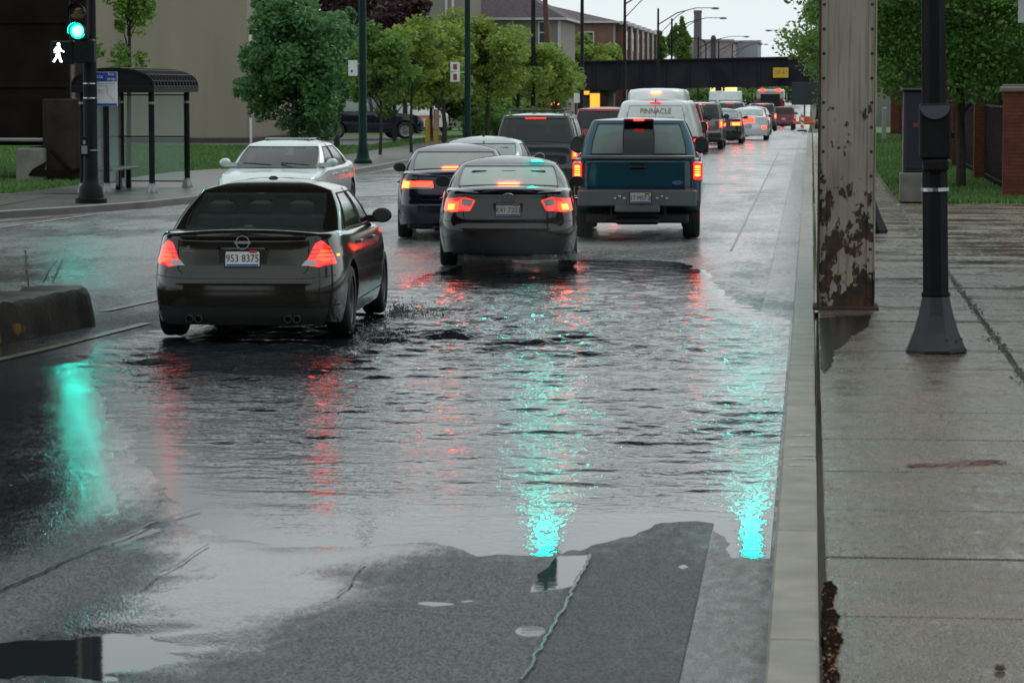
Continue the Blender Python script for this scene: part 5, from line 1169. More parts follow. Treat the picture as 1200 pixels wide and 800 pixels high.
# arrow-board trailer and barricade
r_ = empty('message_board', (-.45, 205, zf(205)), 0, 'dark message board on a small orange trailer at the right road edge', 'message board'); orange = mat('safety_orange', (.55, .09, .015), .45)
mb = MB(); mb.cbox(-.85, 1.1, -.06, .06, 1.7, 3.2, .03); mb.obj('display_panel', mat('panel_dark', (.012, .018, .025), .5), r_); mb = MB(); mb.tube([(0, 0, .5), (0, 0, 1.8)], .06, 8); mb.obj('mast', M['black'], r_)
mb = MB(); mb.cbox(-.75, .75, -.5, .5, .42, .62, .04); mb.tube([(0, -.5, .5), (0, -1.6, .5)], .04, 8); mb.cbox(-.35, .35, -.35, .35, .62, .95, .03); mb.obj('trailer_frame', orange, r_)
for sx in (1, -1): o = link('wheel', ty, r_); o.location = (sx * .8, 0, .36); o.scale = (.8, .9, .9); link('rim', ri, o)
r_ = empty('barricade', (-.55, 190, zf(190)), 0, 'orange and white striped channelizer post in front of the message board', 'barricade'); 
mb = MB(); mb.cbox(-.1, .1, -.03, .03, .1, 1.15, .01); mb.obj('panel', M['white'], r_)
for k in range(3): mb = MB(); X_ = Matrix.Translation((0, 0, .3 + .32 * k)) @ Matrix.Rotation(R(35), 4, 'Y'); mb.box(-.115, .115, -.034, .034, -.06, .06, 0, X_); mb.obj('stripe', orange, r_)
mb = MB(); mb.cbox(-.3, .3, -.2, .2, 0, .1, .02); mb.obj('foot', M['black'], r_)

# ================================================================== left side
# traffic signal with walking man
gb = ground(107, 238, .15); r_ = empty('traffic_signal', (gb.x, gb.y, .15), 0, 'black traffic signal pole with lit green lamp and walking-man signal, left of the shelter', 'traffic signal')
K = F / gb.y; q = lambda px, py: ((px - 107) / K, at(px, py, gb.y).z - .15)
mb = MB(); mb.lathe([(.3, 0), (.3, .08), (.24, .1), (.22, .3), (.16, .36), (.135, .5), (.128, 3), (.11, 9.6), (0, 9.62)], n=12); mb.obj('mast', M['poleblack'], r_, 40)
for py, c in ((98, M['trim']), (115, M['trim']), (176, M['rim'])): z = q(107, py)[1]; mb = MB(); mb.lathe([(.13, z - .012), (.138, z - .012), (.138, z + .012), (.13, z + .012)], n=16); mb.obj('steel_band', c, r_)
zg_ = q(100, 37)[1]; signal_head(r_, -.12, -.42, zg_)
mb = MB(); mb.cbox(-.2, .05, -.24, -.1, zg_ - .1, zg_ + .9, .02); mb.obj('mounting_bracket', M['poleblack'], r_)
zp = q(75, 62)[1]; mb = MB(); mb.cbox(-.66, -.22, -.36, -.12, zp - .22, zp + .22, .03); ph = mb.obj('pedestrian_signal', M['poleblack'], r_, 40)
mb = MB(); mb.cbox(-.2, .17, -.38, -.14, zp - .2, zp + .25, .03); mb.obj('signal_bracket', M['poleblack'], r_, 40)
WALK = mat('walk_figure_lit', (.8, .8, .8), .4, emit=(1, 1, 1), estr=4); mb = MB(); cx_ = -.51; yy = -.366; sc_ = .36
def wp(pts): mb.add([(cx_ + x * sc_, yy, zp + z * sc_) for x, z in pts] + [(cx_ + x * sc_, yy + .008, zp + z * sc_) for x, z in pts], [tuple(range(len(pts)))] + [(k, (k + 1) % len(pts), len(pts) + (k + 1) % len(pts), len(pts) + k) for k in range(len(pts))])
wp([(.02 + .085 * math.cos(t), .42 + .085 * math.sin(t)) for t in np.linspace(0, 6.28, 13)[:-1]])
wp([(-.1, .3), (.08, .32), (.13, .2), (.08, -.05), (-.1, -.05), (-.09, .15)]); wp([(.08, .3), (.2, .12), (.32, .06), (.3, 0), (.14, .07), (.06, .18)]); wp([(-.1, .3), (-.22, .16), (-.22, -.02), (-.15, -.02), (-.14, .12), (-.06, .2)])
wp([(-.1, -.05), (.02, -.05), (-.06, -.28), (-.2, -.5), (-.3, -.47), (-.17, -.27)]); wp([(-.02, -.05), (.08, -.05), (.13, -.25), (.22, -.5), (.1, -.5), (.02, -.27)])
mb.obj('walking_figure', WALK, ph)
zz = q(104, 172)[1]; mb = MB(); mb.cbox(-.17, .02, -.19, -.13, zz - .18, zz + .2, .02); pb = mb.obj('push_button_box', M['poleblack'], r_); mb = MB()
mb.box(-.13, -.02, -.196, -.192, zz - .13, zz + .02); mb.box(-.1, -.05, -.196, -.192, zz + .05, zz + .12); mb.obj('sticker', mat('grey_sticker', (.2, .22, .22), .5), pb)
# bus stop sign
cx_, cz = q(122.5, 104.5); r_ = empty('bus_stop_sign', (gb.x + cx_, gb.y + .25, .15), 0, 'white and blue bus stop sign with a route map, right of the signal pole', 'sign')
mb = MB(); mb.cbox(-.22, .22, -.012, .012, cz - .32, cz + .32, .004); mb.obj('panel', M['white'], r_)
bl = mat('sign_blue', (.02, .07, .4), .4); mb = MB(); mb.box(-.215, .215, -.016, -.0125, cz + .14, cz + .315); mb.obj('header', bl, r_); mb = MB(); mb.box(-.215, .215, -.016, -.0125, cz - .315, cz - .27); mb.obj('footer', bl, r_)
text('bus\nstop', .09, M['white'], r_, (.11, -.018, cz + .235), name='lettering'); text('cta', .1, M['white'], r_, (-.11, -.018, cz + .235), name='lettering')
mb = MB(); gl = mat('map_lines', (.25, .25, .26), .5)
for a, b_ in (((-.15, .06), (.05, .06)), ((.02, .06), (.04, -.1)), ((.04, -.1), (.16, -.22)), ((-.18, .1), (.18, .1)), ((-.18, -.02), (-.03, -.02)), ((-.18, -.06), (-.05, -.06))):
    mb.tube([(a[0], -.014, cz + a[1]), (b_[0], -.014, cz + b_[1])], .006, 4)
mb.obj('route_map', gl, r_); mb = MB(); mb.tube([(-.24, .03, 0), (-.24, .03, cz + .3)], .02, 8); mb.tube([(-.25, .02, cz + .1), (-.18, .02, cz + .1)], .012, 6); mb.obj('post', M['poleblack'], r_)
# bus shelter
sx0 = -14.95; sx1 = -13.5; sy0, sy1 = 62.0, 66.4; r_ = empty('bus_shelter', ((sx0 + sx1) / 2, (sy0 + sy1) / 2, .15), 0, 'bus shelter with black ribbed barrel roof, glass walls and a small bench', 'bus shelter')
hw_ = (sx1 - sx0) / 2; hl = (sy1 - sy0) / 2; frame = M['poleblack']; silver_m = mat('cast_foot', (.25, .26, .27), .35, .7)
def post(x, y): 
    mb = MB(); mb.tube([(x, y, 0), (x, y, 2.12)], .062, 10); o = mb.obj('post', frame, r_, 40); mb = MB(); mb.lathe([(.12, 0), (.12, .04), (.075, .14), (.07, .2), (.062, .2)], (x, y, 0), 12); mb.obj('foot', silver_m, o, 40); mb = MB(); mb.lathe([(.066, 1.82), (.07, 1.82), (.07, 1.87), (.066, 1.87)], (x, y, 0), 12); mb.obj('collar', silver_m, o)
for x, y in ((hw_, -hl + .3), (hw_, hl - .5), (-hw_, -hl + .3), (-hw_, 0), (-hw_, hl - .5)): post(x, y)
post(-hw_ + .5, -hl + .3)
arc = [((hw_ + .12) * -math.cos(t), 2.14 + .4 * math.sin(t) ** .7) for t in np.linspace(0, math.pi, 17)]
mb = MB()
for (xa, za_), (xb, zb_) in zip(arc[:-1], arc[1:]): mb.add([(xa, -hl - .1, za_), (xb, -hl - .1, zb_), (xb, hl + .1, zb_), (xa, hl + .1, za_), (xa, -hl - .1, za_ - .03), (xb, -hl - .1, zb_ - .03), (xb, hl + .1, zb_ - .03), (xa, hl + .1, za_ - .03)], [(0, 1, 2, 3), (7, 6, 5, 4), (0, 4, 5, 1), (3, 2, 6, 7)])
mb.obj('roof', frame, r_, 40)
mb = MB(); mb.add([(x, -hl - .07, z) for x, z in arc] + [(x, -hl - .05, z) for x, z in arc], [tuple(range(17)), tuple(range(33, 16, -1))]); mb.obj('end_panel', frame, r_)
rib = MB(); rib.tube([(x * 1.01, 0, z + .012) for x, z in arc], .022, 6); rib = rib.mesh('roof_rib', frame)
for k in range(15): o = link('roof_rib', rib, r_); o.location = (0, -hl - .05 + k * (2 * hl + .1) / 14, 0)
for k in range(9):
    mb = MB(); x_, z_ = arc[1 + k * 14 // 8]; mb.tube([(x_, -hl - .1, z_ + .02), (x_, hl + .1, z_ + .02)], .018, 6); mb.obj('roof_batten', frame, r_)
mb = MB(); mb.cbox(-hw_ - .12, hw_ + .12, -hl - .12, -hl - .08, 2.06, 2.2, .01); mb.cbox(-hw_ - .12, hw_ + .12, hl + .08, hl + .12, 2.06, 2.2, .01); mb.cbox(hw_ + .08, hw_ + .14, -hl - .1, hl + .1, 2.06, 2.2, .01); mb.cbox(-hw_ - .14, -hw_ - .08, -hl - .1, hl + .1, 2.06, 2.2, .01); mb.obj('fascia', frame, r_)
sg_ = glass('shelter_glass', (.84, .9, .9), .9, .06)
for ya, yb_ in ((-hl + .36, -.06), (.06, hl - .56)): mb = MB(); mb.cbox(-hw_ - .006, -hw_ + .006, ya, yb_, .15, 2.0, .002); mb.obj('glass_pane', sg_, r_)
for xa, xb in ((-hw_ + .06, -hw_ + .44), (-hw_ + .56, hw_ - .7)): mb = MB(); mb.cbox(xa, xb, -hl + .294, -hl + .306, .15, 2.0, .002); mb.obj('glass_pane', sg_, r_)
mb = MB(); mb.cbox(-hw_ + .06, hw_ - .06, hl - .506, hl - .494, .15, 2.0, .002); mb.obj('glass_pane', sg_, r_)
for z in (.13, 1.1, 2.0): mb = MB(); mb.tube([(-hw_, -hl + .3, z), (-hw_, hl - .5, z)], .018, 6); mb.tube([(-hw_, hl - .5, z), (hw_, hl - .5, z)], .014, 6); mb.obj('glass_rail', frame, r_)
mb = MB(); mb.cbox(-hw_ + .12, -hw_ + .5, -1.3, 1.2, .42, .48, .02); b_ = mb.obj('bench_seat', mat('bench_grey', (.09, .11, .12), .4), r_)
for y in (-1.1, 0, 1.0): mb = MB(); mb.cbox(-hw_ + .26, -hw_ + .36, y - .05, y + .05, 0, .42, .01); mb.obj('bench_leg', frame, b_)

# dark steel pier on concrete
xr = at(57, 180, 69).x; r_ = empty('railway_pier', (xr - 4, 71, .1), 0, 'tall dark steel railway pier on a pale concrete footing at the left edge', 'bridge pier')
pd = mat('sooty_steel', (.012, .008, .006), .8, spec=.08, var=.4, vscale=1.2, bump=.4, bscale=9)
mb = MB(); mb.cbox(-6, 4.0, 0, 2.6, .85, 16, .05); mb.obj('steel_wall', pd, r_)
mb = MB(); xx = at(66, 100, 70).x - (xr - 4); mb.cbox(4.02, xx, .1, .5, 1.95, 16, .02); mb.obj('edge_column', mat('dirty_tan_edge', (.1, .075, .055), .7, var=.3, bump=.3), r_)
for k in range(9): mb = MB(); mb.cbox(-6, 3.98, -.05, 0, 2.2 + k * 1.5, 2.28 + k * 1.5, .01); mb.obj('stiffener', pd, r_)
mb = MB(); mb.tube([(-6, -.12, .98), (4.1, -.12, .98)], .05, 8); mb.obj('guard_rail', M['rim'], r_)
xa = at(6, 200, 69.5).x - (xr - 4); xb = at(86, 200, 69.5).x - (xr - 4)
mb = MB(); mb.cbox(xa, xb - .9, -.55, 2.2, -.1, .8, .04); mb.obj('concrete_footing', M['oldconc'], r_)
mb = MB(); mb.cbox(xb - 1.0, xb, -.4, .2, -.1, 1.95, .04); mb.obj('corner_block', mat('dark_block', (.03, .023, .018), .8, spec=.15, var=.4, vscale=2, bump=.5, bscale=12), r_)
mb = MB(); mb.add([(xb - 1.3, -.6, .15), (xb - .25, -.6, .12), (xb - .3, -.6, .3), (xb - .9, -.6, .3), (xb - .85, -.6, .5), (xb - 1.2, -.6, .3)], [tuple(range(6))]); mb.tube([(xb - .75, -.55, .75), (xb - .3, -.5, .25), (xb - .1, -.5, .3)], .05, 6); mb.obj('bent_bracket', pd, r_)

# tan building
bw = mat('tan_stucco', (.27, .235, .18), .85, var=.1, vscale=.6, bump=.4, bscale=9, stretch=(1.6, 1, .35)); xr = at(290, 150, 118).x
r_ = empty('tan_building', (xr, 118, 0), 0, 'large plain tan building with a blank wall behind the lawn and bus shelter', 'building')
mb = MB(); mb.cbox(-22, 0, 0, 16, .3, 10.5, .03); mb.obj('wall', bw, r_); mb = MB(); mb.cbox(-22.05, .05, -.05, 16, -.6, .32, .02); mb.obj('foundation', mat('foundation', (.05, .045, .04), .8), r_)
mb = MB(); mb.cbox(-22.1, .1, -.1, 16.1, 10.5, 10.75, .03); mb.obj('parapet', mat('parapet', (.15, .14, .13), .7), r_)
mb = MB(); mb.cbox(.05, .15, .1, .2, 3.4, 4.6, .02); mb.cbox(.05, .15, .1, .2, 0, 2.9, .02); mb.obj('downspout', M['white'], r_)
# concrete median with weeds
med = mat('median_concrete', (.014, .012, .01), .45, col2=(.04, .036, .03), vscale=2.5, bump=.6, bscale=18)
r_ = empty('median_block', (0, 0, 0), 0, 'blackened concrete median kerb with worn yellow paint at its end by the dark saloon', 'median')
pa = ground(0, 405); pb_ = ground(121, 381); dv = Vector((pb_.x - pa.x, pb_.y - pa.y)).normalized(); nv = Vector((-dv.y, dv.x)); p0 = Vector(pb_[:2]) - dv * 9.5; Lm = 9.5; mb = MB(); prof = [(0, 0), (.03, .16), (.05, .33), (.075, .385), (.12, .4), (.56, .4), (.63, .37), (.66, .2), (.68, 0)]
n_ = 60; rows = []
for k in range(n_ + 1):
    u = k / n_ * Lm; e = max(0, u - (Lm - .28)) / .28; row = []
    for (o_, z) in prof:
        zz = z * (1 - .3 * e ** 3) * (1 - .0 * e); oo = o_ + (.34 - o_) * .55 * (1 - math.sqrt(max(0, 1 - e * e))); jit = .04 * float(vnoise(u * 7, o_ * 20, 5)) + .02 * float(vnoise(u * 21, o_ * 40, 6)) - .03
        q_ = p0 + dv * (u - .1 * e * z / .4) + nv * (oo + jit); row.append((q_.x, q_.y, zz + jit * (z > 0)))
    rows.append(row)
m_ = len(prof); mb.add([v for r in rows for v in r], [(k * m_ + i, k * m_ + m_ + i, k * m_ + m_ + i + 1, k * m_ + i + 1) for k in range(n_) for i in range(m_ - 1)] + [tuple(n_ * m_ + i for i in range(m_ - 1, -1, -1))][::1])
mo = mb.obj('concrete_block', med, r_, 22)
bm = bmesh.new(); bm.from_mesh(mo.data); bmesh.ops.recalc_face_normals(bm, faces=bm.faces); bm.to_mesh(mo.data); bm.free()
yel = mat('worn_yellow_paint', (.02, .018, .015), .5, col2=(.2, .12, .02), vscale=5, thr=(.48, .6)); mb = MB(); vs = []
for k in range(40):
    u = 3.5 + k * .11 ; q0 = p0 + dv * u - nv * .006; q1 = p0 + dv * u + nv * .012; top_ = .2 * (.55 + .45 * float(vnoise(u * 5, 3, 9))) * min(1, (8.0 - u) / .5); vs += [(q0.x, q0.y, .02), (q1.x, q1.y, max(.03, top_))]
mb.add(vs, [(2 * k, 2 * k + 2, 2 * k + 3, 2 * k + 1) for k in range(39)]); mb.obj('yellow_paint', yel, r_)
weed = mat('grey_weed', (.1, .105, .07), .6)
for (px, py, k_, lab) in ((34, 352, 0, 'feathery grey weed growing on the median top, left one'), (62, 350, 1, 'two thin dry stems leaning right on the median top')):
    g1 = at(px, py, 30.0 if k_ else 29.4); mb = MB(); rs = random.Random(5 + k_)
    stems = [((0, 0, 0), (-.02, 0, .18), (-.035, 0, .36))] if k_ == 0 else [((-.1, 0, 0), (-.03, 0, .14), (.07, 0, .25)), ((0, 0, 0), (.06, 0, .14), (.13, 0, .27))]
    for s_ in stems:
        mb.tube(s_, [.009, .007, .004], 5)
        for q_ in range(26 if k_ == 0 else 9):
            u = rs.uniform(.1, 1); a, b2, c2 = map(Vector, s_); p_ = (a.lerp(b2, u * 2) if u < .5 else b2.lerp(c2, u * 2 - 1)); ln = rs.uniform(.03, .07) * (1.2 - u) * (1.5 if k_ == 0 else .5); sg = rs.choice((-1, 1))
            mb.tube([p_, p_ + Vector((sg * ln * .8, rs.uniform(-.02, .02), ln * .5))], [.006, .003], 4)
    o = mb.obj('weed', weed); o.location = (g1.x, g1.y, .395); tag(o, lab, 'weed')
# road markings
ylw = mat('worn_yellow_line', (.16, .12, .045), .3, col2=(.05, .05, .045), vscale=6, thr=(.45, .62), world=True); wht = mat('worn_white_line', (.4, .4, .4), .35, col2=(.13, .13, .13), vscale=5, thr=(.5, .66), world=True)
def line_on_road(name, pts, wd, m, zo=.017):
    mb = MB(); vs = []; P_ = []
    for a, b_ in zip(pts[:-1], pts[1:]):
        n_ = max(1, int(math.hypot(b_[0] - a[0], b_[1] - a[1]) / 1.5)); P_ += [(a[0] + (b_[0] - a[0]) * k / n_, a[1] + (b_[1] - a[1]) * k / n_) for k in range(n_)]
    P_.append(pts[-1])
    for k, (x, y) in enumerate(P_):
        a, b_ = P_[max(0, k - 1)], P_[min(len(P_) - 1, k + 1)]; d = Vector((b_[0] - a[0], b_[1] - a[1])).normalized(); vs += [(x - d.y * wd / 2, y + d.x * wd / 2, zf(y) + zo), (x + d.y * wd / 2, y - d.x * wd / 2, zf(y) + zo)]
    mb.add(vs, [(2 * k, 2 * k + 1, 2 * k + 3, 2 * k + 2) for k in range(len(P_) - 1)]); return tag(mb.obj(name, m), kind='structure')
gp = lambda a, b_: tuple(ground(a, b_)[:2])
line_on_road('yellow_line', [gp(-40, 432), gp(60, 409), gp(172, 380)], .11, ylw); line_on_road('yellow_line', [gp(122, 366), gp(178, 354), (-7.15, 36), (-7.0, 46)], .11, ylw); line_on_road('yellow_line', [(-7.1, 62), (-7.2, 250)], .11, ylw)
line_on_road('white_line', [gp(-30, 272), gp(112, 252)], .12, wht); line_on_road('white_line', [gp(405, 232), gp(470, 229)], .2, wht)
redl = mat('dull_red', (.3, .06, .04), .3, world=True); line_on_road('dull_red', [gp(-30, 262.5), gp(88, 253)], .09, redl, .16) if 0 else line_on_road('red_line', [gp(-30, 264), gp(85, 253.5)], .1, redl)  # thin red line along the left road edge
seam = mat('tar_seam', (.012, .012, .013), .25, world=True)
for nm, pts, wd in (('tar_seam', [gp(-20, 704), gp(40, 678), gp(80, 659), gp(130, 636), gp(180, 614), gp(235, 598)], .016), ('tar_seam', [gp(150, 700), gp(245, 640)], .008), ('tar_seam', [gp(612, 800), gp(630, 768), gp(650, 732), gp(668, 700), gp(680, 676), gp(692, 652)], .014), ('tar_seam', [gp(398, 700), gp(428, 662)], .01), ('tar_seam', [gp(405, 718), gp(470, 716), gp(520, 722), gp(595, 724)], .006)):
    P2_ = []
    for (ax_, ay_), (bx_, by_) in zip(pts[:-1], pts[1:]):
        for k in range(8): u = k / 8; P2_.append((ax_ + (bx_ - ax_) * u + random.gauss(0, .006), ay_ + (by_ - ay_) * u))
    P2_.append(pts[-1]); line_on_road(nm, P2_, wd, seam, .0155)
for yy in (47.5, 68, 92, 110): line_on_road('tar_seam', [(-12, yy), (-6, yy + .05), (-.6, yy)], .05, seam, .016)
line_on_road('tar_seam', [(-1.13, 44), (-1.13, 110)], .03, seam, .0165); line_on_road('tar_seam', [(-4.2, 44.6), (-4.2, 150)], .03, seam, .0168)
# splashes
foam = mat('white_spray', (.5, .52, .52), .3); drop = mat('dark_droplets', (.14, .15, .15), .1)
def drops(name, label, n_, fx, m, smin, smax, cat='spray'):
    mb = MB()
    for k in range(n_):
        x, y, z = fx(); s_ = random.uniform(smin, smax); X_ = Matrix.Translation((x, y, max(z, .012))) @ Euler((random.random() * 6, random.random() * 6, 0)).to_matrix().to_4x4()
        mb.add([(s_, 0, -s_ * .5), (-s_ * .5, s_ * .8, -s_ * .5), (-s_ * .5, -s_ * .8, -s_ * .5), (0, 0, s_)], [(0, 2, 1), (0, 1, 3), (1, 2, 3), (2, 0, 3)], 0, X_)
    return tag(mb.obj(name, m), label, cat, kind='stuff')
cyx, cyy = -3.83, 38.9
def f1(): u = random.uniform(-.72, .85); return (cyx + u + .1, cyy + .55 + random.gauss(0, .1), abs(random.gauss(0, .035 + .07 * max(0, .4 - abs(abs(u) - .5)))) + .12)
drops('water_spray', 'white line of spray thrown up under the charcoal saloon', 2600, f1, foam, .004, .013)
w1 = NIS.matrix_basis @ Vector((.95, -1.43, 0)); w2 = NIS.matrix_basis @ Vector((.95, 1.46, 0))
def f2():
    c_ = w1 if random.random() < .5 else w2; r = abs(random.gauss(0, .22)); return (c_.x + .02 + r * random.random() * 1.6, c_.y + random.gauss(0, .3), abs(random.gauss(0, .06)) * math.exp(-r))
drops('water_splash', 'dark droplets splashing beside the right wheels of the nearest car', 1500, f2, drop, .004, .013)

g1 = at(1206, 14, 34); r_ = empty('street_sign', (g1.x, 34, .15), 0, 'white sign edge on a dark post at the top right picture edge', 'sign'); zc = g1.z - .15
mb = MB(); mb.cbox(-.12, .25, -.01, .01, zc - .12, zc + .3, .004); mb.obj('panel', M['white'], r_); mb = MB(); mb.tube([(.12, .04, 0), (.12, .04, zc + .3)], .03, 8); mb.obj('post', M['poleblack'], r_)

# mist thrown up behind the charcoal saloon
mm_ = bpy.data.materials.new('spray_mist'); mm_.use_nodes = True; n = mm_.node_tree; n.nodes.clear(); o_ = n.nodes.new('ShaderNodeOutputMaterial'); v_ = n.nodes.new('ShaderNodeVolumePrincipled'); v_.inputs['Color'].default_value = (.9, .9, .9, 1)
tc = n.nodes.new('ShaderNodeTexCoord'); ln_ = n.nodes.new('ShaderNodeVectorMath'); ln_.operation = 'LENGTH'; n.links.new(tc.outputs['Object'], ln_.inputs[0]); mr = n.nodes.new('ShaderNodeMapRange'); mr.inputs[1].default_value = 1; mr.inputs[2].default_value = .1; mr.inputs[3].default_value = 0; mr.inputs[4].default_value = .2; n.links.new(ln_.outputs['Value'], mr.inputs[0])
t_ = n.nodes.new('ShaderNodeTexNoise'); t_.inputs['Scale'].default_value = 2.5; n.links.new(tc.outputs['Object'], t_.inputs['Vector']); ml = n.nodes.new('ShaderNodeMath'); ml.operation = 'MULTIPLY'; n.links.new(mr.outputs[0], ml.inputs[0]); n.links.new(t_.outputs['Fac'], ml.inputs[1]); n.links.new(ml.outputs[0], v_.inputs['Density']); n.links.new(v_.outputs[0], o_.inputs['Volume'])
bm = bmesh.new(); bmesh.ops.create_icosphere(bm, subdivisions=3, radius=1); me = bpy.data.meshes.new('spray_mist'); bm.to_mesh(me); bm.free(); me.materials.append(mm_); o = link('spray_mist', me); o.location = (-3.35, 38.15, .5); o.scale = (1.0, .62, .62); tag(o, 'thin mist thrown up behind the charcoal saloon', 'mist', kind='stuff')

# the street goes on behind the camera: unseen brick blocks, added to darken the cars' reflections
bk = mat('street_brick', (.13, .07, .05), .8, var=.2, vscale=2, bump=.3, bscale=30)
for (x0_, x1_, y0_, hgt_) in ((-70, -24, -75, 13), (-16, 12, -95, 15), (6, 40, -60, 12)):
    r_ = tag(empty('unseen_street_building', (0, y0_, 0)), kind='structure'); mb = MB(); mb.box(x0_, x1_, -14, 0, 0, hgt_); mb.obj('wall', bk, r_)
    for fl in range(int(hgt_ // 3.5)):
        for k in range(int((x1_ - x0_) // 4)):
            mb = MB(); xx = x0_ + 2 + k * 4; mb.box(xx - .7, xx + .7, .0, .03, 1 + fl * 3.5, 2.8 + fl * 3.5); mb.obj('window', M['tglass'] if 0 else M['mirror'], r_)
# ================================================================== poles, houses, bridge, trees
lamp_m = mat('lamp_head_grey', (.2, .21, .22), .4, .5)
def lamp_pole(X0, Y0, label, H=9.6, arm=4.2, dirx=1, zl=None, m=None, arms=1):
    r_ = empty('street_lamp', (X0, Y0, zf(Y0) + .13), 0, label, 'street lamp', 'street lamps along the left pavement')
    mb = MB(); mb.lathe([(.26, 0), (.26, .1), (.2, .16), (.165, .3), (.13, .6), (.12, .62), (.085, H), (0, H + .05)], n=12); mb.obj('shaft', m or M['poleblack'], r_, 40)
    if arms:
        h0 = H - 1.6; mb = MB(); mb.tube([(0, 0, h0 + .3), (dirx * arm * .35, 0, h0 + 1.25), (dirx * arm * .7, 0, h0 + 1.65), (dirx * arm, 0, h0 + 1.65)], [.05, .045, .035, .03], 8); mb.tube([(0, 0, h0 - .6), (dirx * arm * .35, 0, h0 + 1.0), (dirx * arm * .5, 0, h0 + 1.4)], .03, 6); mb.obj('arm', M['poleblack'], r_)
        mb = MB(); xa = dirx * arm; mb.lathe([(0, .09), (.08, .08), (.14, .02), (.15, -.03), (.1, -.1), (0, -.12)], n=14, X=Matrix.Translation((xa + dirx * .25, 0, h0 + 1.63)) @ Matrix.Diagonal((2.4, 1, 1, 1))); mb.obj('lamp_head', lamp_m, r_, 50)
    return r_
def by_px(px, Y, H=None, **k):
    return at(px, 100, Y).x
r_ = lamp_pole(by_px(425, 86.5), 86.5, 'dark green lamp post with a small white sign, beside the oncoming white saloon', m=M['polegreen'], H=10.5)
mb = MB(); zc = at(413, 80, 86).z - .13; xo = at(413, 80, 86.2).x - r_.location.x; mb.cbox(xo - .13, xo + .13, -.22, -.2, zc - .22, zc + .22, .005); mb.tube([(xo, -.2, zc + .12), (0, 0, zc + .12)], .012, 6); s_ = mb.obj('parking_sign', M['white'], r_); mb = MB(); mb.box(xo - .06, xo + .0, -.224, -.2205, zc - .12, zc - .05); mb.obj('sign_symbol', bl, s_)
r_ = lamp_pole(by_px(548, 112), 112, 'second lamp post, rising through the pale green trees, with a white and red sign', m=M['polegreen'], H=10.5)
mb = MB(); xo = at(534, 85, 112).x - r_.location.x; zc = at(534, 85, 112).z - .13
for dz in (-.17, .2): mb.cbox(xo - .17, xo + .17, -.2, -.18, zc + dz - .17, zc + dz + .17, .005)
mb.tube([(xo, -.18, zc), (0, 0, zc)], .012, 6); s_ = mb.obj('parking_sign', M['white'], r_)
for za_, zb_ in ((-.28, -.06), (.1, .3)): mb = MB(); mb.box(xo - .07, xo + .07, -.205, -.2005, zc + za_, zc + zb_); mb.obj('sign_symbol', redl, s_)
lamp_pole(by_px(625, 139), 139, 'third lamp post, dark and bare, behind the dark SUV', H=11)
for px, Y_, lab, hh in ((682, 168, 'fourth lamp post, in front of the left end of the railway bridge', 10.5), (732, 207, 'fifth lamp post, its arm reaching over the road above the bridge', 9.6), (771, 252, 'sixth lamp post, seen above the bridge girder', 9.6), (787, 280, 'seventh lamp post, thin, just right of the sixth', 9.6), (818, 350, 'eighth lamp post, beyond the bridge left of the smokestack', 9), (842, 420, 'ninth lamp post beyond the bridge', 9), (858, 500, 'tenth and farthest lamp post', 9)):
    lamp_pole(by_px(px, Y_), Y_, lab, H=hh, arm=4.4 if Y_ < 300 else 5.2)
for px, Y_, lab in ((958, 330, 'lamp post on the right beyond the bridge, arm reaching left'),):
    lamp_pole(by_px(px, Y_), Y_, lab, H=9.4, arm=5, dirx=-1)
wood = mat('brown_wood_pole', (.09, .045, .028), .8); r_ = empty('utility_pole', (by_px(642, 160), 160, zf(160)), 0, 'brown leaning wooden utility pole in front of the tan siding house', 'utility pole')
mb = MB(); mb.tube([(0, 0, 3.6), (0, 0, 4), (-.35, 0, 11)], [.15, .15, .11], 8); mb.tube([(0, 0, 0), (0, 0, 3.7)], .15, 8); mb.obj('shaft', wood, r_); mb = MB(); mb.cbox(-1.2, .6, -.06, .06, 10.2, 10.32, .01); mb.obj('crossarm', wood, r_)
for px, lab, hh, m in ((501, 'left yellow bollard at the parking lot entrance', 1.15, None), (511, 'right yellow bollard with a pale pink sleeve, at the parking lot entrance', 1.15, 1)):
    r_ = empty('bollard', (by_px(px, 118), 118, .12), 0, lab, 'bollard'); mb = MB(); mb.lathe([(.1, 0), (.1, .9), (.06, 1.0), (0, 1.02)], n=12); mb.obj('post', mat('bollard_yellow', (.42, .24, .03), .5), r_)
    if m: mb = MB(); mb.lathe([(.115, .55), (.115, 1.3), (0, 1.32)], n=12); mb.obj('sleeve', mat('faded_pink', (.34, .2, .17), .6), r_)
r_ = empty('no_parking_sign', (by_px(676, 160), 160, zf(160) + .12), 0, 'small white sign on a post below the left end of the bridge', 'sign'); mb = MB(); mb.cbox(-.15, .15, -.01, .01, 2.4 - .9, 2.9 - .9, .004); mb.obj('panel', M['white'], r_); mb = MB(); mb.tube([(0, .03, 0), (0, .03, 2.0)], .025, 6); mb.obj('post', M['rim'], r_)

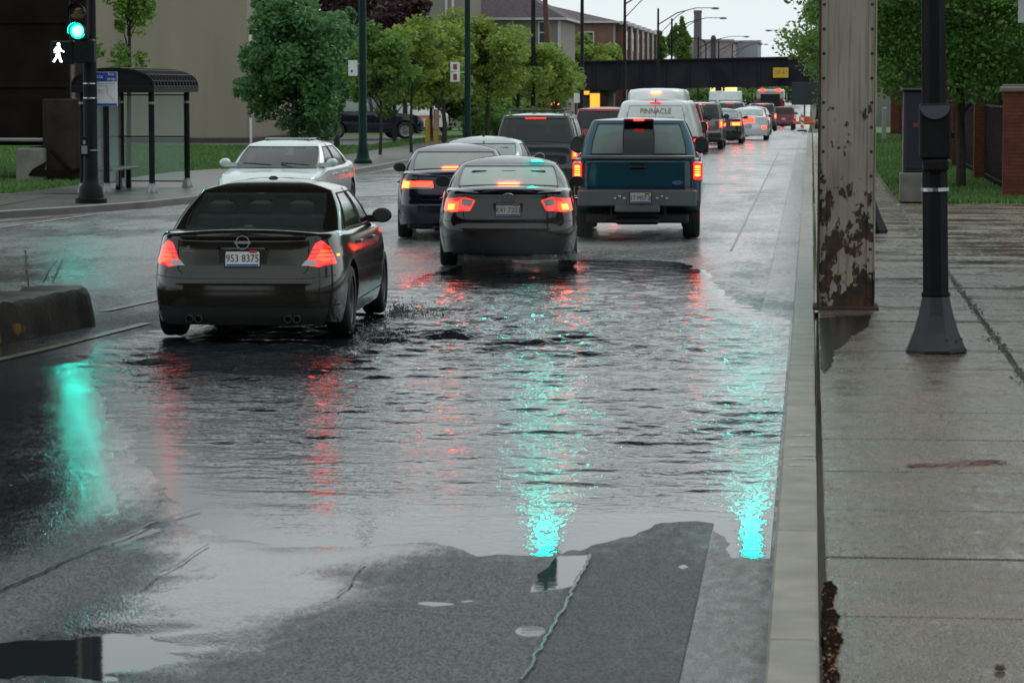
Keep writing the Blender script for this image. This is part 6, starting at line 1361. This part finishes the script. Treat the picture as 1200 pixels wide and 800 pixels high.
# houses ------------------------------------------------------------------
siding = mat('tan_siding', (.22, .19, .165), .7, var=.06); shingle = mat('purple_grey_shingles', (.085, .062, .07), .8, var=.25, vscale=5, bump=.3, bscale=20); brick_far = mat('brown_brick', (.19, .095, .075), .8, var=.2, vscale=2); trimw = mat('white_trim', (.5, .5, .5), .6); pane = mat('dark_pane', (.05, .055, .065), .1)
def hip(x0, x1, y0, y1, z0, z1, inset_y, parent, ov=.45):
    xm = (x0 + x1) / 2; x0 -= ov; x1 += ov; y0 -= ov; y1 += ov
    mb = MB(); mb.add([(x0, y0, z0), (x1, y0, z0), (x1, y1, z0), (x0, y1, z0), (xm, y0 + inset_y, z1), (xm, y1 - inset_y, z1)], [(0, 1, 4), (1, 2, 5, 4), (2, 3, 5), (3, 0, 4, 5), (3, 2, 1, 0)]); mb.obj('roof', shingle, parent)
    mb = MB()
    for a, b_ in (((x0, y0), (x1, y0)), ((x1, y0), (x1, y1)), ((x0, y0), (x0, y1))): mb.tube([(*a, z0 - .08), (*b_, z0 - .08)], .11, 4)
    mb.obj('gutter', trimw, parent)
def window(parent, x, y, z, w_, h_, face='S'):
    mb = MB()
    if face == 'S': 
        mb.box(x - w_ / 2 - .12, x + w_ / 2 + .12, y - .06, y, z - .12, z + h_ + .12); f = mb.obj('window', trimw, parent); mb = MB(); mb.box(x - w_ / 2, x + w_ / 2, y - .08, y - .061, z, z + h_ * .47); mb.box(x - w_ / 2, x + w_ / 2, y - .08, y - .061, z + h_ * .53, z + h_)
    else:
        mb.box(x, x + .06, y - w_ / 2 - .12, y + w_ / 2 + .12, z - .12, z + h_ + .12); f = mb.obj('window', trimw, parent); mb = MB(); mb.box(x + .061, x + .08, y - w_ / 2, y + w_ / 2, z, z + h_ * .47); mb.box(x + .061, x + .08, y - w_ / 2, y + w_ / 2, z + h_ * .53, z + h_)
    mb.obj('pane', pane, f)
# house A
Y0 = 217; xr = at(656, 60, Y0).x; z0 = zf(Y0); ze = at(656, 21, Y0).z
r_ = empty('siding_house', (0, 0, 0), 0, 'tan siding house with white corner trim and a big purple-grey roof behind the trees', 'house')
mb = MB(); mb.box(xr - 16, xr, Y0, Y0 + 14, z0 - 1, ze); mb.obj('wall', siding, r_); hip(xr - 16, xr, Y0, Y0 + 14, ze, ze + 4.6, 5, r_)
for k in range(22): pass
mb = MB()
for k in range(34): zz = ze - .15 - k * .25; mb.box(xr - 16, xr - .16, Y0 - .02, Y0, zz - .012, zz)
mb.obj('siding_edge', mat('siding_shadow_gap', (.16, .14, .12), .8), r_)
mb = MB(); mb.box(xr - .14, xr + .03, Y0 - .04, Y0 + .14, z0, ze); mb.box(xr - 3.4, xr - 3.26, Y0 - .04, Y0, z0, ze); mb.box(xr - 3.3, xr - .1, Y0 - .05, Y0, ze - 2.6, ze - 2.45); mb.obj('corner_trim', trimw, r_)
wx_ = at(637, 40, Y0).x; window(r_, wx_, Y0, at(637, 50, Y0).z, .55, 1.4); window(r_, wx_ - .0, Y0, ze - 5.2, .7, 1.4); window(r_, wx_ - 5, Y0, ze - 2.2, .9, 1.4)
# left gable house
Y0 = 205; xl, xr2 = at(478, 0, Y0).x, at(545, 0, Y0).x; r_ = empty('gable_house', (0, 0, 0), 0, 'tan gabled house front with white rake boards above the trees, left of the siding house', 'house')
ze2 = at(500, 22, Y0).z; xm = at(521, 0, Y0).x
mb = MB(); mb.add([(xl, Y0, -1), (xr2, Y0, -1), (xr2, Y0, ze2 + 3), (xm, Y0, ze2 + 4.4), (xl, Y0, ze2 - .1), (xl, Y0 + 10, -1), (xr2, Y0 + 10, -1), (xr2, Y0 + 10, ze2 + 3), (xm, Y0 + 10, ze2 + 4.4), (xl, Y0 + 10, ze2 - .1)], [(0, 1, 2, 3, 4), (1, 6, 7, 2), (0, 4, 9, 5), (9, 8, 7, 6, 5)]); mb.obj('wall', siding, r_)
mb = MB(); mb.add([(xl - .6, Y0 - .4, ze2 - .5), (xm, Y0 - .4, ze2 + 4.7), (xm, Y0 + 10, ze2 + 4.7), (xl - .6, Y0 + 10, ze2 - .5)], [(0, 1, 2, 3)]); mb.add([(xm, Y0 - .4, ze2 + 4.7), (xr2 + .5, Y0 - .4, ze2 + 2.9), (xr2 + .5, Y0 + 10, ze2 + 2.9), (xm, Y0 + 10, ze2 + 4.7)], [(0, 1, 2, 3)]); mb.obj('roof', shingle, r_)
mb = MB(); mb.tube([(xl - .6, Y0 - .42, ze2 - .55), (xm, Y0 - .42, ze2 + 4.6)], .12, 4); x_ = at(523, 0, Y0).x; mb.box(x_ - .08, x_ + .08, Y0 - .1, Y0, ze2 - 4, ze2 + 4); x_ = at(527, 0, Y0).x; mb.box(x_ + .14, x_ + .3, Y0 - .1, Y0, ze2 - 4, ze2 + 3.6); mb.obj('rake_board', trimw, r_); window(r_, at(508, 0, Y0).x, Y0, ze2 - 2.2, 1, 1.4)
# row of brick townhouses
Y0, Y1 = 270, 336; xf = at(718, 60, Y0).x; z0 = zf(Y0); ze = at(718, 25, Y0).z
r_ = empty('brick_townhouses', (0, 0, 0), 0, 'long row of brown brick townhouses with white bays receding above the railway bridge', 'townhouse row')
mb = MB(); mb.box(xf - 13, xf, Y0, Y1, z0 - 2, ze); mb.obj('wall', brick_far, r_); hip(xf - 13, xf, Y0, Y1, ze, at(700, 5, Y0 + 6).z, 8, r_)
for k in range(7):
    yy = Y0 + 1 + k * 9.4; mb = MB(); mb.box(xf, xf + .9, yy + 1.5, yy + 5.5, z0 - 1, ze - .25); b_ = mb.obj('bay', trimw if k % 2 == 5 else brick_far, r_); mb = MB(); mb.box(xf - .1, xf + 1.15, yy + 1.2, yy + 5.8, ze - .25, ze + .05); mb.obj('bay_roof', trimw, b_)
    mb = MB(); mb.box(xf + .9, xf + 1.05, yy + 1.35, yy + 1.65, z0, ze - .25); mb.box(xf - .02, xf + .15, yy - .1, yy + .15, z0, ze); mb.obj('downspout', trimw, b_)
    for zz in (ze - 2.4, ze - 5.2): window(r_, xf + .9, yy + 3.5, zz, 1.2, 1.5, 'E')
for x in (-2.2, -5.5, -9): window(r_, xf + x, Y0, ze - 2.4, .9, 1.4); window(r_, xf + x, Y0, ze - 5.4, .9, 1.4)
# railway bridge
gird = mat('girder_black', (.012, .013, .02), .8, spec=.15, col2=(.03, .028, .035), vscale=.5, bump=.3, bscale=4); Yb = 262
zt0 = at(690, 73, Yb).z; zt1 = at(905, 68.5, Yb).z; zb0_ = at(690, 106, Yb).z; zb1_ = at(905, 102, Yb).z; xA = at(664, 80, Yb).x; xB = at(905, 70, Yb).x; sl_ = (zt1 - zt0) / (xB - at(690, 70, Yb).x); xE = 40
r_ = empty('railway_bridge', (0, 0, 0), 0, 'black plate girder railway bridge crossing over the road in the distance', 'railway bridge')
f_ = lambda x: zt0 + sl_ * (x - at(690, 70, Yb).x); hgt = zt0 - zb0_
mb = MB(); mb.add([(xA, Yb, f_(xA) - hgt), (xE, Yb, f_(xE) - hgt), (xE, Yb, f_(xE)), (xA, Yb, f_(xA)), (xA, Yb + 6, f_(xA) - hgt), (xE, Yb + 6, f_(xE) - hgt), (xE, Yb + 6, f_(xE)), (xA, Yb + 6, f_(xA))], [(0, 1, 2, 3), (4, 7, 6, 5), (3, 2, 6, 7), (0, 4, 5, 1), (0, 3, 7, 4), (1, 5, 6, 2)]); mb.obj('girder', gird, r_)
for k in range(22):
    x = xA + .3 + k * 2.0; mb = MB(); mb.add([(x, Yb - .15, f_(x) - hgt), (x + .12, Yb - .15, f_(x) - hgt), (x + .12, Yb - .15, f_(x)), (x, Yb - .15, f_(x)), (x, Yb, f_(x) - hgt), (x + .12, Yb, f_(x) - hgt), (x + .12, Yb, f_(x)), (x, Yb, f_(x))], [(0, 1, 2, 3), (3, 2, 6, 7), (0, 3, 7, 4), (1, 5, 6, 2)]); mb.obj('stiffener', gird, r_)
mb = MB(); mb.add([(xA, Yb - .3, f_(xA) - .02), (xE, Yb - .3, f_(xE) - .02), (xE, Yb - .3, f_(xE) + .12), (xA, Yb - .3, f_(xA) + .12), (xA, Yb, f_(xA) + .12), (xE, Yb, f_(xE) + .12)], [(0, 1, 2, 3), (3, 2, 5, 4)]); mb.obj('top_flange', gird, r_)
conc_far = mat('abutment_concrete', (.16, .15, .13), .8, var=.2, vscale=.6)
mb = MB(); mb.box(-60, at(668, 100, Yb).x, Yb - .1, Yb + 6.2, zf(Yb) - 1, f_(xA) - .4); mb.obj('abutment', conc_far, r_); mb = MB(); mb.box(3.2, 60, Yb - .5, Yb + 6.2, zf(Yb) - 1, f_(5) - hgt + .1); mb.obj('abutment', conc_far, r_)
x_ = at(679, 115, Yb + 2).x
for px in (686, 715, 842): x_ = at(px, 110, Yb + 3).x; mb = MB(); mb.tube([(x_, Yb + 3, zf(Yb) - .5), (x_, Yb + 3, f_(x_) - hgt)], .28, 10); mb.obj('support_post', conc_far, r_)
x_ = at(915, 82, Yb).x; z_ = at(915, 85, Yb).z; mb = MB(); mb.cbox(x_ - .65, x_ + .65, Yb - .4, Yb - .34, z_ - .45, z_ + .4, .01); s_ = mb.obj('clearance_sign', mat('sign_yellow', (.6, .36, .02), .4), r_)
text("13'-6\"", .42, M['black'], s_, (x_, Yb - .41, z_), name='lettering')
# lamps burning under the bridge, shop sign
LO = mat('sodium_lamp_lit', (.8, .4, .05), .4, emit=(1, .3, .03), estr=1.4)
for px, py, w_, h_, lab in ((697, 119, .8, 1.3, 'orange glowing light panel under the left end of the bridge'), (687, 109, .5, .3, 'small yellow-orange lamp above the glowing panel'), (650, 120, .5, .3, 'small yellow lamp among the trees left of the bridge')):
    Y_ = 258 if px != 650 else 170; c_ = at(px, py, Y_); mb = MB(); mb.cbox(-w_ / 2, w_ / 2, 0, .15, -h_ / 2, h_ / 2, .03); r_ = empty('wall_lamp', c_, 0, lab, 'lamp'); mb.obj('lamp_glass', LO, r_); mb = MB(); mb.cbox(-w_ / 2 - .08, w_ / 2 + .08, .15, .25, -h_ / 2 - .08, h_ / 2 + .1, .02); mb.tube([(0, .2, -h_ / 2), (0, .2, zf(Y_) - c_.z)], .05, 6); mb.obj('bracket', M['black'], r_)
r_ = empty('shop_sign', at(848, 107, 380), 0, 'lit yellow shop sign seen under the bridge', 'sign')
for k, x in enumerate((-.9, .9)): mb = MB(); mb.cbox(x - .75, x + .75, 0, .2, -.45, .45, .03); mb.obj('lit_panel', mat('sign_lit', (.8, .6, .2), .5, emit=(1, .75, .25), estr=1.1), r_)
mb = MB(); mb.tube([(-.9, .1, -.5), (-.9, .1, -4.2)], .1, 6); mb.tube([(.9, .1, -.5), (.9, .1, -4.2)], .1, 6); mb.obj('post', M['black'], r_)
# distant works
pinkg = mat('hazy_brick', (.3, .25, .26), .9);  # distance haze put into the pale wall and pane colours
def far_box(name, px0, px1, pt, Y_, dep, m, label, cat):
    a = at(px0, pt, Y_); b_ = at(px1, pt, Y_); r_ = empty(name, ((a.x + b_.x) / 2, Y_, -1), 0, label, cat); h_ = (b_.x - a.x) / 2; mb = MB(); mb.box(-h_, h_, 0, dep, -1, a.z + 1); mb.obj('wall', m, r_); mb = MB(); mb.box(-h_ - .4, h_ + .4, -.4, dep + .4, a.z + 1, a.z + 1.6); mb.obj('parapet', m, r_)
    mb = MB()
    for k in range(7):
        x = -h_ + (k + .5) * 2 * h_ / 7; mb.box(x - h_ * .09, x + h_ * .09, -.1, 0, a.z * .45, a.z * .7)
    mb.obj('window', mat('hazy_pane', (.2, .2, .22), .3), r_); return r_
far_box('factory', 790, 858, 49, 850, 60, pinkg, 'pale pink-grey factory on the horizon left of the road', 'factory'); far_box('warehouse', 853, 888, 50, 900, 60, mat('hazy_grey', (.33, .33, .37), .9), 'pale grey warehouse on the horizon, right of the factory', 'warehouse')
Y_ = 800; c_ = at(817.5, 60, Y_); r_ = empty('smokestack', (c_.x, Y_, -1), 0, 'tall grey smokestack on the horizon', 'smokestack'); zt_ = at(817, 16, Y_).z
mb = MB(); mb.lathe([(1.15, 0), (1.0, zt_ + 1), (1.08, zt_ + 1), (1.08, zt_ + 1.8), (.8, zt_ + 1.8), (.8, zt_)], n=20); mb.obj('shaft', mat('stack_grey', (.14, .12, .13), .9), r_, 40)
Y_ = 500
r_ = empty('tank_tower', (at(836, 50, Y_).x, Y_, -1), 0, 'dark slim tower with a pipe bend beside the smokestack', 'tower'); zt_ = at(836, 45, Y_).z + 1
mb = MB(); mb.lathe([(.45, 0), (.45, zt_), (.3, zt_ + .4), (0, zt_ + .5)], n=14); mb.obj('shaft', mat('dark_tank', (.05, .05, .055), .8), r_); mb = MB(); mb.tube([(-5.5, 0, zt_), (-2.5, 0, zt_), (-1.5, 0, zt_ - .4), (-1.2, 0, zt_ - 1.2)], .14, 8); mb.tube([(-1.2, 0, 0), (-1.2, 0, zt_ - 1.0)], .12, 8); mb.obj('pipe', M['black'], r_)

# trees ------------------------------------------------------------------
def leafmat(name, a, b_):
    m = bpy.data.materials.new(name); m.use_nodes = True; n = m.node_tree; L = n.links; n.nodes.clear(); o = n.nodes.new('ShaderNodeOutputMaterial')
    at2 = n.nodes.new('ShaderNodeAttribute'); at2.attribute_name = 'tone'; r = n.nodes.new('ShaderNodeValToRGB'); r.color_ramp.elements[0].color = (*a, 1); r.color_ramp.elements[1].color = (*b_, 1); L.new(at2.outputs['Fac'], r.inputs[0])
    d = n.nodes.new('ShaderNodeBsdfPrincipled'); d.inputs['Roughness'].default_value = .45; L.new(r.outputs[0], d.inputs['Base Color']); t = n.nodes.new('ShaderNodeBsdfTranslucent'); L.new(r.outputs[0], t.inputs[0]); mi = n.nodes.new('ShaderNodeMixShader'); mi.inputs[0].default_value = .42
    L.new(d.outputs[0], mi.inputs[1]); L.new(t.outputs[0], mi.inputs[2]); L.new(mi.outputs[0], o.inputs[0]); return m
LF = {'mid': leafmat('leaf_mid_green', (.08, .17, .035), (.2, .34, .07)), 'yel': leafmat('leaf_yellow_green', (.14, .24, .035), (.36, .46, .09)), 'dark': leafmat('leaf_dark_green', (.025, .06, .018), (.06, .12, .03)), 'mar': leafmat('leaf_maroon', (.03, .014, .018), (.08, .03, .038)), 'blue': leafmat('leaf_deep_green', (.06, .16, .055), (.17, .33, .12)), 'lime': leafmat('leaf_lime', (.09, .2, .025), (.2, .36, .05)), 'right': leafmat('leaf_right_green', (.05, .13, .02), (.12, .25, .04))}
bark = mat('bark', (.03, .024, .02), .8, var=.3, vscale=8, bump=.5, bscale=25)
def crown_mesh(shape, n_, leaf, seed, hollow=.35, dens=26):
    g = np.random.default_rng(seed); nc = dens; C = []
    for _ in range(nc * 6):                                       # clump centres inside the crown outline
        p = g.uniform(-1, 1, 3)
        if np.linalg.norm(p * np.array([1, 1, .95])) < 1.12 - .4 * g.random() and np.linalg.norm(p) > hollow * g.random(): C.append(p)
        if len(C) >= nc: break
    C = np.array(C); idx = g.integers(0, len(C), n_); rad = g.uniform(.13, .38, len(C))[idx]
    d = g.normal(0, 1, (n_, 3)); d /= np.linalg.norm(d, axis=1)[:, None]; rr = g.random(n_) ** .45
    P_ = C[idx] * .86 + d * (rad * rr)[:, None] * np.array([1.15, 1.15, .75])
    S_ = np.array(shape[:3]); W_ = P_ * S_
    taper = shape[3] if len(shape) > 3 else 0; sc_ = 1 - taper * (P_[:, 2] + 1) / 2; W_[:, 0] *= sc_; W_[:, 1] *= sc_
    W_[:, 2] += S_[2]
    a = g.normal(0, 1, (n_, 3)); a[:, 2] *= .6; a /= np.linalg.norm(a, axis=1)[:, None]; b_ = np.cross(a, g.normal(0, 1, (n_, 3))); b_ /= np.linalg.norm(b_, axis=1)[:, None]
    ls = leaf * g.uniform(.6, 1.3, n_)[:, None]; V = np.stack([W_ - a * ls * .5, W_ + b_ * ls * .3, W_ + a * ls * .55, W_ - b_ * ls * .3], 1).reshape(-1, 3)
    tone = np.clip(g.normal(.5, .2, n_) + (g.random(len(C))[idx] - .5) * .5, 0, 1); return V, np.repeat(tone, 4), C * .86 * S_ * 1.0 + [0, 0, S_[2]]
def tree(name, X0, Y0, z_crown, shape, n_, leaf, kind, label, trunk_r=.12, seed=1, group=None, z0=None, dens=26, hollow=.35, cat='tree'):
    z0 = zf(Y0) + .1 if z0 is None else z0; r_ = empty(name, (X0, Y0, z0), 0, label, cat, group)
    V, tone, C = crown_mesh(shape, n_, leaf, seed, hollow, dens); V[:, 2] += z_crown; q = np.arange(len(V)).reshape(-1, 4); me = np_mesh('crown', V, q, LF[kind], None, {'tone': tone}); link('crown', me, r_)
    rs = random.Random(seed); mb = MB(); top = z_crown + shape[2] * 1.5; mb.tube([(0, 0, -.1), (rs.uniform(-.05, .05), 0, z_crown * .5), (rs.uniform(-.1, .1), 0, z_crown + shape[2] * .4), (rs.uniform(-.15, .15), 0, top)], [trunk_r * 1.25, trunk_r, trunk_r * .7, trunk_r * .15], 8)
    for c in C[:: max(1, len(C) // 16)]:
        zz = z_crown + c[2]; s_ = max(z_crown * .75, zz - .5 * math.hypot(c[0], c[1]) - .3); mb.tube([(0, 0, s_), (c[0] * .5, c[1] * .5, (s_ + zz) / 2 + .1), (c[0], c[1], zz)], [trunk_r * .35, trunk_r * .22, trunk_r * .08], 5)
    mb.obj('trunk', bark, r_); return r_
bx = by_px
tree('leafy_tree', bx(345, 107), 107, .25, (2.35, 2.4, 3.0, .25), 26000, .2, 'blue', 'big bushy deep green tree in front of the tan wall, right of the shelter', .16, 3, dens=60, hollow=.5)
tree('leafy_tree', bx(395, 111), 111, .9, (1.5, 1.6, 2.2, .2), 9000, .2, 'blue', 'smaller deep green tree between the big bushy tree and the green lamp post', .1, 4, dens=34)
tree('street_tree', bx(150, 78), 78, 2.6, (.85, .9, 1.7), 2600, .13, 'lime', 'slim light green young tree behind the bus shelter', .06, 5, dens=22)
tree('street_tree', bx(86, 84), 84, 1.2, (.8, .9, 1.4), 2600, .15, 'mid', 'small green tree between the railway pier and the signal pole', .06, 6, dens=20)
for i, (px, Y_, zc, sh, n_, kd, lab) in enumerate((
    (445, 98, 1.9, (.9, .9, 1.7), 4500, 'mid', 'thin young street tree just right of the green lamp post'), (482, 101, 2.0, (1.1, 1.1, 1.8), 5500, 'yel', 'second thin street tree, with pale yellow-green leaves'),
    (520, 118, 1.6, (1.3, 1.3, 2.2), 8000, 'yel', 'pale green street tree behind the yellow bollards'), (570, 126, 1.8, (1.6, 1.5, 2.2), 10000, 'yel', 'wide pale green street tree left of the third lamp post'),
    (606, 140, 1.9, (1.6, 1.5, 1.8), 8500, 'yel', 'pale street tree with some yellow leaves, above the dark SUV'), (650, 152, 1.5, (1.2, 1.2, 1.2), 5000, 'yel', 'low pale street tree at the left end of the bridge'),
    (692, 266, 1.5, (3.4, 3, 3.4), 9000, 'yel', 'round pale green tree in front of the brick townhouses'), (770, 330, 4.5, (2.0, 2, 2.6, .5), 4500, 'mid', 'green tree above the bridge beside the sixth lamp post'), (795, 345, 5.6, (2.2, 2, 3.0, .7), 4500, 'mid', 'pointed green tree above the bridge left of the smokestack'))):
    if i < 6: zt_ = at(px, (22, 16, 22, 16, 34, 62)[i], Y_).z - zf(Y_) - .1; sh = (sh[0] * 1.1, sh[1] * 1.1, (zt_ - zc + .35) / 2 / 1.25)
    tree('street_tree', bx(px, Y_), Y_, zc - (.35 if i < 6 else 0), tuple(v_ * (1.25 if i < 6 and q_ < 3 else 1) for q_, v_ in enumerate(sh)), int(n_ * 1.35), .17 if Y_ < 200 else .34, kd, lab, .05 if i < 2 else .09, 20 + i, dens=40, group='street trees along the left pavement' if i < 6 else None)
for i, (px, Y_, zc, sh, n_, kd, lab) in enumerate(((545, 135, 1.0, (1.7, 1.5, 2.5), 13000, 'yel', 'tall pale green tree filling the gap behind the second lamp post'), (505, 128, 1.2, (1.3, 1.3, 2.6), 9000, 'mid', 'green tree between the thin street trees and the bollards'), (632, 148, 1.0, (1.5, 1.4, 2.0), 10000, 'yel', 'pale green tree right behind the third lamp post'), (462, 120, 1.0, (1.5, 1.4, 2.4), 10000, 'mid', 'green tree behind the first two thin street trees'))):
    zt_ = at(px, (12, 26, 48, 24)[i], Y_).z - zf(Y_) - .1; sh = (sh[0] * 1.2, sh[1] * 1.2, (zt_ - zc) / 2)
    tree('street_tree', bx(px, Y_), Y_, zc, sh, n_, .18, kd, lab, .08, 160 + i, dens=45)
tree('maroon_tree', bx(425, 150), 150, 3.0, (3.6, 3, 3.6), 12000, .24, 'mar', 'dark maroon-leaved tree behind the green street trees', .15, 40, dens=40); tree('maroon_tree', bx(475, 146), 146, 2.2, (1.8, 2, 2.8), 7000, .24, 'mar', 'second maroon-leaved tree, lower and to the right', .12, 41, dens=30)
for i, (px, Y_, sh, zc, kd, lab) in enumerate(((360, 160, (5, 3, 4), .2, 'dark', 'dark tree mass behind the parked black SUV'), (470, 168, (4, 3, 3.2), .0, 'dark', 'dark tree behind the white and orange van'), (560, 170, (3.2, 3, 1.9), 0, 'mid', 'green bush beyond the street trees'), (500, 175, (3, 3, 3.0), 0, 'dark', 'dark bush between the maroon tree and the bollards'), (615, 180, (3, 3, 1.7), 0, 'mid', 'low green bush left of the third lamp post'))):
    tree('bushy_tree', bx(px, Y_), Y_, zc, sh, 12000, .26, kd, lab, .12, 60 + i, dens=50)
for i, px in enumerate((560, 585, 610, 640)): tree('hedge_bush', bx(px, 133 + i), 133 + i, -.1, (1.1, .8, .75), 3500, .12, 'mid', ['clipped green shrub left of the third lamp post, leftmost', 'second clipped shrub from the left', 'third clipped shrub, in front of the third lamp post', 'last clipped shrub, nearest the bridge'][i], .03, 80 + i, dens=25, cat='shrub')
for i, (px, Y_, w_, h_) in enumerate(((690, 345, 5, 3.6), (730, 360, 5, 3.4), (785, 375, 6, 3.2), (830, 395, 6, 2.8), (870, 420, 6, 2.6), (905, 450, 5, 2.4), (655, 350, 5, 4))):
    tree('bushy_tree', bx(px, Y_), Y_, 0, (w_, 4, h_), 5000, .5, 'mid', ['green tree seen under the left end of the bridge', 'second green tree seen under the bridge', 'green tree under the bridge above the white van', 'green tree under the bridge by the shop sign', 'distant green tree left of the fire engine', 'distant green tree behind the fire engine', 'green tree left of the bridge end'][i], .15, 90 + i, dens=30)
# right side
tree('street_tree', 3.25, 67.5, 1.75, (3.9, 3.0, 2.4), 48000, .115, 'right', 'green street tree with a slim dark trunk in front of the brick pillars', .1, 120, dens=85, hollow=.3)
tree('street_tree', 3.3, 84, 1.9, (3.4, 3, 2.8), 17000, .17, 'right', 'green street tree behind the black pole, second along the fence', .11, 121, dens=60)
tree('street_tree', 3.2, 101, 1.9, (3.3, 3, 3.0), 15000, .19, 'right', 'green street tree behind the control cabinet, third along the fence', .11, 122, dens=55)
tree('street_tree', 1.9, 122, 1.5, (3.5, 3.2, 3.6), 17000, .19, 'mid', 'green tree whose branches hang over the road left of the tan column', .13, 123, dens=48)
tree('street_tree', 2.0, 146, .9, (2.6, 3, 3.4), 10000, .2, 'mid', 'green tree over the message board, beyond the tan column', .12, 124, dens=40)
for i in range(6): tree('bushy_tree', 8.5 + (i % 2) * 1.5, 70 + i * 15, .1, (3.4, 4.5, 3.3), 12000, .24, 'dark', ['nearest', 'second', 'third', 'fourth', 'fifth', 'farthest'][i] + ' dark tree behind the brick pillars and fence', .12, 130 + i, dens=45, group='dark trees behind the fence')
tree('bushy_tree', 5.6, 152, -.2, (2.6, 3, 2.2), 8000, .24, 'dark', 'dark bush at the far end of the right sidewalk', .1, 140, dens=35)
